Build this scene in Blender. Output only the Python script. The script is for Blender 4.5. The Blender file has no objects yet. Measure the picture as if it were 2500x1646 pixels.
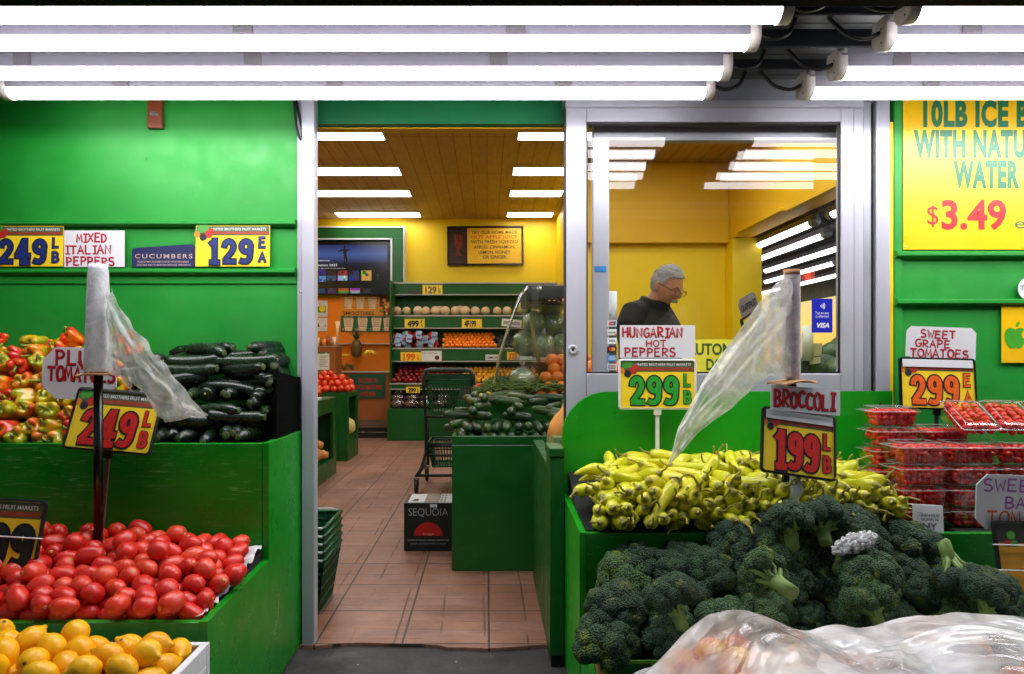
import bpy, bmesh, math, random
from math import sin, cos, pi, radians, sqrt
from mathutils import Vector, Matrix, Euler, noise

SC = bpy.context.scene
COL = SC.collection
# ------------------------------------------------------------------ camera, world, exposure
FPX, VX, VY, CAMZ = 1630.0, 1189.0, 876.0, 1.10     # focal length and vanishing point of the photograph (2500 px wide)
cam_data = bpy.data.cameras.new('camera')
cam = bpy.data.objects.new('camera', cam_data); COL.objects.link(cam)
cam.location = (0, 0, CAMZ); cam.rotation_euler = (radians(90), 0, 0)
cam_data.sensor_width = 36.0; cam_data.lens = FPX / 2500 * 36.0
cam_data.shift_x = (1250 - VX) / 2500; cam_data.shift_y = (VY - 823) / 2500
cam_data.clip_start = 0.02; cam_data.clip_end = 500
SC.camera = cam
world = bpy.data.worlds.new('World'); SC.world = world; world.use_nodes = True
wn = world.node_tree.nodes; wl = world.node_tree.links
sky = wn.new('ShaderNodeTexSky'); sky.sky_type = 'NISHITA'; sky.sun_disc = False
sky.sun_elevation = radians(4.0); sky.sun_rotation = radians(0)
wl.new(sky.outputs[0], wn['Background'].inputs[0]); wn['Background'].inputs[1].default_value = 0.13
SC.view_settings.view_transform = 'Standard'; SC.view_settings.look = 'None'
SC.view_settings.exposure = 0.0; SC.view_settings.gamma = 1.0
TUBE_L, SIDE_L, PANEL_L = 20.0, 4.0, 12.0        # radiance of awning tubes, side tubes and ceiling panels, added ones too
SC.cycles.max_bounces = 8; SC.cycles.transparent_max_bounces = 24
SC.cycles.caustics_reflective = False; SC.cycles.caustics_refractive = False
SC.cycles.sample_clamp_indirect = 4.0


def P(px, py, Y):                                   # photograph pixel at depth Y -> place
    return Vector(((px - VX) / FPX * Y, Y, CAMZ - (py - VY) / FPX * Y))
def PX(px, Y): return (px - VX) / FPX * Y
def PZ(py, Y): return CAMZ - (py - VY) / FPX * Y


# ------------------------------------------------------------------ materials
def rgb(r, g, b):                                   # sRGB 0-255 -> linear
    f = lambda c: c / 12.92 if c <= 0.04045 else ((c + 0.055) / 1.055) ** 2.4
    return (f(r / 255), f(g / 255), f(b / 255), 1.0)

class NT:
    def __init__(s, m):
        s.m = m; m.use_nodes = True; s.t = m.node_tree; s.n = s.t.nodes; s.bsdf = s.n['Principled BSDF']; s.out = s.n['Material Output']
    def new(s, typ, **kw):
        nd = s.n.new('ShaderNode' + typ)
        for k, v in kw.items():
            if k in nd.bl_rna.properties: setattr(nd, k, v)
            else: nd.inputs[k].default_value = v
        return nd
    def link(s, a, b): s.t.links.new(a, b)
    def coord(s, scale=(1, 1, 1), kind='Object', rnd=False):
        tc = s.new('TexCoord'); mp = s.new('Mapping'); mp.inputs['Scale'].default_value = scale
        s.link(tc.outputs[kind], mp.inputs[0])
        if rnd:
            oi = s.new('ObjectInfo'); mu = s.new('Math', operation='MULTIPLY'); mu.inputs[1].default_value = 37.0
            s.link(oi.outputs['Random'], mu.inputs[0]); s.link(mu.outputs[0], mp.inputs['Location'])
        return mp.outputs[0]
    def noise(s, vec, scale, detail=4, rough=0.55, dist=0.0):
        nd = s.new('TexNoise'); nd.inputs['Scale'].default_value = scale; nd.inputs['Detail'].default_value = detail
        nd.inputs['Roughness'].default_value = rough; nd.inputs['Distortion'].default_value = dist
        s.link(vec, nd.inputs['Vector']); return nd.outputs[0]
    def voronoi(s, vec, scale, feature='F1', out='Distance'):
        nd = s.new('TexVoronoi', feature=feature); nd.inputs['Scale'].default_value = scale
        s.link(vec, nd.inputs['Vector']); return nd.outputs[out]
    def ramp(s, fac, stops):
        nd = s.new('ValToRGB'); e = nd.color_ramp.elements
        while len(e) < len(stops): e.new(0.5)
        for q, (p, c) in zip(e, stops):
            q.position = p; q.color = c if len(c) == 4 else (*c, 1)
        s.link(fac, nd.inputs[0]); return nd.outputs[0]
    def mix(s, fac, a, b, mode='MIX'):
        nd = s.new('Mix', data_type='RGBA', blend_type=mode)
        for i, v in ((0, fac), (6, a), (7, b)):
            if isinstance(v, (int, float, tuple)): nd.inputs[i].default_value = v
            else: s.link(v, nd.inputs[i])
        return nd.outputs[2]
    def rng(s, v, a, b, c, d):
        nd = s.new('MapRange')
        for i, q in enumerate((a, b, c, d)): nd.inputs[i + 1].default_value = q
        s.link(v, nd.inputs[0]); return nd.outputs[0]
    def bump(s, h, strength, dist=0.002):
        nd = s.new('Bump'); nd.inputs['Strength'].default_value = strength; nd.inputs['Distance'].default_value = dist
        s.link(h, nd.inputs['Height']); s.link(nd.outputs[0], s.bsdf.inputs['Normal']); return nd
    def base(s, c):
        if isinstance(c, tuple): s.bsdf.inputs['Base Color'].default_value = c
        else: s.link(c, s.bsdf.inputs['Base Color'])
    def rough(s, v):
        if isinstance(v, float): s.bsdf.inputs['Roughness'].default_value = v
        else: s.link(v, s.bsdf.inputs['Roughness'])

MATS = {}
def dark(c, k): return (c[0] * k, c[1] * k, c[2] * k, 1)

def plain(name, c, rough=0.5, metal=0.0, var=0.12, scale=9.0, bump=0.0, bscale=60.0, kind='Object', spec=0.5, rnd=False):
    if name in MATS: return MATS[name]
    n = NT(bpy.data.materials.new(name)); MATS[name] = n.m
    v = n.coord(kind=kind, rnd=rnd)
    if var:
        f = n.noise(v, scale, 5)
        n.base(n.ramp(f, [(0.25, dark(c, 1 - var)), (0.75, dark(c, 1 + var * .6))]))
        n.rough(n.rng(f, .2, .8, max(.02, rough - .08), min(1, rough + .1)))
    else: n.base(c); n.rough(float(rough))
    n.bsdf.inputs['Metallic'].default_value = metal; n.bsdf.inputs['Specular IOR Level'].default_value = spec
    if bump: n.bump(n.noise(v, bscale, 5), bump)
    return n.m

def emit(name, c, strength):
    if name in MATS: return MATS[name]
    m = bpy.data.materials.new(name); MATS[name] = m; n = NT(m)
    n.base((0.8, 0.8, 0.8, 1)); n.bsdf.inputs['Emission Color'].default_value = c; n.bsdf.inputs['Emission Strength'].default_value = strength
    return m

def painted_wood(name, c, grain=(1.2, 14, 14), worn=0.35, rough=0.32, strength=0.25):
    """glossy paint over plywood: long raised grain lines, worn nicks, uneven gloss"""
    n = NT(bpy.data.materials.new(name)); MATS[name] = n.m
    v = n.coord(kind='Object'); g = n.coord(grain)
    gr = n.noise(g, 7.0, 6, .6, .8); big = n.noise(v, 2.2, 4)
    col = n.ramp(big, [(.3, dark(c, .82)), (.7, dark(c, 1.12))])
    lines = n.ramp(gr, [(.585, (0, 0, 0)), (.63, (1, 1, 1))])
    mask = n.ramp(n.noise(v, 3.1, 3), [(.45, (0, 0, 0)), (.62, (1, 1, 1))])
    lm = n.mix(1.0, lines, mask, 'MULTIPLY')
    sc = n.new('Math', operation='MULTIPLY'); sc.inputs[1].default_value = worn; n.link(lm, sc.inputs[0])
    col = n.mix(sc.outputs[0], col, (c[0] * 1.3 + .16, c[1] * 1.2 + .20, c[2] * 1.3 + .15, 1))
    sp = n.voronoi(n.coord((9, 9, 5)), 1.6); chips = n.ramp(sp, [(.05, (1, 1, 1)), (.065, (0, 0, 0))])
    cm = n.mix(1.0, chips, n.ramp(n.noise(v, 5, 2), [(.55, (0, 0, 0)), (.6, (1, 1, 1))]), 'MULTIPLY')
    col = n.mix(cm, col, dark(c, .25)); n.base(col)
    n.rough(n.rng(n.noise(v, 12, 5), .3, .7, rough - .08, rough + .14))
    n.bump(gr, strength, .0015)
    return n.m

def clear_film(name, tint=(1, 1, 1, 1), haze=0.2, gloss=0.05, rough=0.12, bscale=30.0, bstr=0.4, white=(.8, .82, .82, 1), fk=1.0, tlf=.5):
    """thin plastic or glass sheet: see-through, reflecting by angle, partly milky"""
    m = bpy.data.materials.new(name); MATS[name] = m; n = NT(m)
    tr = n.new('BsdfTransparent'); tr.inputs[0].default_value = tint
    gl = n.new('BsdfGlossy'); gl.inputs['Roughness'].default_value = rough
    df = n.new('BsdfDiffuse'); df.inputs[0].default_value = white
    tl = n.new('BsdfTranslucent'); tl.inputs[0].default_value = white
    md = n.new('MixShader'); md.inputs[0].default_value = tlf; n.link(df.outputs[0], md.inputs[1]); n.link(tl.outputs[0], md.inputs[2])
    m1 = n.new('MixShader'); n.link(tr.outputs[0], m1.inputs[1]); n.link(md.outputs[0], m1.inputs[2])
    v = n.coord((1, 1, 1)); nz = n.noise(v, bscale, 5, .6, 1.2)
    if haze > 0: n.link(n.rng(nz, .35, .7, haze * .7, min(1, haze * 1.3)), m1.inputs[0])
    else: m1.inputs[0].default_value = 0
    fr = n.new('Fresnel'); ge = n.new('NewGeometry'); n.link(n.rng(ge.outputs['Backfacing'], 0, 1, 1.48, 1 / 1.48), fr.inputs[0])   # a thin sheet mirrors alike from both sides
    ad = n.new('Math', operation='MULTIPLY_ADD', use_clamp=True); ad.inputs[1].default_value = fk; ad.inputs[2].default_value = gloss; n.link(fr.outputs[0], ad.inputs[0])
    m2 = n.new('MixShader'); n.link(ad.outputs[0], m2.inputs[0]); n.link(m1.outputs[0], m2.inputs[1]); n.link(gl.outputs[0], m2.inputs[2])
    if bstr:
        b = n.new('Bump'); b.inputs['Strength'].default_value = bstr; b.inputs['Distance'].default_value = .004
        n.link(nz, b.inputs['Height'])
        for s_ in (gl, df, tl): n.link(b.outputs[0], s_.inputs['Normal'])
        n.link(b.outputs[0], fr.inputs['Normal'])
    n.link(m2.outputs[0], n.out.inputs[0]); n.n.remove(n.bsdf)
    return m


# ------------------------------------------------------------------ mesh builder
class MB:
    def __init__(s): s.v = []; s.f = []; s.mi = []; s.sm = []; s.mats = []
    def slot(s, m):
        if m not in s.mats: s.mats.append(m)
        return s.mats.index(m)
    def add(s, verts, faces, m, smooth=False, M=None):
        b = len(s.v); k = s.slot(m)
        s.v.extend([tuple(M @ Vector(p)) if M else tuple(p) for p in verts])
        for f in faces:
            s.f.append(tuple(b + i for i in f)); s.mi.append(k); s.sm.append(smooth)
        return s
    def box(s, lo, hi, m, bev=0.0, M=None):
        x0, y0, z0 = lo; x1, y1, z1 = hi
        v = [(x0, y0, z0), (x1, y0, z0), (x1, y1, z0), (x0, y1, z0), (x0, y0, z1), (x1, y0, z1), (x1, y1, z1), (x0, y1, z1)]
        f = [(0, 3, 2, 1), (4, 5, 6, 7), (0, 1, 5, 4), (1, 2, 6, 5), (2, 3, 7, 6), (3, 0, 4, 7)]
        if bev <= 0: return s.add(v, f, m, False, M)
        bm = bmesh.new(); vs = [bm.verts.new(p) for p in v]
        for q in f: bm.faces.new([vs[i] for i in q])
        bmesh.ops.bevel(bm, geom=bm.edges[:], offset=min(bev, .45 * min(x1 - x0, y1 - y0, z1 - z0)), segments=2, profile=.5, affect='EDGES')
        bm.verts.index_update()
        s.add([q.co[:] for q in bm.verts], [[q.index for q in g.verts] for g in bm.faces], m, False, M); bm.free()
        return s
    def hexa(s, bottom, top, m):                     # two loops of four corners, counter-clockwise seen from above
        return s.add(list(bottom) + list(top), [(3, 2, 1, 0), (4, 5, 6, 7), (0, 1, 5, 4), (1, 2, 6, 5), (2, 3, 7, 6), (3, 0, 4, 7)], m)
    def prism(s, pts, y0, y1, m, M=None, smooth=False):   # outline in (x, z), thickness along y
        n = len(pts)
        v = [(x, y0, z) for x, z in pts] + [(x, y1, z) for x, z in pts]
        area = sum(pts[i][0] * pts[(i + 1) % n][1] - pts[(i + 1) % n][0] * pts[i][1] for i in range(n))
        o = list(range(n)) if area > 0 else list(range(n))[::-1]
        s.add(v, [tuple(o), tuple(n + i for i in o[::-1])], m, False, M)
        b = len(s.v) - 2 * n; k = s.slot(m)
        for j in range(n):
            i0, i1 = o[j], o[(j + 1) % n]
            s.f.append((b + i0, b + n + i0, b + n + i1, b + i1)); s.mi.append(k); s.sm.append(smooth)
        return s
    def tube(s, pts, r, m, seg=8, cap=True, M=None):
        pts = [Vector(p) for p in pts]; n = len(pts); rs = r if isinstance(r, (list, tuple)) else [r] * n
        v = []; f = []; up = None
        for i, p in enumerate(pts):
            t = (pts[min(i + 1, n - 1)] - pts[max(i - 1, 0)]).normalized()
            if up is None: up = t.orthogonal().normalized()
            up = (up - t * up.dot(t)); up = up.normalized() if up.length > 1e-6 else t.orthogonal().normalized()
            sd = t.cross(up)
            for k in range(seg):
                a = 2 * pi * k / seg; v.append(p + (up * cos(a) + sd * sin(a)) * rs[i])
        for i in range(n - 1):
            for k in range(seg):
                k2 = (k + 1) % seg; f.append((i * seg + k, i * seg + k2, (i + 1) * seg + k2, (i + 1) * seg + k))
        if cap: f.append(tuple(range(seg))[::-1]); f.append(tuple((n - 1) * seg + k for k in range(seg)))
        return s.add(v, f, m, True, M)
    def lathe(s, prof, seg, m, M=None, fn=None, smooth=True):   # profile (r, z) from bottom to top, poles where r = 0
        v = []; f = []; rows = []
        for r, z in prof:
            if r <= 1e-7:
                p = (0, 0, z); v.append(fn(*p) if fn else p); rows.append([len(v) - 1])
            else:
                row = []
                for k in range(seg):
                    a = 2 * pi * k / seg; p = (r * cos(a), r * sin(a), z); v.append(fn(*p) if fn else p); row.append(len(v) - 1)
                rows.append(row)
        for a, b in zip(rows, rows[1:]):
            for k in range(seg):
                k2 = (k + 1) % seg
                if len(a) == 1 and len(b) == 1: continue
                if len(a) == 1: f.append((a[0], b[k2], b[k]))
                elif len(b) == 1: f.append((a[k], a[k2], b[0]))
                else: f.append((a[k], a[k2], b[k2], b[k]))
        return s.add(v, f, m, smooth, M)
    def ball(s, c, r, m, seg=12, rings=8, M=None):
        r = r if isinstance(r, (tuple, list)) else (r, r, r)
        T = Matrix.Translation(c) @ Matrix.Diagonal((*r, 1))
        if M: T = M @ T
        return s.lathe([(sin(pi * i / rings) if 0 < i < rings else 0, -cos(pi * i / rings)) for i in range(rings + 1)], seg, m, T)
    def disc(s, c, r, m, seg=20, sx=1.0, M=None):      # faces -Y
        return s.add([(c[0] + r * sx * cos(2 * pi * k / seg), c[1], c[2] + r * sin(2 * pi * k / seg)) for k in range(seg)], [tuple(range(seg))], m, False, M)
    def rect(s, x0, z0, x1, z1, y, m, M=None):         # faces -Y
        return s.add([(x0, y, z0), (x1, y, z0), (x1, y, z1), (x0, y, z1)], [(0, 1, 2, 3)], m, False, M)
    def poly(s, pts, y, m, M=None):                    # faces -Y
        n = len(pts); ar = sum(pts[i][0] * pts[(i + 1) % n][1] - pts[(i + 1) % n][0] * pts[i][1] for i in range(n))
        return s.add([(x, y, z) for x, z in pts], [tuple(range(n)) if ar > 0 else tuple(range(n))[::-1]], m, False, M)
    def grid(s, nu, nv, fn, m, smooth=True, M=None):
        v = [fn(i / nu, j / nv) for j in range(nv + 1) for i in range(nu + 1)]
        f = [(j * (nu + 1) + i, j * (nu + 1) + i + 1, (j + 1) * (nu + 1) + i + 1, (j + 1) * (nu + 1) + i) for j in range(nv) for i in range(nu)]
        return s.add(v, f, m, smooth, M)
    def mesh(s, name):
        me = bpy.data.meshes.new(name); me.from_pydata(s.v, [], s.f)
        for m in s.mats: me.materials.append(m)
        me.polygons.foreach_set('material_index', s.mi); me.polygons.foreach_set('use_smooth', s.sm); me.update()
        return me
    def build(s, name, parent=None, loc=None, rot=None, local=False):
        """links the shape as ONE object; a part keeps world coordinates unless local"""
        o = bpy.data.objects.new(name, s.mesh(name)); COL.objects.link(o)
        if loc is not None: o.location = loc
        if rot is not None: o.rotation_euler = rot
        if parent is not None:
            o.parent = parent; KIDS.setdefault(parent.name, []).append(o)
            if not local: o.matrix_parent_inverse = wm(parent).inverted()
        return o

KIDS = {}                                            # parts by the name of the thing they belong to
def wm(o):
    M = o.matrix_basis.copy()
    return (wm(o.parent) @ o.matrix_parent_inverse @ M) if o.parent else M

def tag(o, label=None, cat=None, group=None, kind=None):
    for k, v in (('label', label), ('category', cat), ('group', group), ('kind', kind)):
        if v: o[k] = v
    return o
def thing(name, label, cat, loc=(0, 0, 0), group=None, rot=None):
    o = bpy.data.objects.new(name, None); COL.objects.link(o); o.location = loc; o.empty_display_size = .05
    if rot: o.rotation_euler = rot
    return tag(o, label, cat, group)
def dup(o, parent=None, label=None):
    c = o.copy(); COL.objects.link(c)
    if parent is not None: c.parent = parent; KIDS.setdefault(parent.name, []).append(c)
    for ch in list(KIDS.get(o.name, [])): dup(ch, c)
    if label: c['label'] = label
    return c


def crom(pts, n=5):                                  # smooth curve through the points
    P_ = [Vector(p) for p in pts]; P_ = [P_[0] * 2 - P_[1]] + P_ + [P_[-1] * 2 - P_[-2]]; o = []
    for i in range(1, len(P_) - 2):
        a, b, c, d = P_[i - 1:i + 3]
        for k in range(n):
            t = k / n; o.append(.5 * ((2 * b) + (c - a) * t + (2 * a - 5 * b + 4 * c - d) * t * t + (3 * b - a - 3 * c + d) * t ** 3))
    return o + [P_[-2]]
# ------------------------------------------------------------------ lettering
def text_geo(txt, size, width=None, bold=0.0, align='CENTER', res=3, space=1.0):
    """filled letters as (verts2d, faces); width squeezes the line to that many metres"""
    cu = bpy.data.curves.new('letters', 'FONT'); cu.body = txt; cu.size = 1.0; cu.align_x = 'LEFT'; cu.offset = bold
    cu.resolution_u = res; cu.fill_mode = 'FRONT'; cu.space_character = space
    ob = bpy.data.objects.new('letters', cu); COL.objects.link(ob)
    me = bpy.data.meshes.new_from_object(ob.evaluated_get(bpy.context.evaluated_depsgraph_get()))
    v = [(p.co.x, p.co.y) for p in me.vertices]; f = [tuple(p.vertices) for p in me.polygons]
    bpy.data.objects.remove(ob); bpy.data.curves.remove(cu); bpy.data.meshes.remove(me)
    if not v: return [], []
    x0 = min(p[0] for p in v); x1 = max(p[0] for p in v); h = 0.73
    sy = size / h; sx = width / max(1e-6, x1 - x0) if width else sy
    w = (x1 - x0) * sx; off = {'CENTER': -w / 2, 'LEFT': 0, 'RIGHT': -w}[align]
    return [((p[0] - x0) * sx + off, p[1] * sy) for p in v], f

def put_text(mb, txt, x, z, size, m, y=-.001, width=None, bold=0.0, align='CENTER', M=None, res=3, rot=0.0, space=1.0, slant=0.0):
    """capital height = size, baseline at z, facing -Y"""
    v, f = text_geo(txt, size, width, bold, align, res, space)
    c, sn = cos(rot), sin(rot)
    pts = []
    for a, b in v:
        a += slant * b; pts.append((x + a * c - b * sn, y, z + a * sn + b * c))
    fl = []
    for q in f:
        ar = sum(v[q[i]][0] * v[q[(i + 1) % len(q)]][1] - v[q[(i + 1) % len(q)]][0] * v[q[i]][1] for i in range(len(q)))
        fl.append(q if ar > 0 else q[::-1])
    mb.add(pts, fl, m, False, M)

def arc(cx, cz, rx, rz, a0, a1, n=7):
    return [(cx + rx * cos(radians(a0 + (a1 - a0) * i / n)), cz + rz * sin(radians(a0 + (a1 - a0) * i / n))) for i in range(n + 1)]
STROKES = {   # marker capitals on a unit square
 'A': [[(0, 0), (.45, 1), (.9, 0)], [(.16, .36), (.76, .36)]], 'B': [[(.05, 0), (.05, 1)], [(.0, 1)] + arc(.35, .76, .4, .24, 90, -90) + [(.08, .52)], [(.1, .5)] + arc(.4, .25, .45, .25, 90, -90) + [(0, 0)]],
 'C': [arc(.5, .5, .48, .5, 50, 310, 12)], 'D': [[(.08, 0), (.08, 1)], [(0, 1)] + arc(.3, .5, .55, .5, 90, -90, 10) + [(0, 0)]], 'E': [[(.8, 1), (.08, 1), (.05, 0), (.82, 0)], [(.08, .52), (.68, .54)]],
 'F': [[(.8, 1), (.08, 1), (.05, 0)], [(.08, .52), (.68, .54)]], 'G': [arc(.5, .5, .46, .5, 50, 330, 12) + [(.92, .45), (.55, .45)]], 'H': [[(.06, 1), (.06, 0)], [(.86, 1), (.84, 0)], [(.06, .5), (.85, .54)]],
 'I': [[(.4, 1), (.4, 0)], [(.1, 1), (.7, 1)], [(.1, 0), (.7, 0)]], 'J': [[(.7, 1), (.7, .25)] + arc(.4, .25, .3, .25, 0, -170)], 'K': [[(.08, 1), (.08, 0)], [(.8, 1), (.12, .48), (.85, 0)]], 'L': [[(.1, 1), (.08, 0), (.8, .02)]],
 'M': [[(.0, 0), (.12, 1), (.45, .25), (.8, 1), (.94, 0)]], 'N': [[(.08, 0), (.08, 1), (.84, .02), (.86, 1)]], 'O': [arc(.48, .5, .46, .5, 95, 452, 16)], 'P': [[(.08, 0), (.08, 1)], [(0, 1)] + arc(.38, .74, .42, .26, 90, -90) + [(.1, .46)]],
 'R': [[(.08, 0), (.08, 1)], [(0, 1)] + arc(.38, .75, .42, .25, 90, -90) + [(.12, .5), (.86, 0)]], 'S': [arc(.45, .75, .37, .25, 40, 262, 8) + arc(.42, .25, .42, .26, 80, -140, 8)], 'T': [[(0, 1), (.9, 1)], [(.45, 1), (.45, 0)]],
 'U': [[(.06, 1), (.06, .32)] + arc(.45, .32, .39, .32, 180, 360) + [(.84, 1)]], 'V': [[(0, 1), (.42, 0), (.84, 1)]], 'W': [[(0, 1), (.2, 0), (.46, .7), (.72, 0), (.95, 1)]], 'X': [[(.04, 1), (.84, 0)], [(.84, 1), (.02, 0)]], 'Y': [[(0, 1), (.42, .5), (.84, 1)], [(.42, .5), (.42, 0)]],
}
def ribbon(mb, pts, w, y, m, M=None):
    n = len(pts); L = []; R = []
    for i in range(n):
        a = Vector(pts[max(0, i - 1)]); b = Vector(pts[i]); c = Vector(pts[min(n - 1, i + 1)])
        d1 = (b - a).normalized() if i else (c - b).normalized(); d2 = (c - b).normalized() if i < n - 1 else d1
        nn = Vector((-d1.y - d2.y, d1.x + d2.x)); nn = nn.normalized() if nn.length > .2 else Vector((-d1.y, d1.x))
        k = min(1.6, 1 / max(.3, nn.dot(Vector((-d1.y, d1.x)))))
        e = Vector((0, 0))
        if i == 0: e = -d1 * w * .3
        if i == n - 1: e = d2 * w * .3
        L.append(b + e + nn * w * .5 * k); R.append(b + e - nn * w * .5 * k)
    v = [(p.x, y, p.y) for p in L] + [(p.x, y, p.y) for p in R]
    mb.add(v, [(n + i, n + i + 1, i + 1, i) for i in range(n - 1)], m, False, M)

def marker(mb, txt, x, z, h, width, m, m2=None, y=-.001, wt=.2, seed=1, M=None, rot=0.0, big_first=False):
    """hand lettering: marker strokes in colour m over a darker offset stroke m2, centred at x, baseline z"""
    R = random.Random(seed); adv = [.55 if c == ' ' else (.8 if c == 'I' else 1.18) for c in txt]
    k = width / (sum(adv) - .2); cx = x - width / 2; n = 0; cr, sr = cos(rot), sin(rot)
    for c, a in zip(txt, adv):
        jz = R.uniform(-.05, .05) * h; js = R.uniform(-.06, .06); hh = h * R.uniform(.94, 1.06)
        for st in STROKES.get(c, []):
            pts = [(cx + px * k + js * pz * h * .6, jz + pz * hh) for px, pz in st]
            pts = [(x + (px - x) * cr - pz * sr, z + (px - x) * sr + pz * cr) for px, pz in pts]
            w = h * wt * R.uniform(.88, 1.12); n += 1
            if m2: ribbon(mb, [(px + .14 * w, pz - .16 * w) for px, pz in pts], w * 1.25, y - .00001 * n, m2, M)
            ribbon(mb, [(px, pz) for px, pz in pts], w * (.8 if m2 else 1), y - .0006 - .00002 * n, m, M)
        cx += a * k

# ------------------------------------------------------------------ produce: one mesh of each kind, shared by its copies
def fruit_mat(name, stops, rough=.3, scale=14, bump=0.0, bscale=120, spec=.5, hue=.0, coat=0.0):
    n = NT(bpy.data.materials.new(name)); MATS[name] = n.m
    v = n.coord(rnd=True); f = n.noise(v, scale, 4)
    oi = n.new('ObjectInfo'); mx = n.new('Math', operation='MULTIPLY_ADD'); mx.inputs[1].default_value = .45 + hue
    n.link(oi.outputs['Random'], mx.inputs[0]); s2 = n.new('Math', operation='MULTIPLY'); s2.inputs[1].default_value = .55; n.link(f, s2.inputs[0]); n.link(s2.outputs[0], mx.inputs[2])
    n.base(n.ramp(mx.outputs[0], stops)); n.rough(n.rng(f, .3, .7, rough - .05, rough + .09)); n.bsdf.inputs['Specular IOR Level'].default_value = spec
    n.bsdf.inputs['Coat Weight'].default_value = coat; n.bsdf.inputs['Coat Roughness'].default_value = .15
    if bump: n.bump(n.noise(v, bscale, 3), bump, .001)
    return n.m

def ring(name, prof, seg, m, lobes=0, amp=0.0, ph=0.0, squash=1.0, bend=0.0, extra=None):
    def fn(x, y, z):
        r = sqrt(x * x + y * y); a = math.atan2(y, x)
        if lobes and r > 1e-6:
            k = 1 + amp * cos(lobes * a + ph); x *= k; y *= k
        return (x * squash + bend * z * z, y, z)
    mb = MB(); mb.lathe(prof, seg, m, None, fn)
    if extra: extra(mb)
    return mb

def tomato_mb(i, m, ms):
    L = [.0345, .031, .037][i]; W = [.0255, .027, .0245][i]
    prof = [(0, -L)] + [(W * max(0, 1 - abs(t) ** [2.5, 2.3, 2.8][i]) ** .52, L * t) for t in [-.985 + .985 * 2 * k / 15 for k in range(15)]] + [(W * .16, L * .985), (W * .12, L * .955), (0, L * .94)]
    mb = ring('tomato', prof, 22, m, [3, 2, 4][i], .025, i * 1.3, bend=[.8, -1.5, 2.0][i])
    mb.lathe([(.0062, L * .95), (.0052, L * .99), (0, L * .975)], 10, ms)
    return mb
def lemon_mb(i, m, ms):
    L = [.036, .034, .038][i]; W = [.0295, .031, .0285][i]
    prof = [(0, -L * 1.04), (.003, -L * 1.03)] + [(W * max(0, 1 - abs(t) ** 2.2) ** .6 + (.005 if t < -.93 else 0), L * t) for t in [-.97 + .97 * 2 * k / 15 for k in range(15)]] + [(.006, L * 1.05), (.005, L * 1.15), (.0025, L * 1.2), (0, L * 1.2)]
    mb = ring('lemon', prof, 22, m, 5, .008, i)
    mb.lathe([(.0042, -L * 1.045), (.003, -L * 1.07), (0, -L * 1.065)], 8, ms)
    return mb
def zucchini_mb(i, m, ms, mt):
    L = [.112, .120, .104][i]; W = [.0275, .026, .029][i]; B = [.5, -.8, 1.1][i]
    prof = [(0, -L), (W * .45, -L * .995), (W * .78, -L * .965)] + [(W * (1 - .10 * (t + 1) / 2 + .05 * sin(3 * t + i)), L * t) for t in (-.9, -.75, -.5, -.2, .1, .4, .65, .8)] + [(W * .72, L * .9), (W * .55, L * .96), (W * .5, L * 1.05)]
    mb = ring('zucchini', prof, 16, m, 6, .02, i, bend=B)
    bx = B * L * L
    mb.lathe([(W * .5, L * 1.05), (W * .46, L * 1.06), (0, L * 1.055)], 10, mt, Matrix.Translation((bx * 1.1, 0, 0)))
    mb.lathe([(0, -L * 1.012), (W * .14, -L * 1.008), (W * .22, -L * .985)], 9, ms, Matrix.Translation((bx * 1.0, 0, 0)))
    return mb
def pepper_curve(i, t):
    a, b = [(.010, .006), (-.016, .004), (.004, -.012), (.022, .0)][i]
    return Vector((a * t * t, -.5 + t, b * sin(pi * t) + a * .3 * t ** 3))
def hot_pepper_mb(i, m):
    L = [.135, .15, .12, .14][i]; W = [.0185, .0175, .0195, .018][i]; n = 14; seg = 14; v = []; f = []
    for k in range(n + 1):
        t = k / n; c = pepper_curve(i, t); p = Vector((c.x, c.y * L, c.z))
        r = W * (min(1, .62 + 3.2 * t) if t < .12 else 1.0 - .12 * t - .62 * max(0, (t - .45) / .55) ** 1.5); r *= 1 + .05 * sin(9 * t + i * 2)
        if k == n: r = W * .1
        for q in range(seg):
            a = 2 * pi * q / seg; rr = r * (1 + .07 * cos(3 * a + i + 1.5 * t)); v.append((p.x + rr * cos(a), p.y, p.z + rr * sin(a)))
    for k in range(n):
        for q in range(seg):
            q2 = (q + 1) % seg; f.append((k * seg + q, (k + 1) * seg + q, (k + 1) * seg + q2, k * seg + q2))
    b = len(v); v.append((0, -.5 * L - .0005, 0)); v.append(tuple(sum((Vector(v[n * seg + q]) for q in range(seg)), Vector()) / seg + Vector((0, .002, 0))))
    for q in range(seg): f.append((b, q, (q + 1) % seg)); f.append((b + 1, n * seg + (q + 1) % seg, n * seg + q))
    return MB().add(v, f, m, True)
def hot_pepper_stem_mb(i, m):
    L = [.135, .15, .12, .14][i]; W = [.0185, .0175, .0195, .018][i]; mb = MB()
    T = Matrix.Translation((0, -.5 * L, 0)) @ Matrix.Rotation(radians(90), 4, 'X')
    mb.lathe([(W * .60, -.003), (W * .56, .0015), (W * .34, .004), (.0050, .007), (.0044, .010)], 12, m, T, lambda x, y, z: (x * (1 + .1 * cos(5 * math.atan2(y, x))), y * (1 + .1 * cos(5 * math.atan2(y, x))), z))
    k = [(.012, .016), (-.015, .012), (.02, -.008), (-.006, .024)][i]
    pts = [(k[0] * t * t, -.5 * L - .008 - .046 * t * (1 - .30 * t), k[1] * t * t + .004 * sin(5 * t)) for t in [q / 7 for q in range(8)]]
    mb.tube(pts, [.0040, .0033, .0029, .0027, .0026, .0026, .0028, .0034], m, 7)
    return mb
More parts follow.
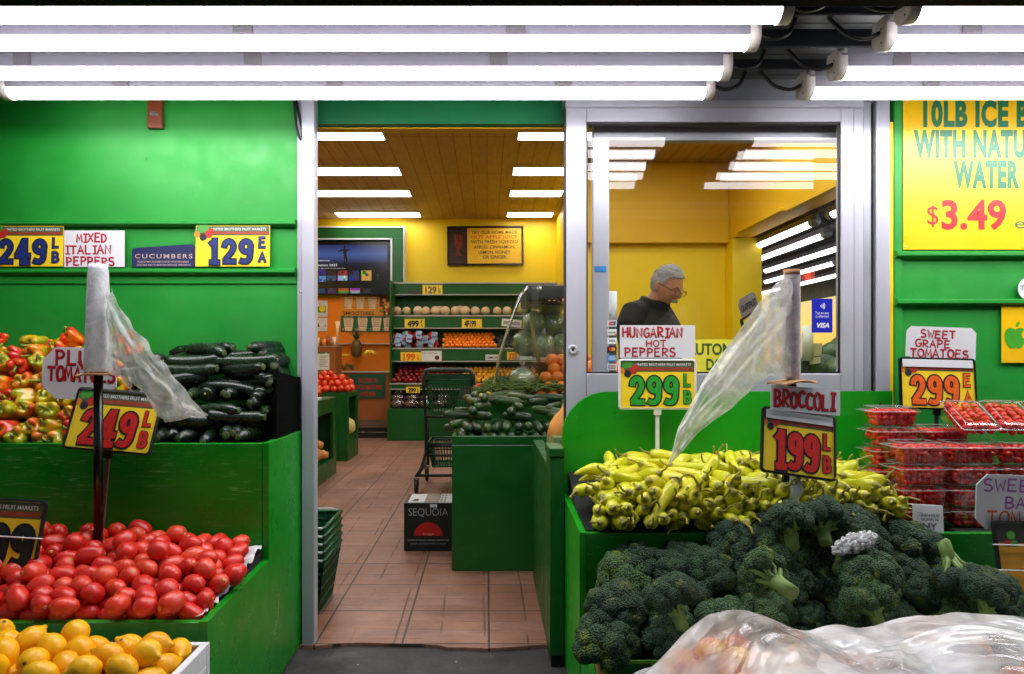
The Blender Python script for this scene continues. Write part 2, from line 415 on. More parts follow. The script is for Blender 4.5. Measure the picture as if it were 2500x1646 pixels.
def sweet_pepper_mb(i, m):
    H = [.085, .075, .095, .07][i]; W = [.036, .039, .033, .038][i]; nl = [3, 4, 3, 4][i]
    zs = [(0, -.52), (.25, -.515), (.52, -.47), (.72, -.36), (.86, -.18), (.97, .06), (1.0, .24), (.95, .38), (.80, .46), (.58, .475), (.36, .42), (.20, .36), (0, .34)]
    def fn(x, y, z):
        a = math.atan2(y, x); lo = .11 * cos(nl * a) + .04 * cos(2 * a + i); k = 1 + lo * (1 if z < .47 * H else .6)
        return (x * k + .006 * sin(z * 40 + i), y * k, z + .006 * cos(nl * a) * (1 if z > 0 else -.8))
    return MB().lathe([(W * r, H * z) for r, z in zs], 28, m, None, fn)
def sweet_pepper_stem_mb(i, m):
    H = [.085, .075, .095, .07][i]; mb = MB()
    mb.lathe([(0, .33 * H), (.013, .352 * H), (.011, .385 * H), (.006, .42 * H), (.005, .44 * H)], 10, m)
    k = [.018, -.02, .012, -.014][i]
    mb.tube([(k * t * t * 1.2, k * .5 * t * t, .41 * H + .034 * t * (1 - .25 * t)) for t in (0, .2, .4, .6, .8, 1)], [.0055, .0045, .0042, .0042, .0046, .0058], m, 8)
    return mb
def broccoli_mb(i, m):
    """crown of many rounded curds, each a bumpy dome; origin at the crown's middle, stalk down -Z"""
    R = random.Random(50 + i); rad = [.072, .066, .078, .060][i]; mb = MB(); pts = []
    bm = bmesh.new(); bmesh.ops.create_icosphere(bm, subdivisions=3, radius=1); iv = [p.co.copy() for p in bm.verts]; fi = [[q.index for q in g.verts] for g in bm.faces]; bm.free()
    n = [24, 20, 26, 19][i]
    for k in range(n):
        z = 1 - 1.25 * (k + .5) / n; a = k * 2.39996 + R.uniform(-.25, .25); r = sqrt(max(0, 1 - z * z))
        pts.append((Vector((r * cos(a), r * sin(a), z * .74)), R.uniform(.30, .46)))
    for c, s_ in pts:
        o = Vector((R.uniform(0, 50), R.uniform(0, 50), 0)); v = []; cc = c * rad * R.uniform(.66, .80)
        for p in iv:
            d = 1 + .16 * noise.noise(p * 2.1 + o) + .10 * noise.noise(p * 5.2 + o) + .07 * noise.noise(p * 12 + o)
            v.append(cc + p * s_ * rad * d)
        mb.add(v, fi, m, True)
    return mb
def broccoli_stalk_mb(i, m):
    R = random.Random(80 + i); rad = [.072, .066, .078, .060][i]; mb = MB(); L = [.075, .085, .062, .078][i]
    mb.tube([(.001, 0, -L - .018), (0, 0, -L - .016), (.001, 0, -L * .8), (.002, .001, -L * .55), (0, 0, -L * .42)], [.012, .0185, .0185, .0205, .015], m, 12)
    for k in range(9):
        a = k * .70 + R.uniform(-.2, .2); e = rad * R.uniform(.55, .85); z0 = -L * R.uniform(.45, .75); s_ = R.uniform(.8, 1.15)
        mb.tube([(.010 * cos(a), .010 * sin(a), z0), (e * .42 * cos(a), e * .42 * sin(a), z0 * .62), (e * .8 * cos(a + .1), e * .8 * sin(a + .1), -.016), (e * cos(a), e * sin(a), .012)], [.0085 * s_, .0078 * s_, .0066 * s_, .0075], m, 7)
        if k % 2: mb.tube([(e * .42 * cos(a), e * .42 * sin(a), z0 * .62), (e * .75 * cos(a + .45), e * .75 * sin(a + .45), -.014), (e * .9 * cos(a + .5), e * .9 * sin(a + .5), .01)], [.006, .005, .006], m, 6)
    return mb

# ------------------------------------------------------------------ paints and surfaces
GREEN = rgb(14, 146, 30); DGREEN = rgb(6, 104, 26)
m_wallgreen = painted_wood('green_wall_paint', rgb(21, 140, 43), (1.5, 4, 2), .05, .50, .10)
m_stand = painted_wood('green_stand_paint', rgb(8, 132, 20), (1.6, 18, 30), .75, .30, .5)
m_board = painted_wood('green_board_paint', rgb(10, 150, 16), (2, 6, 6), .05, .36, .08)
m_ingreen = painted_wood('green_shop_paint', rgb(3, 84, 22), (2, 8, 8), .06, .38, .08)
m_lintel = painted_wood('green_lintel_paint', rgb(18, 120, 70), (1.5, 5, 5), .04, .4, .08)
m_alu = plain('white_aluminium', rgb(184, 184, 196), .34, .25, .05, 6, .02, 40)
m_alu2 = plain('dull_aluminium', rgb(160, 162, 172), .4, .35, .08, 8, .03, 50)
m_steel = plain('bright_steel', rgb(190, 190, 195), .25, .9, .06)
m_black = plain('black_rubber', rgb(18, 18, 20), .55, 0, .2)
m_blackgloss = plain('black_gloss', rgb(12, 12, 13), .22, 0, .1)
m_beam = plain('dark_grey_beam', rgb(44, 46, 52), .45, .3, .15)
m_yellow = plain('yellow_wall_paint', rgb(240, 204, 2), .5, 0, .05, 3, .05, 30)
m_ochre_shade = plain('ochre_and_shaded_yellow_paint', rgb(222, 172, 6), .55, 0, .08, 3)  # deeper yellow; on the bulkhead it carries the dimmer light in its colour
m_orange = plain('orange_wall_paint', rgb(226, 84, 22), .5, 0, .06, 4)
m_brown = plain('brown_counter', rgb(150, 82, 36), .5, 0, .12, 6)
m_white = plain('white_card', rgb(218, 218, 224), .5, 0, .03, 8)
m_paperwhite = plain('paper_white', rgb(214, 214, 218), .7, 0, .05, 14, .15, 30)
m_redpaint = plain('red_plastic', rgb(190, 26, 20), .4)
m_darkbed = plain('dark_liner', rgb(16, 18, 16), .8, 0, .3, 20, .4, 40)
m_wood = plain('varnished_wood', rgb(132, 62, 30), .35, 0, .3, 12, .2, 40)
m_cardboard = plain('cardboard', rgb(178, 132, 88), .75, 0, .12, 18, .1, 80)
m_green2 = plain('green_plastic', rgb(4, 74, 40), .32, 0, .1)

def tile_floor():
    n = NT(bpy.data.materials.new('terracotta_tile')); MATS['terracotta_tile'] = n.m
    v = n.coord((1, 1, 1)); T = .3355
    sx = n.new('SeparateXYZ'); n.link(v, sx.inputs[0])
    def cell(o, size, off):
        a = n.new('Math', operation='MULTIPLY_ADD'); a.inputs[1].default_value = 1 / size; a.inputs[2].default_value = off; n.link(o, a.inputs[0])
        f = n.new('Math', operation='FRACT'); n.link(a.outputs[0], f.inputs[0])
        p = n.new('Math', operation='PINGPONG'); p.inputs[1].default_value = .5; n.link(f.outputs[0], p.inputs[0])
        fl = n.new('Math', operation='FLOOR'); n.link(a.outputs[0], fl.inputs[0]); return p.outputs[0], fl.outputs[0]
    ox = .5 + .16 / T
    px, ix = cell(sx.outputs[0], T, ox); py, iy = cell(sx.outputs[1], T, .32)
    mn = n.new('Math', operation='MINIMUM'); n.link(px, mn.inputs[0]); n.link(py, mn.inputs[1])
    grout = n.rng(mn.outputs[0], .008, .016, 1, 0)
    wob = n.mix(.035, v, n.new('TexNoise', Scale=9.0).outputs[1])
    s2 = n.new('SeparateXYZ'); n.link(wob, s2.inputs[0])
    qx, _ = cell(s2.outputs[0], T / 2, ox * 2 + .02); qy, _2 = cell(s2.outputs[1], T / 4, .64)
    m2 = n.new('Math', operation='MINIMUM'); n.link(qx, m2.inputs[0]); n.link(qy, m2.inputs[1])
    crack = n.new('Math', operation='MULTIPLY'); n.link(n.rng(m2.outputs[0], .012, .03, 1, 0), crack.inputs[0])
    n.link(n.ramp(n.noise(v, 4.5, 3), [(.42, (0, 0, 0)), (.56, (1, 1, 1))]), crack.inputs[1])
    wn_ = n.new('TexWhiteNoise', noise_dimensions='3D'); cb = n.new('CombineXYZ'); n.link(ix, cb.inputs[0]); n.link(iy, cb.inputs[1]); n.link(_2, cb.inputs[2]); n.link(cb.outputs[0], wn_.inputs[0])
    mot = n.noise(n.coord((1.0, 4.0, 1.0)), 5.0, 5, .6, .6)
    col = n.ramp(mot, [(.25, rgb(120, 86, 78)), (.5, rgb(158, 118, 104)), (.75, rgb(170, 134, 112))])
    col = n.mix(n.rng(wn_.outputs[0], 0, 1, 0, .35), col, rgb(150, 92, 40))
    dirt = n.ramp(n.noise(v, 1.6, 6, .7), [(.38, (1, 1, 1)), (.62, (.66, .60, .56))])
    col = n.mix(1.0, col, dirt, 'MULTIPLY')
    cm = n.new('Math', operation='MULTIPLY'); cm.inputs[1].default_value = .75; n.link(crack.outputs[0], cm.inputs[0])
    col = n.mix(cm.outputs[0], col, rgb(70, 42, 30)); col = n.mix(grout, col, rgb(66, 56, 50)); n.base(col)
    n.rough(n.rng(mot, .3, .7, .38, .55))
    h = n.new('Math', operation='MAXIMUM'); n.link(grout, h.inputs[0]); n.link(crack.outputs[0], h.inputs[1])
    iv = n.new('Math', operation='SUBTRACT'); iv.inputs[0].default_value = 1; n.link(h.outputs[0], iv.inputs[1]); n.bump(iv.outputs[0], .5, .003)
    return n.m
m_tile = tile_floor()
def asphalt_mat():
    n = NT(bpy.data.materials.new('asphalt')); MATS['asphalt'] = n.m; v = n.coord()
    big = n.noise(v, 2.6, 7, .65, .5); fine = n.noise(v, 140, 4, .7); sp = n.voronoi(v, 90)
    c = n.ramp(big, [(.3, rgb(40, 39, 42)), (.55, rgb(66, 63, 63)), (.75, rgb(104, 98, 96))]); c = n.mix(n.ramp(fine, [(.58, (0, 0, 0)), (.74, (.8, .8, .8))]), c, rgb(120, 116, 112))
    spots = n.ramp(n.voronoi(v, 14), [(.05, (1, 1, 1)), (.08, (0, 0, 0))]); c = n.mix(n.mix(1.0, spots, n.ramp(n.noise(v, 3, 2), [(.5, (0, 0, 0)), (.55, (1, 1, 1))]), 'MULTIPLY'), c, rgb(150, 148, 142))
    cr = n.voronoi(n.mix(.12, v, n.new('TexNoise', Scale=4.0).outputs[1]), 1.7, 'DISTANCE_TO_EDGE'); ck = n.new('Math', operation='MULTIPLY'); n.link(n.rng(cr, .002, .007, .8, 0), ck.inputs[0]); n.link(n.ramp(n.noise(v, 1.1, 2), [(.5, (0, 0, 0)), (.6, (1, 1, 1))]), ck.inputs[1]); c = n.mix(ck.outputs[0], c, rgb(18, 18, 18)); c = n.mix(n.ramp(n.noise(v, 4, 6, .7), [(.5, (0, 0, 0)), (.62, (.55, .55, .55))]), c, rgb(28, 27, 28)); n.base(c)
    n.rough(n.rng(fine, .3, .7, .6, .9)); n.bump(fine, .6, .004); return n.m
m_asphalt = asphalt_mat()
def ceiling_mat():
    n = NT(bpy.data.materials.new('ochre_ceiling_boards')); MATS['ochre_ceiling_boards'] = n.m
    v = n.coord(); b = n.new('TexBrick', offset=.0); b.inputs['Scale'].default_value = 1; b.inputs['Brick Width'].default_value = 1.22; b.inputs['Row Height'].default_value = .155
    b.inputs['Mortar Size'].default_value = .004; b.inputs['Color1'].default_value = rgb(180, 148, 96); b.inputs['Color2'].default_value = rgb(170, 140, 92); b.inputs['Mortar'].default_value = rgb(120, 78, 22)
    mp = n.new('Mapping'); mp.inputs['Rotation'].default_value = (0, 0, radians(90)); n.link(v, mp.inputs[0]); n.link(mp.outputs[0], b.inputs[0])
    f = n.noise(n.coord((6, 1, 1)), 5, 5); n.base(n.mix(1.0, b.outputs[0], n.ramp(f, [(.3, (.8, .78, .7)), (.7, (1.05, 1.0, .95))]), 'MULTIPLY')); n.rough(.6); return n.m
m_ceiling = ceiling_mat()
m_glass = clear_film('window_glass', (.97, .985, .975, 1), 0.0, .0, .0, 10, 0)
m_caseglass = clear_film('case_glass', (.82, .90, .86, 1), 0.02, .05, .02, 10, 0)

# ------------------------------------------------------------------ ground
mb = MB(); mb.rect(-120, -120, 120, 120, 0, m_asphalt)
sw = mb.build('sidewalk', None, (0, 0, -.014), (radians(-90), 0, 0)); tag(sw, 'dark worn asphalt pavement outside the shop door', 'pavement', kind='structure')
R = random.Random(3); edge = []
x = -3.0
while x < 3.0:
    edge.append((x, 2.565 + R.uniform(-.010, .010) - (.028 if -.15 < x < .12 else 0) * R.uniform(.4, 1) + (.02 if -.62 < x < -.32 else 0))); x += R.uniform(.02, .10)
edge = [(-3.0, 2.57)] + edge + [(3.0, 2.57)]
mb = MB(); n_ = len(edge)
top = [(x, y, 0) for x, y in edge] + [(3.0, 10.6, 0), (-3.0, 10.6, 0)]; bot = [(x, y, -.013) for x, y, z in top]
mb.add(top + bot, [tuple(range(len(top)))] + [(len(top) + i, len(top) + (i + 1) % len(top), (i + 1) % len(top), i) for i in range(len(top))], m_tile)
fl = mb.build('floor'); tag(fl, 'terracotta tile floor of the shop with a broken front edge', 'floor', kind='structure')

# ------------------------------------------------------------------ the shop building
shop = thing('shop_building', 'green corner fruit shop with yellow inside walls and aluminium door front', 'building', (0, 2.6, 0))
mb = MB(); mb.box((-3.4, 2.6, -.1), (-.737, 2.72, 3.4), m_wallgreen); lw = mb.build('green_wall', shop)
mb = MB()
for zc in (PZ(545, 2.585), PZ(663, 2.585)):
    mb.prism([(-3.4, 0), (-.742, 0)][:0] or [(2.6, zc - .015), (2.584, zc - .012), (2.574, zc - .004), (2.574, zc + .007), (2.582, zc + .011), (2.582, zc + .016), (2.6, zc + .016)], -3.4, -.742, m_wallgreen, Matrix(((0, 1, 0, 0), (1, 0, 0, 0), (0, 0, 1, 0), (0, 0, 0, 1))))
z_ = PZ(690, 2.59); mb.box((-3.4, 2.594, z_ - .004), (-.742, 2.6, z_ + .03), m_wallgreen, .002)
mb.build('ledge', lw)
mb = MB(); mb.box((1.580, 2.6, -.1), (4.2, 2.72, 3.4), m_wallgreen); mb.box((1.580, 2.590, -.1), (1.612, 2.6, 2.4), m_wallgreen, .003); rw_ = mb.build('green_wall', shop)
mb = MB()
for zc in (PZ(622, 2.585), PZ(738, 2.585)):
    mb.prism([(2.6, zc - .015), (2.584, zc - .012), (2.572, zc - .004), (2.572, zc + .007), (2.580, zc + .011), (2.580, zc + .014), (2.6, zc + .014)], 1.583, 4.2, m_wallgreen, Matrix(((0, 1, 0, 0), (1, 0, 0, 0), (0, 0, 1, 0), (0, 0, 0, 1))))
mb.build('ledge', rw_)
mb = MB(); mb.box((1.559, 2.592, -.1), (1.5785, 2.72, 2.02), m_yellow, .002); mb.build('yellow_trim', shop)
mb = MB(); mb.box((1.503, 2.578, -.1), (1.557, 2.72, 3.4), m_alu, .004); mb.build('door_post', shop)
mb = MB(); mb.box((-.736, 2.590, -.1), (-.713, 2.62, 3.4), m_alu, .002); mb.box((-.7128, 2.566, -.1), (-.664, 2.622, 3.4), m_alu, .003)
for z in (.22, .69, 1.36, 1.95): mb.lathe([(0, .002), (.004, .0015), (.0045, 0)], 10, m_steel, Matrix.Translation((-.7245, 2.590, z)) @ Matrix.Rotation(radians(90), 4, 'X'))
mb.build('door_jamb', shop)
zl = PZ(303, 2.66)
mb = MB(); mb.box((-.737, 2.66, zl), (1.6, 2.70, 3.4), m_lintel, .002); li = mb.build('lintel', shop)
mb = MB(); mb.box((-.80, 2.702, zl - .004), (1.6, 2.752, 3.3), m_ochre_shade, .002); mb.build('lintel_lining', li)
CZ = 3.13
mb = MB(); mb.box((-3.2, 2.75, CZ), (2.9, 10.6, CZ + .08), m_ceiling); mb.build('ceiling', shop)
mb = MB(); mb.box((-3.0, 9.70, 0), (1.0, 9.80, CZ), m_yellow); mb.build('back_wall', shop)
mb = MB(); mb.box((-3.1, 2.72, 0), (-3.0, 10.6, CZ), m_yellow); mb.build('inside_wall', shop)
mb = MB(); mb.box((1.0, 7.1, 0), (1.1, 9.8, CZ), m_yellow); mb.box((.93, 7.0, 0), (2.50, 7.1, CZ), m_yellow); mb.build('partition', shop)
mb = MB(); mb.box((.94, 6.90, 2.30), (2.50, 6.998, CZ - .002), m_ochre_shade, .004); mb.build('bulkhead', shop)  # coloured darker than the wall to stand for its weaker light
mb = MB(); mb.box((2.502, 6.80, 0), (2.80, 7.12, 2.33), m_yellow, .004); mb.build('pilaster', shop)
mb = MB(); mb.box((2.502, 2.74, 2.335), (2.70, 7.12, CZ - .002), m_ochre_shade, .004)
mb.box((2.46, 5.6, 2.338), (2.501, 6.6, 2.37), m_ochre_shade, .004); mb.build('side_beam', shop)
mb = MB(); mb.box((2.502, 2.74, 0), (2.7, 3.6, 2.33), m_yellow, .004); mb.build('side_pier', shop)

# sliding door leaf and fixed light behind it
YD = 2.585
door = MB()
def rail(a, b, c, d, y0=2.566, y1=2.606, m=None): door.box((PX(a, YD), y0, PZ(d, YD)), (PX(c, YD), y1, PZ(b, YD)), m or m_alu, .003)
rail(1381, 262, 1430, 1900); rail(2047, 262, 2078, 1900)
rail(1430.4, 262, 2046.6, 302); rail(1430.4, 912, 2046.6, 966)
dl = door.build('sliding_door', shop)
mb = MB(); mb.rect(PX(1428, YD), PZ(913, YD), PX(2049, YD), PZ(301, YD), 2.580, m_glass); mb.build('pane', dl)
mb = MB(); mb.rect(PX(1428, YD), .02, PX(2049, YD), PZ(965, YD), 2.580, m_glass); mb.build('pane', dl)
mb = MB()
for a, b, c, d in ((1427, 300, 1434, 915), (2043, 300, 2050, 915), (1427, 300, 2050, 307), (1427, 908, 2050, 914)):
    mb.box((PX(a, YD), 2.5735, PZ(d, YD)), (PX(c, YD), 2.5785, PZ(b, YD)), m_black)  # white tray added under the bags to bounce light up into them
mb.build('gasket', dl)
mb = MB(); T = Matrix.Translation((PX(1399, 2.56), 2.566, PZ(854, 2.56))) @ Matrix.Rotation(radians(90), 4, 'X')
mb.lathe([(.019, 0), (.019, .004), (.016, .007), (.009, .007), (.009, .003), (0, .003)], 20, m_alu, T); mb.box((-.0035, .0062, -.006), (.0035, .0078, .004), m_black, 0, Matrix.Translation((PX(1399, 2.56), 2.5495, PZ(854, 2.56)))); mb.build('lock', dl)
mb = MB(); mb.box((PX(1381, 2.55), 2.545, PZ(261, 2.55)), (PX(2108, 2.55), 2.605, PZ(246, 2.55)), m_alu, .002); mb.box((.30, 2.56, PZ(244, 2.55)), (1.49, 2.655, 3.3), m_alu2); mb.build('door_track', shop)
mb = MB(); mb.box((PX(2080, YD), 2.572, -.05), (PX(2104, YD), 2.70, PZ(262, YD)), m_alu, .003); mb.box((PX(2104.6, YD), 2.575, -.05), (PX(2123, YD), 2.70, PZ(246, YD)), m_alu2, .002); mb.box((PX(2123.4, YD), 2.60, -.05), (1.5025, 2.70, 3.0), m_black); mb.build('door_stile', shop)
mb = MB(); mb.box((.421, 2.655, 0), (.486, 2.70, zl - .002), m_alu, .003); mb.box((.4865, 2.655, 0), (1.42, 2.70, .12), m_alu); mb.box((.4865, 2.657, zl - .065), (1.42, 2.6985, zl - .003), m_alu); fx = mb.build('side_light', shop)
mb = MB(); mb.rect(.484, .118, 1.42, zl - .064, 2.672, m_glass); mb.build('pane', fx)
# underside seal of the door opening on its free side
mb = MB(); mb.box((PX(1377.5, 2.58), 2.570, 0), (PX(1380.6, 2.58), 2.604, PZ(262, YD)), m_black); mb.build('door_seal', dl)

# ------------------------------------------------------------------ awning and tube lamps
aw = thing('awning', 'dark steel awning over the produce stands carrying the tube lamps', 'awning', (0, 1.6, 2.2))
mb = MB(); mb.box((-4, 1.2, 2.235), (4.4, 2.62, 2.27), plain('dark_green_panel', rgb(6, 70, 34), .5)); mb.build('panel', aw)
TY = [2.32, 2.158, 1.952, 1.794]; TZ = 2.040
for y in TY:
    mb = MB(); mb.box((-4, y + .012, 2.112), (4.4, y + .062, 2.18), m_beam, .004); mb.box((-4, y + .062, 2.112), (4.4, y + .10, 2.127), m_beam, .003); mb.build('beam', aw)
mb = MB(); mb.box((-4, 1.56, PZ(7, 1.58)), (4.4, 1.60, 2.235), plain('matt_black_rail', rgb(10, 10, 11), .8, 0, .1, spec=.1), .004); mb.build('front_rail', aw)
for x in (-2.9, -.35, 1.0, 2.9):
    mb = MB(); mb.box((x, 1.601, 2.181), (x + .04, 2.6, 2.234), m_beam); mb.build('cross_bar', aw)
for x in (-2.6, 4.1):
    mb = MB(); mb.tube([(x, 1.58, -.01), (x, 1.58, 2.1)], .02, m_beam, 10); mb.build('post', aw)
m_house = plain('lamp_housing', rgb(124, 122, 134), .35, 0, .05, 20)
m_tube = emit('lit_tube', (1.0, .98, 1.0, 1), TUBE_L)
m_cap = plain('lamp_end_cap', rgb(206, 196, 192), .4, 0, .06)
m_clip = plain('lamp_clip', rgb(96, 92, 96), .5, 0, .15)
m_cable = plain('black_cable', rgb(14, 14, 16), .5)
def tube_lamp(x0, x1, y, label, cables=()):
    t = thing('tube_light', label, 'lamp', ((x0 + x1) / 2, y, TZ + .06), 'tube lights under the awning')
    rx = Matrix(((0, 1, 0, 0), (1, 0, 0, 0), (0, 0, 1, 0), (0, 0, 0, 1)))
    rot = Matrix.Translation((0, y, TZ)) @ Matrix.Rotation(radians(0), 4, 'X')
    up = [(y - .034, TZ - .009), (y - .036, TZ + .030), (y - .030, TZ + .052), (y + .030, TZ + .052), (y + .036, TZ + .030), (y + .034, TZ - .009)]
    mb = MB(); mb.prism(up, x0, x1, m_house, rx); mb.box((x0, y - .0385, TZ + .026), (x1, y - .0362, TZ + .031), m_house); mb.build('housing', t)
    lo = [(y + .031, TZ - .0095), (y - .031, TZ - .0095)] + [(y - .031 * cos(a), TZ - .010 - .027 * sin(a)) for a in [pi * k / 14 for k in range(1, 14)]]
    mb = MB(); mb.prism(lo, x0 + .022, x1 - .022, m_tube, rx, True); mb.build('diffuser', t)
    full = [(y + .0375, TZ + .02), (y + .032, TZ + .05), (y - .032, TZ + .05), (y - .0375, TZ + .02)] + [(y - .0375 * cos(a), TZ - .004 - .036 * sin(a)) for a in [pi * k / 12 for k in range(0, 13)]]
    for a, b in ((x0 - .010, x0 + .021), (x1 - .021, x1 + .010)):
        mb = MB(); mb.prism(full, a, b, m_cap, rx, True)
        xo = a - .001 if a < x0 else b + .001
        for dz in (.018, -.022): mb.ball((xo, y - .012, TZ + dz), (.0015, .003, .003), m_black, 8, 5)
        mb.build('end_cap', t)
    k = 0
    for f in (.10, .40, .72):
        xm = x0 + (x1 - x0) * (f + .06 * sin(y * 90)); mb = MB(); mb.box((xm, y - .0395, TZ - .006), (xm + .055, y - .0372, TZ + .035), m_clip, .001); mb.box((xm, y - .02, TZ + .0525), (xm + .05, y + .02, 2.1115), m_clip); mb.build('clip', t)
    for xs, sg in cables:
        mb = MB(); mb.tube(crom([(xs + sg * .008, y, TZ + .012), (xs + sg * .05, y - .004, TZ - .006), (xs + sg * .10, y + .004, TZ + .010), (xs + sg * .125, y + .02, TZ + .045), (xs + sg * .14, y + .035, TZ + .075)]), .0065, m_cable, 8); mb.build('cable', t)
    return t
rank = ['nearest the shop front', 'second from the shop front', 'second from the street', 'nearest the street']
XS = [1.102, 1.126, 1.156, 1.126]; XE = [.772, .772, .778, .802]
for k, y in enumerate(TY):
    tube_lamp(-1.672, XE[k], y, 'long lit white tube lamp over the doorway, ' + rank[k], ((XE[k], 1),))
    tube_lamp(XS[k], XS[k] + 2.44, y, 'lit white tube lamp over the ice poster side, ' + rank[k], ((XS[k], -1),))
# side street awning with its own tubes, seen through the shop
sa = thing('side_awning', 'black awning along the side street seen through the shop window', 'awning', (3.6, 6, 2.2))
mb = MB(); mb.box((2.75, 2.8, 2.45), (5.6, 13, 2.5), m_beam); mb.build('panel', sa)
m_tube2 = emit('lit_side_tube', (1, .98, 1, 1), SIDE_L)
for i, x in enumerate((2.78, 3.16, 3.68, 4.2, 4.85)):
    mb = MB(); mb.box((x - .02, 2.8, 2.33), (x + .02, 13, 2.38), m_beam); mb.build('beam', sa)
    for j in range(4):
        y0 = 3.3 + j * 2.35 + .55 * (i % 3)
        t = thing('tube_light', 'lit tube lamp in the row under the side street awning', 'lamp', (x, y0 + 1.05, 2.3), 'tube lights under the side awning')
        mb = MB(); mb.box((x - .032, y0, 2.27), (x + .032, y0 + 2.1, 2.325), m_house, .006); mb.build('housing', t)
        mb = MB(); mb.tube([(x, y0 + .05, 2.262), (x, y0 + 2.05, 2.262)], .035, m_tube2, 10); mb.build('diffuser', t)
        for yy in (y0 - .01, y0 + 2.05):
            mb = MB(); mb.tube([(x, yy, 2.265), (x, yy + .06, 2.265)], .043, m_alu2, 12); mb.build('end_cap', t)
for y in (4.0, 5.2, 6.4, 7.6, 8.8):
    mb = MB(); mb.box((2.76, y, 2.385), (5.5, y + .05, 2.447), m_beam); mb.build('cross_bar', sa)
mb = MB(); mb.box((5.5, 2.8, 2.1), (5.55, 13, 2.45), plain('dark_green_trim', rgb(4, 60, 34), .5)); mb.build('valance', sa)
for y in (2.9, 12.9): 
    mb = MB(); mb.tube([(5.52, y, -.01), (5.52, y, 2.2)], .025, m_beam, 8); mb.build('post', sa)

# ------------------------------------------------------------------ ceiling lamps inside
m_panel = emit('lit_panel', (1.0, .98, .96, 1), PANEL_L * 1.0)
for col_, (x0, x1) in enumerate(((-2.10, -.94), (.285, 1.45), (1.62, 2.40))):
    for r, y in enumerate((3.7, 4.85, 6.0, 7.19, 8.15, 9.35)):
        if col_ == 2 and r > 3: continue
        if col_ == 2: y = (3.15, 3.9, 4.65, 5.4)[r]  # added unseen column that brightens the wall behind the man
        if col_ == 1 and r >= 3: xx0, xx1 = .285, .915
        else: xx0, xx1 = x0, x1
        pos = ['first', 'second', 'third', 'fourth', 'fifth', 'sixth'][r]
        t = thing('ceiling_light', '%s lit ceiling panel from the entrance, %s' % (pos, ('on the television side', 'above the display case side', 'added unseen above the side window')[col_]), 'ceiling light', ((xx0 + xx1) / 2, y, CZ), 'flat ceiling lights inside')
        mb = MB(); h = .15
        mb.box((xx0 - .012, y - h - .012, CZ - .016), (xx1 + .012, y - h, CZ - .0005), m_white); mb.box((xx0 - .012, y + h, CZ - .016), (xx1 + .012, y + h + .012, CZ - .0005), m_white)
        mb.box((xx0 - .012, y - h, CZ - .016), (xx0, y + h, CZ - .0005), m_white); mb.box((xx1, y - h, CZ - .016), (xx1 + .012, y + h, CZ - .0005), m_white); mb.build('frame', t)
        mb = MB(); mb.box((xx0, y - h, CZ - .014), (xx1, y + h, CZ - .001), m_panel); mb.build('diffuser', t)

# ------------------------------------------------------------------ outdoor stands
def ZY(y0, z0, y1, z1, y): return z0 + (z1 - z0) * (y - y0) / (y1 - y0)
YZ = Matrix(((0, 1, 0, 0), (1, 0, 0, 0), (0, 0, 1, 0), (0, 0, 0, 1)))      # prism outline (y, z), thickness along x
def stand(name, label, loc): return thing(name, label, 'stand', loc)
t = stand('produce_stand', 'tall green painted wooden bin holding the sweet peppers and zucchini', (-1.5, 2.4, 0))
mb = MB(); mb.box((-2.4, 2.20, 0), (-.7405, 2.222, .821), m_stand, .003); mb.build('front_board', t)
mb = MB(); mb.box((-.740, 2.20, 0), (-.718, 2.588, .824), m_stand, .003); mb.build('side_board', t)
mb = MB(); mb.box((-2.4, 2.223, .76), (-.741, 2.588, .80), m_darkbed); mb.prism([(2.223, .80), (2.588, .80), (2.588, 1.08), (2.50, 1.05)], -2.1, -1.40, m_darkbed, YZ); mb.build('bed', t)
t = stand('produce_stand', 'low green painted wooden bin filled with plum tomatoes', (-1.5, 1.96, 0))
mb = MB(); mb.box((-2.4, 1.715, 0), (-.7405, 1.738, .422), m_stand, .003); mb.build('front_board', t)
mb = MB(); mb.prism([(1.715, 0), (2.199, 0), (2.199, .437), (1.715, .424)], -.740, -.718, m_stand, YZ); mb.build('side_board', t)
mb = MB(); mb.prism([(1.739, .30), (2.198, .30), (2.198, .47), (1.739, .355)], -2.4, -.741, m_darkbed, YZ); mb.build('bed', t)
R = random.Random(5); mb = MB()
mb.grid(60, 6, lambda u, v: (-.742 - .11 * v + .004 * sin(u * 40), 1.742 + .45 * u, (1 - v) * max(.426 + .012 * u, .364 + .117 * u) + v * (.362 + .113 * u) + (.014 * noise.noise(Vector((u * 22, v * 3, 3))) + .006) * (1 - .5 * v)), m_paperwhite); mb.build('paper_liner', t)
t = stand('produce_stand', 'low green bench under the white lemon crate', (-1.4, 1.45, 0))
mb = MB(); mb.box((-2.4, 1.20, 0), (-.72, 1.70, .195), m_stand, .004); mb.box((-2.3, 1.1995, .03), (-.80, 1.2, .16), m_darkbed); mb.build('bench_box', t)
# lemon crate
m_crate = plain('white_crate', rgb(222, 222, 228), .5, 0, .05, 20, .1, 60)
t = thing('lemon_crate', 'white crate full of lemons in front of the plum tomatoes', 'crate', (-1.25, 1.45, .196))
mb = MB()
mb.box((-1.80, 1.653, .198), (-.693, 1.672, .392), m_crate, .004); mb.box((-1.80, 1.22, .198), (-.693, 1.238, .392), m_crate, .004)
for x in (-1.80, -.711): mb.box((x, 1.2385, .198), (x + .018, 1.6525, .342), m_crate, .003); mb.box((x, 1.2385, .3425), (x + .018, 1.37, .392), m_crate, .003); mb.box((x, 1.47, .3425), (x + .018, 1.6525, .392), m_crate, .003)
mb.box((-1.78, 1.239, .198), (-.712, 1.652, .33), m_darkbed); mb.build('crate_walls', t)
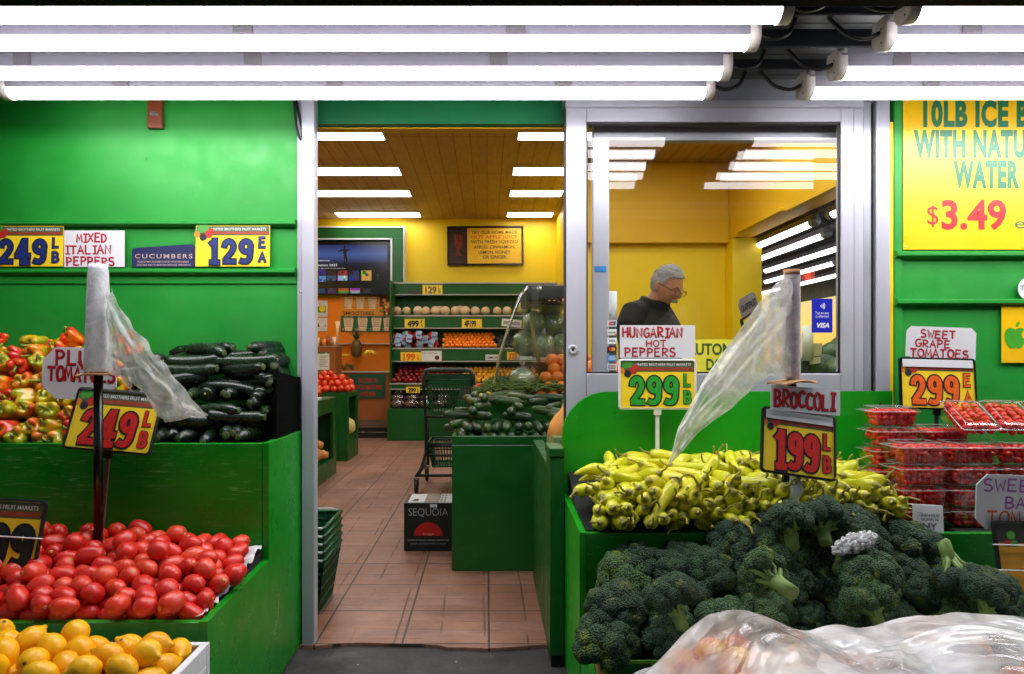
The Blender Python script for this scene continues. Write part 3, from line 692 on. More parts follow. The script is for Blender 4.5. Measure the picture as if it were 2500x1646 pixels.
# foam board beside the zucchini
mb = MB(); mb.grid(16, 16, lambda u, v: (-.7345 + .006 * noise.noise(Vector((u * 9, v * 9, 0))), 2.29 + .285 * u, .825 + .235 * v - .03 * v * u), plain('black_foam', rgb(5, 7, 6), .95, 0, .4, 80, 1.0, 150, spec=.05))
mb.box((-.732, 2.29, .825), (-.722, 2.585, 1.03), MATS['black_foam']); tag(mb.build('foam_board'), 'black foam board standing at the end of the zucchini pile', 'foam board')

t = stand('produce_stand', 'long green bin with a tall rounded back board holding peppers and boxed tomatoes', (1.3, 2.27, 0))
xa, xb = .282, 1.512
pts = [(xa, 0), (xb, 0), (xb, .979), (.455, .977)] + [(xa + .173 - .173 * cos(a) * 1.0, .815 + .162 * sin(a)) for a in [pi / 2 * (1 - k / 9) for k in range(1, 9)]] + [(xa, .815)]
mb = MB(); mb.prism(pts, 2.490, 2.512, m_board); mb.lathe([(0, .003), (.004, .002), (.005, 0)], 8, m_black, Matrix.Translation((PX(2150, 2.49), 2.49, PZ(985, 2.49))) @ Matrix.Rotation(radians(90), 4, 'X')); mb.build('back_board', t)
mb = MB(); mb.prism([(2.034, 0), (2.489, 0), (2.489, .60), (2.034, .570)], xa, xa + .020, m_board, YZ); mb.build('side_board', t)
mb = MB(); mb.box((xa + .0205, 2.036, 0), (2.4, 2.058, .568), m_stand, .003); mb.build('front_board', t)
mb = MB(); mb.prism([(2.059, .48), (2.489, .48), (2.489, .68), (2.059, .515)], xa + .021, 1.46, m_darkbed, YZ); mb.prism([(2.059, .50), (2.588, .50), (2.588, .563), (2.059, .563)], 1.461, 2.4, m_darkbed, YZ)
mb.box((.31, 2.060, .515), (1.2, 2.072, .575), m_darkbed, .004); mb.build('bed', t)
t = stand('produce_stand', 'green stepped bench carrying the broccoli cartons', (1.3, 1.86, 0))
mb = MB(); mb.prism([(1.66, 0), (2.034, 0), (2.034, .30), (1.66, .17)], .285, .300, m_board, YZ); mb.box((.3005, 1.69, 0), (2.4, 2.034, .165), m_stand, .003); mb.build('bench_box', t)
# broccoli cartons
m_carton = plain('green_carton', rgb(96, 148, 40), .45, 0, .12, 12, .1, 50)
m_ctdark = plain('dark_green_print', rgb(20, 70, 36), .45)
def carton(x0, x1, label):
    t = thing('broccoli_carton', label, 'carton', ((x0 + x1) / 2, 1.88, .167))
    mb = MB(); mb.box((x0, 1.728, .17), (x1, 1.733, .318), m_carton); mb.box((x0, 2.02, .17), (x1, 2.025, .318), m_carton)
    R = random.Random(int(x0 * 100)); top = [(1.7335 + .286 * k / 14, .318 + .07 * k / 14 + R.uniform(-.008, .012)) for k in range(15)]
    for x in (x0, x1 - .005): mb.prism([(2.0195, .17)] + top[::-1] + [(1.7335, .17)], x, x + .005, m_cardboard, YZ)
    mb.prism([(1.7335, .171), (2.0195, .171), (2.0195, .36), (1.7335, .19)], x0 + .006, x1 - .006, m_darkbed, YZ); mb.build('carton_walls', t)
    cx, cz = x0 + .125, .272; mb = MB()
    mb.add([(x0 + .02, 1.7272, .19), (x0 + .17, 1.7272, .19), (x0 + .12, 1.7272, .31), (x0 + .02, 1.7272, .31)], [(0, 1, 2, 3)], m_ctdark)
    mb.disc((cx, 1.7264, cz), .034, plain('navy_print', rgb(30, 36, 70), .4), 28, 1.25); mb.disc((cx, 1.7258, cz), .030, m_white, 28, 1.25); mb.disc((cx, 1.7252, cz), .0265, plain('red_print', rgb(190, 60, 40), .4), 28, 1.25)
    mb.add([(cx - .030, 1.7246, cz - .014), (cx + .030, 1.7246, cz - .014), (cx + .030, 1.7246, cz + .002), (cx - .030, 1.7246, cz + .002)], [(0, 1, 2, 3)], MATS['navy_print']); mb.build('printed_emblem', t)
carton(.303, .93, 'green broccoli carton with a round red emblem at the open end by the doorway')
carton(.935, 1.60, 'green broccoli carton beside the plastic covered fruit and black framed sign')

# ------------------------------------------------------------------ produce heaps
SIM = {}
SIM['tomato'] = [int(q) for q in '0 -1767 1766 418 23 73 -158 97 1 -1673 1769 417 38 76 80 92 2 -1607 1767 418 -89 70 92 107 0 -1531 1766 416 98 1 99 95 1 -1468 1768 421 159 77 -24 100 2 -1403 1767 415 88 67 97 94 0 -1337 1766 416 81 36 -94 95 1 -1266 1770 421 -18 80 -17 106 2 -1196 1766 418 166 89 -15 104 0 -1123 1767 417 -91 66 -83 100 1 -1058 1768 419 179 79 -3 98 2 -991 1766 416 92 78 90 103 0 -921 1770 419 -83 -10 71 102 1 -850 1771 422 -68 69 -92 104 2 -781 1764 421 -58 -6 84 98 0 -1766 1815 429 101 60 102 97 1 -1707 1807 428 -89 48 13 94 2 -1636 1811 427 79 82 82 98 0 -1566 1808 429 -61 97 106 101 1 -1500 1812 433 49 46 70 104 2 -1426 1807 424 -94 46 85 91 0 -1351 1810 426 86 18 92 93 1 -1292 1819 430 -79 65 104 93 2 -1222 1814 430 94 80 90 108 0 -1151 1809 426 100 60 -60 95 1 -1089 1811 428 -101 69 -96 93 2 -1016 1812 428 -89 16 -87 103 0 -899 1815 431 87 13 -109 104 1 -814 1813 433 -34 33 114 105 2 -763 1804 436 0 -161 -94 91 0 -1766 1863 440 -88 29 88 98 1 -1673 1848 440 -35 117 4 94 2 -1609 1855 437 -90 -32 91 99 0 -1537 1855 442 -74 123 -64 104 1 -1472 1863 445 63 110 -92 104 2 -1401 1847 435 82 54 -116 93 0 -1336 1857 441 90 36 86 105 1 -1264 1860 439 63 115 38 90 2 -1199 1860 441 -81 70 89 106 0 -1127 1856 440 77 107 57 101 1 -1052 1852 440 -84 61 121 98 2 -986 1853 437 94 -12 74 100 0 -918 1867 444 -79 58 102 104 1 -858 1852 441 -21 130 -104 99 2 -786 1854 437 -37 97 -66 95 0 -1766 1909 452 -97 66 -99 98 1 -1709 1886 449 -95 21 102 100 2 -1646 1896 447 91 -19 86 95 0 -1578 1897 450 -84 46 81 98 1 -1512 1907 456 -98 -41 103 106 2 -1435 1905 453 -77 52 56 107 0 -1365 1904 453 -91 61 117 105 1 -1299 1901 451 -68 39 10 96 2 -1195 1905 450 103 73 93 96 0 -1092 1898 452 -86 -5 83 107 1 -1026 1898 450 92 40 74 92 2 -961 1904 453 84 6 120 107 0 -890 1913 453 94 38 72 98 1 -829 1899 455 -38 30 114 105 2 -764 1890 457 60 -7 62 107 0 -1776 1964 465 108 14 -12 93 1 -1686 1937 460 -33 62 40 95 2 -1627 1937 455 78 -68 -88 90 0 -1563 1941 459 -85 79 -94 92 1 -1483 1956 466 -96 41 86 99 2 -1420 1978 469 56 78 84 101 0 -1355 1961 467 -58 67 84 103 1 -1251 1933 462 -70 120 -67 102 2 -1189 1950 463 -82 24 84 98 0 -1116 1950 465 93 23 100 107 1 -1053 1940 463 2 75 -162 99 2 -989 1942 460 75 69 104 97 0 -861 1954 464 -72 58 91 100 1 -795 1943 463 88 49 91 96 0 -1775 2027 482 -5 106 -97 99 1 -1681 1995 478 -81 -22 65 106 2 -1616 1978 469 71 70 -118 96 0 -1540 2041 487 -98 42 105 102 1 -1494 2007 480 -67 121 -72 100 2 -1432 2023 479 -104 47 107 95 0 -1321 1999 475 113 58 85 97 1 -1263 1984 471 -89 25 99 91 2 -1205 2001 473 81 27 124 90 0 -1105 2004 475 -84 34 71 95 1 -1045 1992 473 94 -23 97 94 2 -977 1994 476 -99 34 -97 107 0 -900 2024 481 -92 27 104 100 1 -819 1989 475 -46 128 -61 99 2 -745 1976 467 -95 30 110 90 0 -1775 2103 500 -70 38 16 96 1 -1669 2074 493 88 -67 85 92 2 -1595 2064 490 82 -27 139 97 0 -1543 2097 497 72 10 166 91 1 -1479 2056 490 -76 70 93 95 2 -1403 2085 497 14 77 90 105 0 -1306 2085 494 80 66 -107 91 1 -1247 2085 495 -82 -5 69 91 2 -1151 2042 485 -93 -30 108 103 0 -1083 2044 486 103 0 69 97 1 -1025 2040 487 21 142 -67 94 2 -990 2087 494 83 -27 135 92 0 -881 2076 497 -65 58 84 106 1 -825 2039 486 153 -80 29 96 2 -774 2080 494 76 -6 160 101 2 -1420 1731 461 89 -1 32 104 0 -1306 1763 457 -87 4 14 95 1 -1151 1725 462 94 37 53 90 2 -1088 1718 458 -86 -13 102 94 0 -951 1722 462 -88 170 -10 102 1 -875 1708 462 93 -13 140 96 2 -1731 1769 450 -59 12 56 94 0 -1685 1732 460 -88 139 -19 94 1 -1634 1722 461 87 -53 113 94 0 -1501 1720 460 92 10 36 93 1 -1445 1822 469 52 43 -76 97 2 -1364 1749 462 78 57 59 107 0 -1233 1755 466 -10 -60 -31 105 1 -1180 1771 466 60 80 124 93 2 -1121 1766 466 -90 -8 57 104 0 -1051 1782 470 -52 146 21 103 1 -964 1782 459 -65 12 137 95 2 -903 1766 466 -79 -5 38 106 0 -816 1729 464 -98 23 146 107 1 -1771 1817 484 -155 3 111 104 2 -1724 1829 468 -111 -19 23 96 0 -1667 1791 463 86 -8 77 94 1 -1567 1740 466 -94 -40 -14 106 2 -1450 1866 493 48 -59 -19 103 0 -1388 1803 468 99 39 -83 103 1 -1296 1850 483 28 110 70 100 2 -1264 1811 470 110 117 -5 93 0 -1210 1810 482 -4 -117 39 99 1 -1156 1822 473 -109 6 32 99 2 -1011 1817 473 29 93 0 92 0 -942 1829 476 19 95 -23 106 1 -887 1867 491 -31 132 -27 101 2 -809 1843 476 92 52 -116 95 0 -1767 1926 496 -18 97 -19 96 1 -1690 1856 493 -52 7 63 97 2 -1635 1828 474 -46 107 -65 97 0 -1574 1831 478 3 35 31 96 1 -1471 1913 499 -91 30 -42 103 2 -1405 1933 478 2 37 -144 97 0 -1334 1887 494 99 25 122 102 1 -1243 1883 476 -36 0 156 93 2 -1186 1865 491 -89 98 -76 104 0 -1115 1865 489 108 41 -69 99 1 -1057 1847 494 -99 128 -41 105 2 -969 1898 501 -91 79 54 105 0 -857 1909 501 -52 27 -99 92 1 -798 1890 500 51 10 -137 104 2 -1730 1959 464 -28 72 46 98 0 -1659 1898 491 -76 132 29 90 1 -1609 1872 485 74 37 64 98 2 -1543 1981 468 -77 77 86 92 0 -1517 1942 505 -21 47 -1 103 1 -1400 1966 517 -43 54 115 107 2 -1304 1952 483 20 159 14 93 0 -1231 1962 506 81 51 -79 104 1 -1158 1984 491 -130 46 -65 106 2 -1087 1969 505 72 15 -110 94 0 -1013 1952 501 40 60 10 93 1 -960 1955 504 52 9 -143 92 2 -922 1966 465 -74 -5 -36 100 0 -820 1949 510 108 -4 -99 104 1 -728 1929 471 -13 -162 75 98 2 -1719 2035 483 -75 -3 -43 102 0 -1639 2027 483 -77 6 -137 91 1 -1588 2009 494 -48 -112 -1 92 2 -1559 2051 531 36 76 -21 92 0 -1456 1984 511 134 68 26 101 1 -1374 2027 482 88 126 12 92 2 -1317 2043 483 -75 67 86 90 0 -1249 2035 487 -91 3 -106 107 1 -1192 2017 521 117 -31 -114 97 2 -1120 2014 526 -86 -46 91 107 0 -1044 2007 520 58 66 37 105 1 -962 2043 492 -152 19 -97 104 2 -908 2043 527 133 64 -64 103 0 -767 2019 479 -72 50 -27 96 2 -1725 2104 502 -11 105 -88 107 0 -1629 2109 505 100 -32 18 103 1 -1581 2130 509 113 62 9 94 2 -1498 2118 503 -3 105 -89 98 0 -1449 2106 502 100 19 -15 100 1 -1394 2150 513 63 136 -60 93 2 -1357 2111 500 4 104 -76 91 0 -1261 2135 507 -101 32 135 91 1 -1193 2118 504 -58 27 -23 91 2 -1148 2144 508 82 13 -126 92 0 -1022 2119 506 61 106 -75 101 1 -963 2140 511 -67 35 -73 96 2 -912 2138 508 -75 3 -9 97 0 -789 2137 508 42 104 -82 91 2 -1756 1874 485 -93 -22 -77 94 0 -1527 1776 461 66 -76 -111 92 1 -1471 1770 474 -86 17 114 101 2 -1385 1855 478 77 46 52 98 0 -1244 1832 510 76 26 -23 100 1 -1100 1812 479 -101 -10 -134 102 0 -998 1860 489 -52 16 -114 102 1 -861 1799 473 50 -55 -117 108 2 -1760 1911 540 82 13 -98 103 0 -1706 1774 497 3 124 -103 107 1 -1612 1772 481 135 111 13 108 2 -1558 1902 495 -97 38 -127 98 0 -1514 1821 485 -10 -61 155 103 1 -1392 1891 511 -85 44 87 94 2 -1351 1929 510 46 41 62 100 0 -1279 1907 508 85 -11 -2 105 1 -1209 1915 500 -33 18 -80 96 2 -1151 1910 481 61 45 -142 93 0 -1037 1902 499 -59 -60 -113 99 1 -947 1924 544 82 12 -111 105 2 -912 1929 499 -77 54 -33 105 0 -1766 1976 515 85 60 -125 104 1 -1709 1910 501 -3 -139 89 106 2 -1619 1920 508 -125 0 23 105 0 -1542 1991 516 87 -8 -35 106 1 -1507 1869 496 26 -12 -10 91 2 -1436 1929 539 67 128 15 106 0 -1284 1992 516 -61 -40 166 105 1 -1233 1993 546 -46 -133 17 101 2 -1152 1939 525 -86 -46 -81 108 0 -1098 1917 501 -122 -64 -32 101 1 -1049 1942 535 22 110 -42 104 2 -946 2001 518 56 141 63 95 0 -872 1987 507 -106 46 95 108 1 -1755 2060 527 16 102 28 103 2 -1662 2027 522 93 12 -6 93 0 -1613 2064 535 -40 -71 -77 101 1 -1516 2072 530 30 14 -126 94 2 -1444 2049 525 121 114 2 91 0 -1401 2029 525 120 72 7 104 1 -1347 2061 523 -72 16 -38 98 2 -1281 2072 532 46 68 156 92 0 -1194 2067 508 -8 45 -3 97 1 -1147 2093 499 -87 -25 86 92 2 -1082 2095 498 -91 0 -111 102 0 -937 2087 503 8 178 21 90 1 -825 2092 506 14 -153 83 104 2 -1769 2154 526 39 -18 -26 107 0 -1679 2128 506 -17 72 62 91 1 -1620 2160 528 -9 30 -164 91 2 -1536 2150 526 -39 22 -156 104 0 -1463 2155 528 -7 143 73 104 1 -1418 2117 549 37 36 131 108 2 -1319 2138 515 -101 -10 19 105 0 -1237 2112 539 -76 -8 124 102 1 -1195 2157 540 -134 26 -48 95 2 -1121 2160 546 -14 116 -13 105 0 -1065 2148 515 77 123 -51 105 1 -977 2100 544 -86 10 -102 104 2 -862 2137 508 76 -5 161 102 0 -1714 1992 521 -63 141 53 95 1 -1671 1951 511 7 64 155 99 2 -1583 1951 515 55 -6 35 95 0 -1494 2021 529 -66 -158 17 92 1 -1342 1979 517 19 34 33 93 2 -1317 2026 539 -92 -51 -36 94 0 -1080 1987 556 63 -145 -14 101 1 -1772 2014 550 -101 46 47 90 2 -1702 2051 529 -93 -6 -7 97 0 -1630 1981 522 35 21 -48 99 1 -1592 2013 544 97 9 104 97 2 -1474 2094 545 -89 -45 43 100 0 -1380 1993 557 -7 117 -4 95 1 -1231 2054 539 132 67 30 103 2 -1121 2064 529 -106 43 -91 97 0 -999 2047 532 99 131 1 93 1 -1711 2157 540 -22 47 -26 105 2 -1661 2086 544 -136 -52 54 101 0 -1385 2067 565 89 -52 79 106 1 -1359 2112 547 -95 43 65 100 2 -1283 2152 542 -119 38 -16 95 0 -1113 2111 539 -70 42 -79 93 1 -1046 2062 530 67 -16 151 92'.split()]
SIM['lemon'] = [int(q) for q in '0 -1711 1281 361 98 19 -118 100 1 -1642 1280 362 71 -12 105 100 2 -1570 1282 359 -5 87 35 100 0 -1501 1279 361 40 61 29 100 1 -1441 1300 363 -132 9 1 100 2 -1375 1278 358 91 -47 90 100 0 -1319 1313 362 56 64 -123 100 1 -1241 1282 361 77 -25 119 100 2 -1172 1280 360 49 110 72 100 0 -1104 1281 361 58 39 -67 100 1 -1042 1281 362 -38 -49 73 100 2 -977 1284 359 63 -112 80 100 0 -892 1287 361 6 -112 141 100 1 -810 1282 362 -14 -111 33 100 2 -747 1285 363 -129 13 -29 100 0 -1710 1361 363 -78 -9 -107 100 1 -1639 1341 364 -156 -43 11 100 2 -1574 1345 361 -104 90 -53 100 0 -1501 1338 363 65 -49 -77 100 1 -1441 1363 365 24 135 66 100 2 -1379 1337 361 -85 -136 -47 100 0 -1306 1370 363 87 -75 -97 100 1 -1221 1341 365 140 -17 -18 100 2 -1159 1344 362 82 -25 -33 100 0 -1092 1349 363 -105 -24 -96 100 1 -1018 1339 364 116 42 -46 100 2 -942 1333 361 103 -62 -92 100 0 -872 1347 363 126 47 78 100 1 -810 1344 365 169 -44 -41 100 2 -745 1348 364 -19 55 -78 100 0 -1718 1422 365 105 42 -32 100 1 -1657 1410 367 76 154 30 100 2 -1597 1412 364 -65 -68 -19 100 0 -1541 1444 367 -73 11 93 100 1 -1413 1419 368 141 -44 -11 100 2 -1348 1421 365 115 22 75 100 0 -1284 1424 368 -54 -18 -162 100 1 -1225 1405 366 86 57 -51 100 2 -1155 1422 363 93 -44 -55 100 0 -1093 1410 366 67 -32 -56 100 1 -1026 1414 367 -45 13 -61 100 2 -968 1384 363 -61 -58 73 100 0 -896 1406 365 -96 -72 -49 100 1 -825 1404 366 -64 112 -31 100 2 -752 1410 364 81 23 -125 100 0 -1721 1488 370 138 -45 -38 100 1 -1632 1479 368 -65 -4 178 100 2 -1572 1496 369 -14 56 42 100 0 -1511 1495 370 146 -47 10 100 1 -1446 1476 369 -67 -37 -136 100 2 -1373 1475 366 82 27 -65 100 0 -1305 1485 367 -100 -102 -24 100 1 -1236 1466 368 -65 -5 140 100 2 -1173 1483 367 -85 43 62 100 0 -1102 1469 367 43 114 25 100 1 -1040 1482 369 -148 50 -58 100 2 -966 1441 365 -86 -4 -101 100 0 -876 1466 367 -128 64 22 100 1 -811 1467 368 97 -74 -49 100 2 -747 1474 367 -67 109 -19 100 0 -1718 1554 370 85 13 -138 100 1 -1647 1541 371 82 -104 -11 100 2 -1582 1558 368 92 -48 69 100 0 -1511 1556 370 103 39 60 100 1 -1445 1539 371 37 113 11 100 2 -1369 1541 371 -3 -66 94 100 0 -1310 1553 370 81 28 -46 100 1 -1240 1529 371 31 130 106 100 2 -1171 1544 369 -99 24 -68 100 0 -1101 1527 370 110 -35 -108 100 1 -1036 1550 371 -99 -23 -6 100 2 -969 1499 367 -98 61 -84 100 0 -885 1526 369 -105 55 70 100 1 -809 1529 371 -143 63 8 100 2 -746 1538 368 -95 -127 -34 100 0 -1714 1619 373 62 -54 92 100 1 -1647 1624 375 58 -36 160 100 2 -1582 1624 373 113 -5 -64 100 0 -1520 1619 374 -60 160 -16 100 1 -1460 1600 373 80 120 38 100 2 -1391 1606 372 90 60 74 100 0 -1277 1615 373 58 -52 -136 100 1 -1220 1589 373 24 -42 -38 100 2 -1144 1611 370 93 -44 -58 100 0 -1084 1590 372 115 43 -67 100 1 -1028 1624 374 33 66 -164 100 2 -978 1565 370 79 26 -145 100 0 -911 1580 371 -54 -106 -110 100 1 -806 1612 374 37 22 73 100 2 -746 1617 371 85 55 23 100 0 -1714 1318 406 -68 146 -54 100 1 -1655 1300 419 -89 -4 -64 100 2 -1598 1283 409 42 -128 -2 100 0 -1532 1279 414 132 -57 45 100 1 -1464 1281 417 23 -170 37 100 2 -1386 1278 416 134 -51 44 100 0 -1318 1280 414 -161 -40 10 100 1 -1270 1322 398 -113 107 -5 100 2 -1204 1279 411 -10 81 -6 100 0 -1076 1309 405 -13 48 -168 100 1 -1007 1282 412 -20 -33 -57 100 2 -938 1280 405 20 -171 58 100 0 -853 1281 406 -20 143 57 100 1 -775 1312 407 7 -31 59 100 2 -1718 1392 415 16 38 53 100 0 -1666 1368 412 -39 -99 -76 100 1 -1601 1346 414 -15 -33 103 100 2 -1534 1337 412 -59 -143 48 100 0 -1414 1333 410 -6 53 94 100 1 -1352 1330 412 -116 39 108 100 2 -1300 1380 420 -48 140 29 100 0 -1241 1372 416 31 -47 105 100 1 -1139 1306 404 -105 56 -7 100 2 -1121 1376 408 111 -8 -56 100 0 -1054 1373 401 94 20 -139 100 1 -976 1347 410 43 -53 -18 100 2 -898 1327 410 37 -48 163 100 0 -778 1376 404 125 -124 9 100 1 -1680 1460 404 -18 62 136 100 2 -1625 1430 413 117 73 38 100 0 -1555 1392 398 -127 -34 -34 100 1 -1494 1399 366 110 -9 26 100 2 -1449 1400 409 -54 33 -123 100 0 -1377 1383 401 -44 -53 -101 100 1 -1319 1444 411 -41 -70 -73 100 2 -1240 1431 416 74 60 89 100 0 -1182 1382 401 -100 123 -40 100 1 -1121 1437 415 61 -20 104 100 2 -1059 1434 411 -36 -22 -164 100 0 -943 1410 409 127 -47 85 100 1 -861 1426 412 87 29 -56 100 2 -785 1436 412 -77 19 69 100 0 -1688 1520 413 86 17 -66 100 1 -1608 1517 411 63 95 -55 100 2 -1576 1465 415 -39 -51 -64 100 0 -1493 1451 406 -9 159 -79 100 1 -1439 1457 428 43 42 -26 100 2 -1381 1443 416 -76 -78 -55 100 0 -1269 1486 413 91 163 -9 100 1 -1209 1498 415 -64 -16 28 100 2 -1142 1508 407 -95 13 -145 100 0 -1082 1495 418 42 13 -163 100 1 -997 1467 411 -113 -29 18 100 2 -928 1470 401 112 9 40 100 0 -849 1498 409 -65 22 102 100 1 -766 1503 414 -94 -60 -108 100 2 -1681 1579 408 8 50 -158 100 0 -1621 1580 411 8 -114 -121 100 1 -1560 1584 416 -10 26 -110 100 2 -1481 1568 418 102 36 63 100 0 -1406 1504 406 90 -27 75 100 1 -1406 1565 412 -101 -3 -131 100 2 -1330 1512 410 -20 -116 51 100 0 -1265 1563 412 99 59 -69 100 1 -1130 1569 408 90 21 -61 100 2 -1069 1561 419 40 -55 -155 100 0 -999 1533 414 49 -20 -104 100 1 -936 1535 406 128 -11 23 100 2 -850 1570 386 -165 14 -55 100 0 -779 1568 406 -94 9 -83 100 1 -1714 1632 431 45 122 -67 100 2 -1490 1628 422 -163 -53 -12 100 0 -1427 1627 420 6 -135 86 100 1 -1334 1625 395 -1 5 -154 100 2 -1247 1623 421 -11 85 109 100 0 -1185 1626 410 173 31 -45 100 1 -989 1604 418 116 47 41 100 2 -954 1627 372 104 10 86 100 0 -868 1626 375 52 6 -83 100'.split()]
SIM['zucchini'] = [int(q) for q in ''.split()]
SIM['sweet_pepper'] = [int(q) for q in ''.split()]
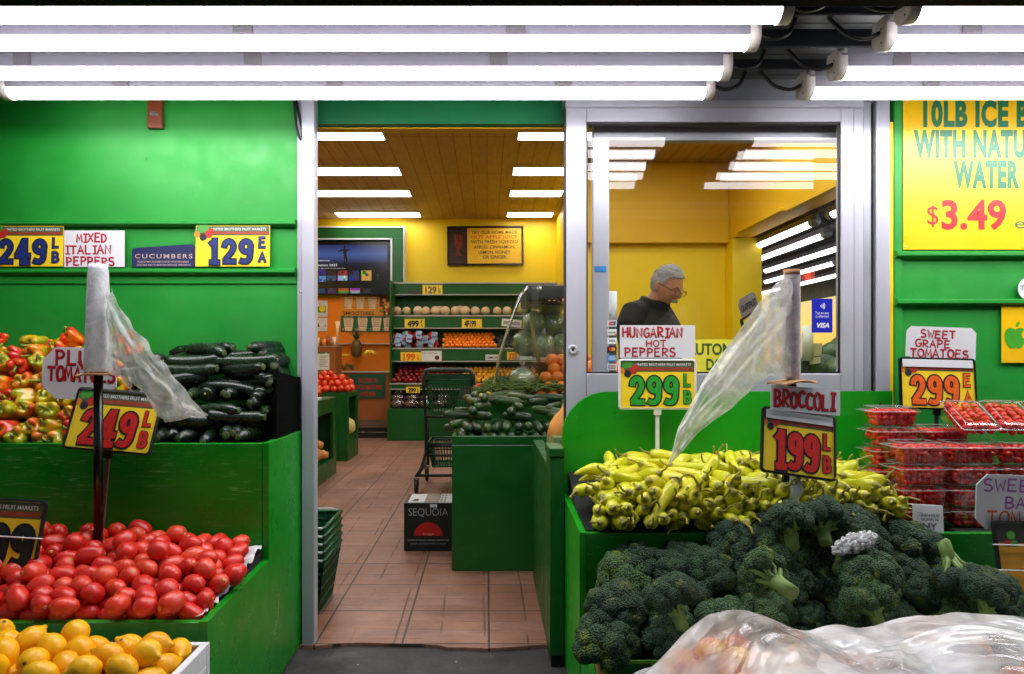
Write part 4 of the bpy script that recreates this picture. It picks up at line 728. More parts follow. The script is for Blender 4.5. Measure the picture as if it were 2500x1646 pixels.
SIM['hot_pepper'] = [int(q) for q in '0 327 2127 577 -73 -108 75 95 1 368 2052 597 -7 -6 -23 95 2 411 2115 570 -47 117 -19 93 3 442 2070 596 20 -155 -15 106 0 505 2127 574 15 -18 7 95 1 538 2054 599 -14 -3 -10 103 2 565 2124 573 -19 -171 -2 103 3 638 2127 572 18 -44 -8 91 0 662 2086 590 -32 -47 23 96 1 686 2071 597 35 142 30 102 2 739 2113 571 -51 108 -1 107 3 797 2071 597 19 -171 -3 93 0 825 2065 604 14 135 17 97 1 885 2076 594 58 118 59 108 2 947 2118 569 -30 -122 -1 97 3 979 2068 593 -38 -35 30 107 0 1044 2062 607 30 140 30 105 1 1053 2137 579 80 74 90 100 2 1092 2124 571 -23 -144 16 101 3 1163 2114 587 -26 -53 46 97 0 1190 2125 575 -53 -103 72 94 1 1256 2067 605 29 -163 -24 99 2 1319 2083 605 -40 -16 27 105 3 1357 2084 590 -25 -27 46 106 0 1377 2113 568 11 -4 45 93 1 284 2218 622 -1 -10 15 92 2 337 2194 602 -19 -159 19 104 3 387 2207 608 35 -82 -41 96 0 418 2206 610 20 17 3 103 1 499 2225 617 57 74 33 105 2 540 2185 601 -41 124 -34 98 3 571 2220 615 17 -82 -10 96 0 601 2196 604 17 3 15 97 1 655 2194 609 -9 105 6 99 2 715 2210 609 -24 -139 11 105 3 766 2188 605 -19 -156 -12 105 0 824 2217 614 18 -42 -24 104 1 850 2189 608 -67 -116 52 92 2 887 2222 613 -24 -137 20 91 3 927 2222 615 13 -24 -6 93 0 989 2193 614 -24 145 -13 96 1 1011 2206 616 -12 141 6 95 2 1089 2223 618 -31 132 -45 100 3 1112 2227 616 35 -77 -46 94 0 1192 2227 619 74 -78 -81 100 1 1218 2198 617 -27 -154 33 101 2 1261 2175 614 10 -24 27 102 3 1310 2214 614 13 -5 10 100 0 1352 2186 619 -2 -143 6 105 1 1408 2219 615 78 74 79 107 2 339 2098 593 -73 -62 38 91 3 351 2071 626 -12 41 -21 96 0 397 2049 597 -10 -37 10 104 1 422 2053 628 -25 -45 14 100 2 490 2054 595 9 -131 -9 105 3 575 2067 608 35 -120 -49 96 0 596 2083 601 18 133 9 101 1 629 2069 610 -26 -43 18 94 2 680 2071 623 31 153 11 102 3 723 2055 594 -67 -73 74 104 0 760 2045 605 3 120 3 101 1 803 2083 612 -92 54 -87 100 2 864 2110 597 -13 41 -13 96 3 913 2116 587 -20 -45 27 92 0 949 2064 612 -36 -43 34 99 1 1009 2075 602 43 137 42 106 2 1050 2100 607 34 155 42 100 3 1079 2111 602 -2 -141 5 97 0 1138 2092 601 15 161 2 101 1 1198 2123 608 56 120 46 91 2 1243 2096 598 -33 55 -57 107 3 1294 2078 591 -82 -61 73 103 0 1341 2100 610 -52 -40 71 96 1 1385 2119 599 27 124 49 106 3 359 2202 630 -14 -21 11 92 0 403 2219 636 -6 -16 -8 101 1 450 2223 624 -3 116 -7 100 2 521 2175 632 -51 101 -64 94 3 548 2185 628 -29 -62 30 103 0 588 2209 639 -2 11 3 97 1 624 2217 630 -7 -175 13 104 2 675 2221 631 2 -63 12 101 3 750 2212 630 65 -102 -70 95 0 788 2201 621 -13 -64 -1 92 1 828 2189 643 47 101 50 97 2 858 2226 634 -9 -134 9 107 3 924 2231 642 -3 176 -7 90 0 955 2231 628 -67 113 -65 92 1 999 2208 637 7 0 8 102 2 1038 2213 628 0 -161 12 101 3 1097 2221 652 7 21 25 108 0 1151 2243 631 -45 -103 40 106 1 1210 2195 647 64 -70 -51 106 2 1239 2189 632 -7 -151 18 102 3 1251 2244 624 -4 -100 41 102 0 1354 2233 639 -77 -81 90 95 1 1376 2278 644 -24 137 -14 99 2 327 2080 634 -111 47 -105 95 3 345 2092 636 -96 -41 121 94 0 381 2058 629 -15 17 -9 107 1 458 2088 603 38 138 40 104 2 522 2080 616 25 -172 -7 104 3 555 2084 630 -33 -17 21 95 0 605 2078 626 71 -121 -71 95 1 632 2078 631 -99 51 -105 105 2 702 2092 629 79 -118 -69 104 3 745 2063 613 -99 -58 107 96 0 778 2101 604 -43 -40 31 92 1 836 2083 622 46 121 48 100 2 871 2134 607 24 -141 -12 93 3 912 2079 621 -91 -67 94 105 0 971 2092 630 29 167 16 95 1 1010 2082 630 -64 51 -64 92 2 1103 2133 637 -32 35 -63 105 3 1110 2112 606 -23 -8 0 98 0 1152 2086 626 -38 76 -24 101 1 1235 2070 640 -27 -49 2 105 2 1264 2085 638 -24 -12 2 98 3 1298 2072 626 -46 -40 30 101 0 1396 2155 629 27 -148 3 108 2 333 2273 641 -19 124 -70 99 3 372 2249 660 -6 59 -36 103 0 475 2256 652 -12 118 -8 91 1 516 2232 654 16 166 -18 96 2 560 2247 666 0 -9 6 96 3 608 2239 661 0 55 18 104 0 656 2271 653 -5 -161 -2 92 1 695 2248 652 14 136 8 106 2 757 2271 651 -14 -96 34 105 3 806 2224 652 -9 117 -13 90 0 837 2255 659 -14 1 10 91 1 886 2262 653 40 109 50 94 2 953 2336 666 -43 -115 18 98 3 959 2228 647 3 -19 9 91 0 1014 2243 654 -13 -19 12 102 1 1068 2247 651 -12 56 -6 108 2 1128 2272 673 2 22 13 91 3 1165 2245 648 -3 -4 5 107 0 1222 2232 661 -12 -5 9 93 1 1264 2248 663 20 -70 9 105 2 1271 2267 650 8 -28 32 90 3 1359 2273 656 -84 -76 103 104 1 260 2117 624 0 -23 -70 94 2 431 2099 627 57 138 32 103 3 478 2131 622 -10 -58 22 93 0 496 2067 652 -38 -63 16 102 1 543 2087 669 16 171 -29 106 2 629 2135 646 44 -105 -89 102 3 667 2106 644 -52 -31 15 103 0 743 2074 653 61 122 53 108 1 773 2113 662 2 -6 10 95 2 799 2116 623 66 -130 -38 96 3 857 2094 641 57 -133 -53 105 0 874 2037 644 -4 3 -2 100 1 898 2091 655 50 135 39 107 2 930 2080 648 -80 -44 80 103 3 1030 2088 650 -35 -18 25 104 0 1089 2070 651 -23 -3 -19 107 1 1131 2093 642 9 -160 -1 91 2 1200 2097 653 71 119 76 107 3 1250 2096 651 -37 -27 1 97 0 1286 2097 649 -32 -3 -1 105 1 1361 2130 650 -36 -108 64 95 3 355 2262 662 -11 123 -59 100 0 439 2287 656 4 3 -2 97 1 471 2295 671 -3 22 -9 92 2 518 2329 668 -30 -106 46 93 3 580 2259 673 27 -100 -13 91 0 637 2286 672 21 -132 -10 98 1 671 2277 665 35 116 33 98 2 723 2255 658 63 -108 -63 91 3 756 2308 674 -27 -43 8 92 0 817 2265 662 -72 -70 67 91 1 851 2307 668 62 99 77 96 2 893 2250 686 -97 -66 104 93 3 930 2257 662 9 -146 6 100 0 980 2263 671 -15 60 -18 107 1 1032 2281 667 57 108 68 101 2 1101 2296 673 10 170 2 93 3 1146 2310 670 -65 -77 80 107 0 1193 2281 679 16 114 12 101 1 1225 2297 686 7 -149 17 107 2 1272 2299 676 36 113 65 93 3 1306 2269 654 38 -115 -7 103 1 297 2114 625 -5 63 -51 98 2 408 2135 646 4 -178 -38 107 3 457 2135 637 -10 -69 7 95 0 482 2103 661 -64 -71 23 102 1 513 2104 684 14 -136 -45 106 2 608 2121 680 60 129 35 102 3 708 2136 648 -59 -64 44 103 0 734 2111 648 -47 9 6 102 1 778 2141 687 -53 -55 45 98 2 795 2120 681 -25 -49 21 103 3 885 2144 649 -57 -57 41 95 0 915 2126 665 -53 -18 0 107 1 933 2120 643 68 146 42 90 2 972 2119 634 -80 -48 98 102 3 1070 2131 673 -43 -56 7 95 0 1123 2092 660 -32 -49 20 90 1 1153 2105 654 -25 47 -22 103 2 1204 2127 665 -50 -69 68 92 3 1287 2150 651 -57 -46 10 98 0 1316 2109 648 -23 41 -2 101 2 342 2321 657 -168 -16 -78 103 3 472 2353 693 11 -127 -51 103 0 499 2319 670 -7 -151 8 92 1 499 2352 695 -20 58 -47 98 2 559 2350 700 4 131 -46 102 3 568 2344 666 -73 -96 91 95 0 727 2359 684 -3 -73 -36 104 1 748 2341 678 5 24 -35 91 2 790 2299 675 11 172 -1 92 3 796 2357 684 9 12 36 92 0 861 2358 690 57 115 -61 96 1 901 2303 690 -21 32 -55 107 2 948 2295 696 -15 74 -18 108 3 987 2304 697 -18 60 -25 104 0 1057 2322 685 7 -174 10 91 1 1114 2335 693 -74 59 -13 100 2 1166 2334 686 18 -141 18 92 3 1208 2337 698 -40 -50 55 106 0 1278 2363 678 0 -4 79 103 1 1282 2325 666 -36 81 10 94 2 301 2191 646 -100 -49 89 93 3 370 2183 664 -23 -46 -2 100 1 446 2173 666 -69 69 -42 92 2 535 2174 684 -6 -116 -39 94 3 530 2021 657 -123 -23 -100 95 0 542 2114 693 -44 63 -76 105 1 655 2259 703 9 24 93 103 2 743 2179 689 -61 102 -61 96 3 799 2198 679 16 28 -79 92 1 865 2162 670 -5 29 -25 101 2 913 2156 694 87 -104 -55 100 3 957 2123 663 -95 -58 103 106 0 976 2138 663 -108 40 -86 92 1 1033 2138 665 -39 68 -59 92 2 1126 2152 672 4 173 -34 104 3 1168 2109 689 86 -104 -79 107 0 1200 2149 680 -26 -12 84 99 1 1305 2134 677 -97 78 -91 93 2 336 2376 679 -163 -17 -69 94 3 289 2330 660 22 -52 -77 107 0 458 2413 708 -148 31 26 95 1 326 2294 671 -7 73 -93 96 2 569 2418 702 -165 18 67 101 3 630 2345 685 16 -126 -60 103 0 665 2333 682 -23 -63 9 92 1 676 2408 709 18 123 71 108 2 754 2411 710 -171 -33 43 101 3 756 2465 719 40 -106 37 99 0 854 2406 724 -29 -35 -22 98 1 857 2387 697 -19 -56 -107 107 2 919 2358 690 8 164 -52 93 3 958 2347 708 35 -136 -59 101 0 1024 2363 703 11 -142 8 103 1 1049 2363 700 10 154 35 102 2 1117 2409 714 8 -168 -57 106 3 1125 2386 693 114 -116 -39 106 0 1236 2444 713 -17 -43 -78 97 1 1240 2423 705 13 126 -73 106 2 322 2261 673 -6 -178 -77 93 3 399 2176 676 -81 -68 62 103 0 430 2335 673 -11 -109 -11 93 1 498 2245 687 -14 65 -52 108 2 536 2216 690 155 6 -5 93 3 577 2270 701 -76 -60 13 97 0 668 2424 737 -153 -71 41 93 1 706 2140 689 -14 54 -8 104 2 676 2342 724 -17 -169 -54 105 3 766 2223 698 -12 -47 16 104 0 874 2168 701 -37 -70 32 103 1 850 2312 733 -74 73 94 95 2 902 2394 722 48 104 33 104 3 967 2181 679 -32 -116 90 91 0 1026 2205 693 -10 -31 30 98 1 1060 2432 712 -29 76 74 98 2 1140 2234 698 -146 -7 -79 94 3 1224 2198 699 -20 -58 -45 100 0 1261 2189 679 22 39 -6 92 1 275 2357 627 9 -75 175 92 2 278 2108 651 18 -129 92 105 3 461 2261 699 -3 -56 -43 107 0 474 2393 713 -2 -24 154 93 1 603 2471 723 58 100 -31 101 2 605 2183 690 -16 -158 51 106 3 889 2460 720 -16 -36 100 107 0 672 2149 683 -38 -36 34 99 1 761 2313 709 -164 25 -46 97 2 828 2307 705 -119 -65 39 96 3 835 2098 698 -24 -67 70 102 0 983 2326 710 60 -129 -74 101 1 998 2167 699 -96 86 -64 94 2 997 2436 710 -7 144 -75 102 3 1080 2104 696 -6 -47 17 90 0 1106 2250 720 -21 -41 -164 105 1 1165 2276 706 -39 73 30 97 2 1259 2391 697 16 -157 -91 93 3 397 2369 683 -37 -35 139 93 0 521 2159 714 -19 -31 26 93 1 469 2165 697 -39 62 -109 100 2 368 2343 697 2 160 101 94 3 614 2065 674 147 -114 0 105 0 594 2355 698 -16 -22 -32 96 1 714 2284 718 73 97 -21 93 2 765 2354 715 -160 -4 -53 92 3 740 2239 709 -47 -21 154 92 0 629 2356 717 13 -43 103 92 2 922 2384 718 24 -151 -19 93 3 992 2389 722 -6 -38 82 93 0 1013 2357 727 -12 -38 -98 93 1 1035 2256 709 -14 49 9 103 2 1076 2200 699 -1 62 -168 103 3 1159 2209 696 79 -131 20 103'.split()]
SIM['broccoli'] = [int(q) for q in ''.split()]

def sim(kind):
    d = SIM[kind]; return [d[i:i + 8] for i in range(0, len(d), 8)]
m_tom = fruit_mat('plum_tomato_skin', [(.12, rgb(190, 24, 22)), (.5, rgb(212, 42, 30)), (.8, rgb(224, 78, 42)), (.98, rgb(230, 110, 56))], .34, 9, .03, 60, spec=.6)
m_tomscar = plain('tomato_scar', rgb(214, 150, 90), .6)
m_lemon = fruit_mat('lemon_peel', [(.2, rgb(238, 164, 4)), (.55, rgb(246, 180, 8)), (.9, rgb(240, 190, 30))], .34, 6, .22, 260, spec=.4)
m_lemscar = plain('lemon_scar', rgb(110, 84, 34), .7)
m_zuc = fruit_mat('zucchini_skin', [(.1, rgb(11, 22, 14)), (.5, rgb(17, 31, 19)), (.95, rgb(34, 58, 28))], .26, 26, .10, 300, spec=.5)
m_zucscar = plain('zucchini_scar', rgb(150, 150, 90), .7); m_zuctip = plain('zucchini_stem', rgb(66, 84, 40), .6)
def pepper_mat():
    n = NT(bpy.data.materials.new('sweet_pepper_skin')); MATS['sweet_pepper_skin'] = n.m
    v = n.coord(rnd=True); f = n.noise(v, 17, 2); oi = n.new('ObjectInfo')
    a = n.new('Math', operation='MULTIPLY_ADD'); a.inputs[1].default_value = .62; n.link(oi.outputs['Random'], a.inputs[0])
    b = n.new('Math', operation='MULTIPLY_ADD'); b.inputs[1].default_value = 1.5; b.inputs[2].default_value = -.58; n.link(f, b.inputs[0]); n.link(b.outputs[0], a.inputs[2])
    n.base(n.ramp(a.outputs[0], [(.18, rgb(150, 158, 20)), (.38, rgb(196, 170, 24)), (.55, rgb(228, 128, 20)), (.72, rgb(222, 62, 22)), (.9, rgb(196, 34, 20))])); n.rough(.2); n.bsdf.inputs['Coat Weight'].default_value = .3
    return n.m
m_sweet = pepper_mat(); m_sstem = plain('pepper_stem', rgb(136, 150, 40), .45, 0, .25, 60)
m_hot = fruit_mat('hot_pepper_skin', [(.1, rgb(186, 190, 34)), (.5, rgb(206, 204, 44)), (.9, rgb(222, 206, 60))], .24, 12, spec=.5)
m_hstem = plain('hot_pepper_stem', rgb(150, 142, 50), .5, 0, .5, 30, rnd=True)
def broc_mat():
    n = NT(bpy.data.materials.new('broccoli_curd')); MATS['broccoli_curd'] = n.m
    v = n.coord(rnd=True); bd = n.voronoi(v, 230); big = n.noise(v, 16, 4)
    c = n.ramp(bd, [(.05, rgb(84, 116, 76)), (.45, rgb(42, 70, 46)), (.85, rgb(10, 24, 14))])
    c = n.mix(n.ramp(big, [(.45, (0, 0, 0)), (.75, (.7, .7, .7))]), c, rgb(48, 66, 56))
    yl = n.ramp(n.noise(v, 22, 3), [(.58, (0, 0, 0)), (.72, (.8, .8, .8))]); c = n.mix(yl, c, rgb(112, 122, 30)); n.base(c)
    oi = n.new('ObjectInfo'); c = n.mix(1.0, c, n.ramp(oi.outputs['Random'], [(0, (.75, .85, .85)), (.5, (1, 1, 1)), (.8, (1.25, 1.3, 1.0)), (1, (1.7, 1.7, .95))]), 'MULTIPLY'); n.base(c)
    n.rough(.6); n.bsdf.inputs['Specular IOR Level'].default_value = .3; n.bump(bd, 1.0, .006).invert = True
    return n.m
m_broc = broc_mat(); m_stalk = plain('broccoli_stalk', rgb(112, 140, 66), .5, 0, .4, 26, .3, 60)

def heap(kind, makers, labelfn, cat, group, dz=0.0, stem=None, keep=lambda a: True, grow=1.0):
    src = []
    for i, mb in enumerate(makers):
        o = mb.build(kind); tag(o, '', cat, group)
        if stem: stem(i).build('stalk' if kind == 'broccoli' else 'stem', o, local=True)
        src.append(o)
    used = set(); k = 0
    for a in sim(kind):
        if not keep(a): continue
        i = a[0]
        if i in used: o = dup(src[i])
        else: o = src[i]; used.add(i)
        o.location = (a[1] / 1000, a[2] / 1000, a[3] / 1000 + dz); o.rotation_euler = [radians(q) for q in a[4:7]]; o.scale = (a[7] / 100 * grow,) * 3
        o['label'] = labelfn(i, a, k); k += 1
heap('tomato', [tomato_mb(i, m_tom, m_tomscar) for i in range(3)], lambda i, a, k: 'glossy red plum tomato lying in the heap in the low green bin', 'tomato', 'plum tomatoes in the low green bin', .004)
heap('lemon', [lemon_mb(i, m_lemon, m_lemscar) for i in range(3)], lambda i, a, k: 'bright yellow lemon heaped in the white crate', 'lemon', 'lemons in the white crate', .022, keep=lambda a: a[2] > 1390)
def protos(kind, makers, label, cat, group, stem=None):
    src = []
    for i, mb in enumerate(makers):
        o = mb.build(kind); tag(o, label, cat, group)
        if stem: stem(i).build('stalk' if kind == 'broccoli' else 'stem', o, local=True)
        src.append([o, False])
    def put(i, loc, d, s_=1.0, spin=None, lab=None):
        """one more of the kind with its own +Z axis along d"""
        o = src[i][0] if not src[i][1] else dup(src[i][0]); src[i][1] = True
        o.location = loc; o.rotation_euler = (Vector(d).normalized().to_track_quat('Z', 'Y') @ Euler((0, 0, R.uniform(0, 6.28) if spin is None else spin)).to_quaternion()).to_euler(); o.scale = (s_,) * 3
        if lab: o['label'] = lab
        return o
    return put
R = random.Random(19)
zuc = protos('zucchini', [zucchini_mb(i, m_zuc, m_zucscar, m_zuctip) for i in range(3)], 'dark green zucchini stacked in the tall green bin', 'zucchini', 'zucchini stacked in the tall green bin')
for r in range(8):                                       # stacked mostly lengthwise, a layer of ends here and there
    z = .848 + .041 * r; yf = 2.262 + .028 * r; ends = r in (0, 3)
    xr = -.775 - .012 * max(0, r - 4)
    if ends:
        x = -1.36
        while x < xr + .01:
            zuc(R.randrange(3), (x, yf + .075 + R.uniform(-.014, .014), z + R.uniform(-.006, .006)), (R.uniform(-.34, .34), -1 if R.random() < .8 else 1, R.uniform(-.10, .06)), R.uniform(.84, .95)); x += R.uniform(.047, .056)
    else:
        for lay in range(2 if r < 6 else 3):
            x = -1.33 + R.uniform(0, .08) + .03 * (r % 2)
            while x < xr - .06:
                if r == 7 and (x < -1.22): x += .2; continue
                xx = min(x, xr - .085)
                zuc(R.randrange(3), (xx, yf + .055 * lay + R.uniform(-.008, .008), z + R.uniform(-.013, .013) - .006 * lay), (1 if R.random() < .55 else -1, R.uniform(-.48, .48), R.uniform(-.15, .15)), R.uniform(.80, 1.0)); x += R.uniform(.17, .205)
        for k in range(2): zuc(R.randrange(3), (xr - .01 + R.uniform(-.01, .01), yf + .09 + R.uniform(-.02, .02), z - .01 + .02 * k), (R.uniform(-.3, .3), -1, R.uniform(-.1, .05)), R.uniform(.82, .92))
R = random.Random(29)
swp = protos('sweet_pepper', [sweet_pepper_mb(i, m_sweet) for i in range(4)], 'red and green Italian sweet pepper in the tall green bin', 'pepper', 'sweet peppers in the tall green bin', lambda i: sweet_pepper_stem_mb(i, m_sstem))
for r in range(-1, 7):
    for lay in range(2):
        for i in range(11):
            x = -2.04 + i * .0705 + R.uniform(-.010, .010) + (r % 2) * .035; y = max(2.258, 2.272 + .037 * r) + .05 * lay + R.uniform(-.010, .010); z = max(.838, .858 + .052 * r - .022 * lay) + R.uniform(-.010, .010)
            if y > 2.545 or (r == 6 and R.random() < .35): continue
            e = R.uniform(-.35, .9); a = R.uniform(-.8, .8); d = (sin(a), -cos(a), e)
            if R.random() < .22: d = (R.uniform(-1, 1), R.uniform(-.3, .6), R.uniform(-.6, .9))
            swp(R.randrange(4), (x, y, z), d, R.uniform(.80, .96))
hp = sorted(sim('hot_pepper'), key=lambda a: a[3] - .19 * a[2])
LOWHP = {tuple(a) for a in hp[:max(0, len(hp) - 290)]}          # the ones buried deepest show nothing
heap('hot_pepper', [hot_pepper_mb(i, m_hot) for i in range(4)], lambda i, a, k: 'yellow green hot pepper with a curled stem in the round backed bin', 'pepper', 'hot peppers in the round backed green bin', .006, lambda i: hot_pepper_stem_mb(i, m_hstem), keep=lambda a: tuple(a) not in LOWHP and 345 < a[1] < 1285, grow=1.16)
R = random.Random(12)
for row, (y, z, cnt) in enumerate(((2.125, .592, 17), (2.145, .630, 17), (2.165, .668, 17))):       # the front rows, stems to the street
    for i in range(cnt):
        SIM['front'] = SIM.get('front', []) + [R.randrange(4), round(352 + i * 50 + row * 22 + R.uniform(-8, 8)), round(1000 * (y + R.uniform(-.012, .012))), round(1000 * (z + R.uniform(-.008, .008))), round(R.uniform(-12, 14)), round(R.uniform(0, 360)), round(R.uniform(-26, 26)), round(R.uniform(112, 136))]
HPS = {}
for o in bpy.data.objects:
    if o.parent is None and o.name.split('.')[0] == 'hot_pepper': HPS.setdefault(o.data.name, o)
HPS = list(HPS.values())
for a in sim('front'):
    o = dup(HPS[a[0] % len(HPS)]); o.location = (a[1] / 1000, a[2] / 1000, a[3] / 1000); o.rotation_euler = [radians(q) for q in a[4:7]]; o.scale = (a[7] / 100,) * 3
# broccoli: rows stepping up the slope, crowns to the street
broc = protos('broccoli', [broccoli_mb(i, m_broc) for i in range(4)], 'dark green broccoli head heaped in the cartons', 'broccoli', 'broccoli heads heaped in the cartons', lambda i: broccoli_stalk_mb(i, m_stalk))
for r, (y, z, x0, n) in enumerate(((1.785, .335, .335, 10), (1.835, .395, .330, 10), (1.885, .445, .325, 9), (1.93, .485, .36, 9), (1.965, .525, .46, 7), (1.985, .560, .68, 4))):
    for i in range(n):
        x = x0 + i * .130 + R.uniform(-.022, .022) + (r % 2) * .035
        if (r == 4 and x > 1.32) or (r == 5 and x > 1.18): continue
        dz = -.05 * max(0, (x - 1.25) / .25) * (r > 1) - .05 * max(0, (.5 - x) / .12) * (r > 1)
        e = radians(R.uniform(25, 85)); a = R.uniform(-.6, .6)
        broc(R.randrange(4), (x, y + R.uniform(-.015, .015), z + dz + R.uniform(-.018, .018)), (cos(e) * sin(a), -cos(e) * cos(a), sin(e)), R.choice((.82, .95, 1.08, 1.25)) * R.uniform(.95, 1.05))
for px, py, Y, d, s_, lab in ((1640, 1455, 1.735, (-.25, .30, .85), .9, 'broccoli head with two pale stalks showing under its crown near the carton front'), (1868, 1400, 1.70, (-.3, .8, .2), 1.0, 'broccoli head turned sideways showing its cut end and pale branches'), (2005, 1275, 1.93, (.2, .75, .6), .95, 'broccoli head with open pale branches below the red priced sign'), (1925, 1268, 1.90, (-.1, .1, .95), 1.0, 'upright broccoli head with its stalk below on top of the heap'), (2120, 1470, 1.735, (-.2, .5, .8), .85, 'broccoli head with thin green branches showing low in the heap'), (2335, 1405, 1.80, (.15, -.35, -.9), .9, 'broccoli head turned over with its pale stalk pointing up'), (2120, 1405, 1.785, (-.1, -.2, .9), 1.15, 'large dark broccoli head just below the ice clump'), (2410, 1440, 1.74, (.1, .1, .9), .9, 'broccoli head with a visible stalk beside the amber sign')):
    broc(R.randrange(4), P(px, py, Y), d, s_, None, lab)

# ice on the broccoli: many small chips frozen together
m_ice = clear_film('crushed_ice', (1, 1, 1, 1), .62, .10, .06, 90, .3, (.96, .97, .99, 1), tlf=.35)
R = random.Random(5); bm = bmesh.new(); bmesh.ops.create_icosphere(bm, subdivisions=1, radius=1); iv = [p.co.copy() for p in bm.verts]; ifc = [[q.index for q in g.verts] for g in bm.faces]; bm.free()
mb = MB(); c0 = P(2085, 1326, 1.80)
for k in range(900):
    u, v, w = R.uniform(-1, 1), R.uniform(-1, 1), R.uniform(-1, 1)
    if u * u + v * v + w * w > 1: continue
    p = c0 + Vector((u * .058 + w * .012, v * .028, w * .026 + u * .016 + .010 * noise.noise(Vector((u * 2.4, 0, 1))))); r = R.uniform(.0035, .0075); E = Euler((R.uniform(0, 6), R.uniform(0, 6), 0)).to_matrix()
    mb.add([p + E @ Vector((q.x * r, q.y * r * .8, q.z * r * R.uniform(.6, 1))) for q in iv], ifc, m_ice)
tag(mb.build('ice_clump'), 'white clump of crushed ice lying on the broccoli', 'ice')

# clear boxes of grape tomatoes
m_clam = clear_film('clear_clamshell', (.985, .985, .985, 1), .0, .04, .03, 40, .12, fk=1.0)
m_rim = clear_film('clamshell_rim', (.98, .98, .98, 1), .45, .06, .08, 60, .1)
m_grape = fruit_mat('grape_tomato_skin', [(.2, rgb(186, 14, 16)), (.6, rgb(212, 26, 20)), (.95, rgb(224, 66, 30))], .24, 20, spec=.5)
def clam_tray(mb):
    w, d, h, c = .078, .058, .050, .007
    def loop(k, z): return [(-w * k + c, -d * k, z), (w * k - c, -d * k, z), (w * k, -d * k + c, z), (w * k, d * k - c, z), (w * k - c, d * k, z), (-w * k + c, d * k, z), (-w * k, d * k - c, z), (-w * k, -d * k + c, z)]
    ls = [loop(.86, 0), loop(.88, .004), loop(.97, h - .004), loop(.975, h), loop(1.04, h + .001)]
    v = [p for l in ls for p in l]; f = [tuple(range(8))[::-1]]
    for a in range(4):
        for k in range(8): f.append((a * 8 + k, a * 8 + (k + 1) % 8, a * 8 + 8 + (k + 1) % 8, a * 8 + 8 + k))
    mb.add(v, f, m_clam)
    for k in range(7):                                                    # ribs moulded in the front wall
        x = -.052 + k * .0173; mb.box((x - .002, -d * .985, .008), (x + .002, -d * .945, h - .010), m_clam)
    return mb
def clam_lid(mb):
    w, d, c, z0, z1 = .078, .058, .007, .0525, .066
    def loop(k, z): return [(-w * k + c, -d * k, z), (w * k - c, -d * k, z), (w * k, -d * k + c, z), (w * k, d * k - c, z), (w * k - c, d * k, z), (-w * k + c, d * k, z), (-w * k, d * k - c, z), (-w * k, -d * k + c, z)]
    ls = [loop(1.04, z0), loop(.98, z0 + .001), loop(.93, z1), loop(.80, z1 + .001), loop(.78, z1 - .003)]
    v = [p for l in ls for p in l]; f = []
    for a in range(4):
        for k in range(8): f.append((a * 8 + k, a * 8 + (k + 1) % 8, a * 8 + 8 + (k + 1) % 8, a * 8 + 8 + k))
    f.append(tuple(range(32, 40))); mb.add(v, f, m_clam)
    for l_, r_ in ((ls[0], .0017), (ls[3], .0010)): mb.tube(l_ + l_[:1], r_, m_rim, 5, False)
    for k in range(9): x = -.062 + k * .0155; mb.box((x - .003, -d * 1.03, z0 - .0022), (x + .003, -d * .99, z0 + .0026), m_clam)
    return mb
ctm = clam_tray(MB()).mesh('clamshell'); clm = clam_lid(MB()).mesh('lid')
GT = [MB().lathe([(0, -.016)] + [(.0114 * sqrt(max(0, 1 - (t / 1.03) ** 2)), .016 * t) for t in (-.92, -.7, -.4, 0, .4, .7, .92)] + [(0, .016)], 10, m_grape).mesh('grape_tomato')]
spare = []; nbox = [0]; ngr = [0]
R = random.Random(21)
def clamshell(x, y, z, rz, tilt, label, rows='front', n_ind=12, turn=0):
    M = Matrix.Translation((x, y, z)) @ Matrix.Rotation(rz, 4, 'Z') @ Matrix.Rotation(tilt, 4, 'X') @ Matrix.Rotation(turn, 4, 'Z')
    t = bpy.data.objects.new('clamshell', ctm); COL.objects.link(t); t.matrix_basis = M; tag(t, label, 'clear box', 'clear boxes of grape tomatoes')
    l = bpy.data.objects.new('lid', clm); COL.objects.link(l); l.parent = t
    spots = []
    for lay in range(3):
        for j in range(4):
            for i in range(6):
                px_ = -.057 + i * .0228 + R.uniform(-.004, .004); py_ = -.042 + j * .028 + R.uniform(-.003, .003); pz_ = .014 + lay * .0165 + R.uniform(-.002, .002)
                spots.append((j * 10 - lay if rows == 'front' else -lay * 10 + j, (px_ * (.92 + .03 * lay), py_ * (.92 + .03 * lay), pz_)))
    spots.sort(key=lambda s_: s_[0])
    for k, (_, p) in enumerate(spots):
        q = Euler((R.uniform(0, 6), R.uniform(0, 6), R.uniform(0, 6))); Q = M @ Matrix.Translation(p) @ q.to_matrix().to_4x4()
        if k < n_ind and ngr[0] < 298:
            o = bpy.data.objects.new('grape_tomato', GT[0]); COL.objects.link(o); o.matrix_basis = Q; ngr[0] += 1
            tag(o, 'small red grape tomato inside a clear plastic box', 'tomato', 'grape tomatoes in the clear boxes')
        elif k < 48: spare.append(Q)
tiltlab = ['nearest the peppers', 'second from the peppers', 'third from the peppers', 'fourth from the peppers']
levlab = ['bottom', 'second from the bottom', 'third from the bottom', 'top']
for k in range(4): clamshell(1.60 + k * .134, 2.235, .868, radians(R.uniform(-9, 9)), radians(31), 'clear tomato box tilted on top of the stack, ' + tiltlab[k], 'top', 18, radians(90))
for i in range(4):
    for l in range(4): clamshell(1.385 + i * .163 + R.uniform(-.004, .004), 2.165 + R.uniform(-.004, .004), .564 + l * .0672, radians(R.uniform(-2, 2)), 0, 'clear tomato box, front stack, %s, %s layer' % (tiltlab[i], levlab[l]), 'front', 13)
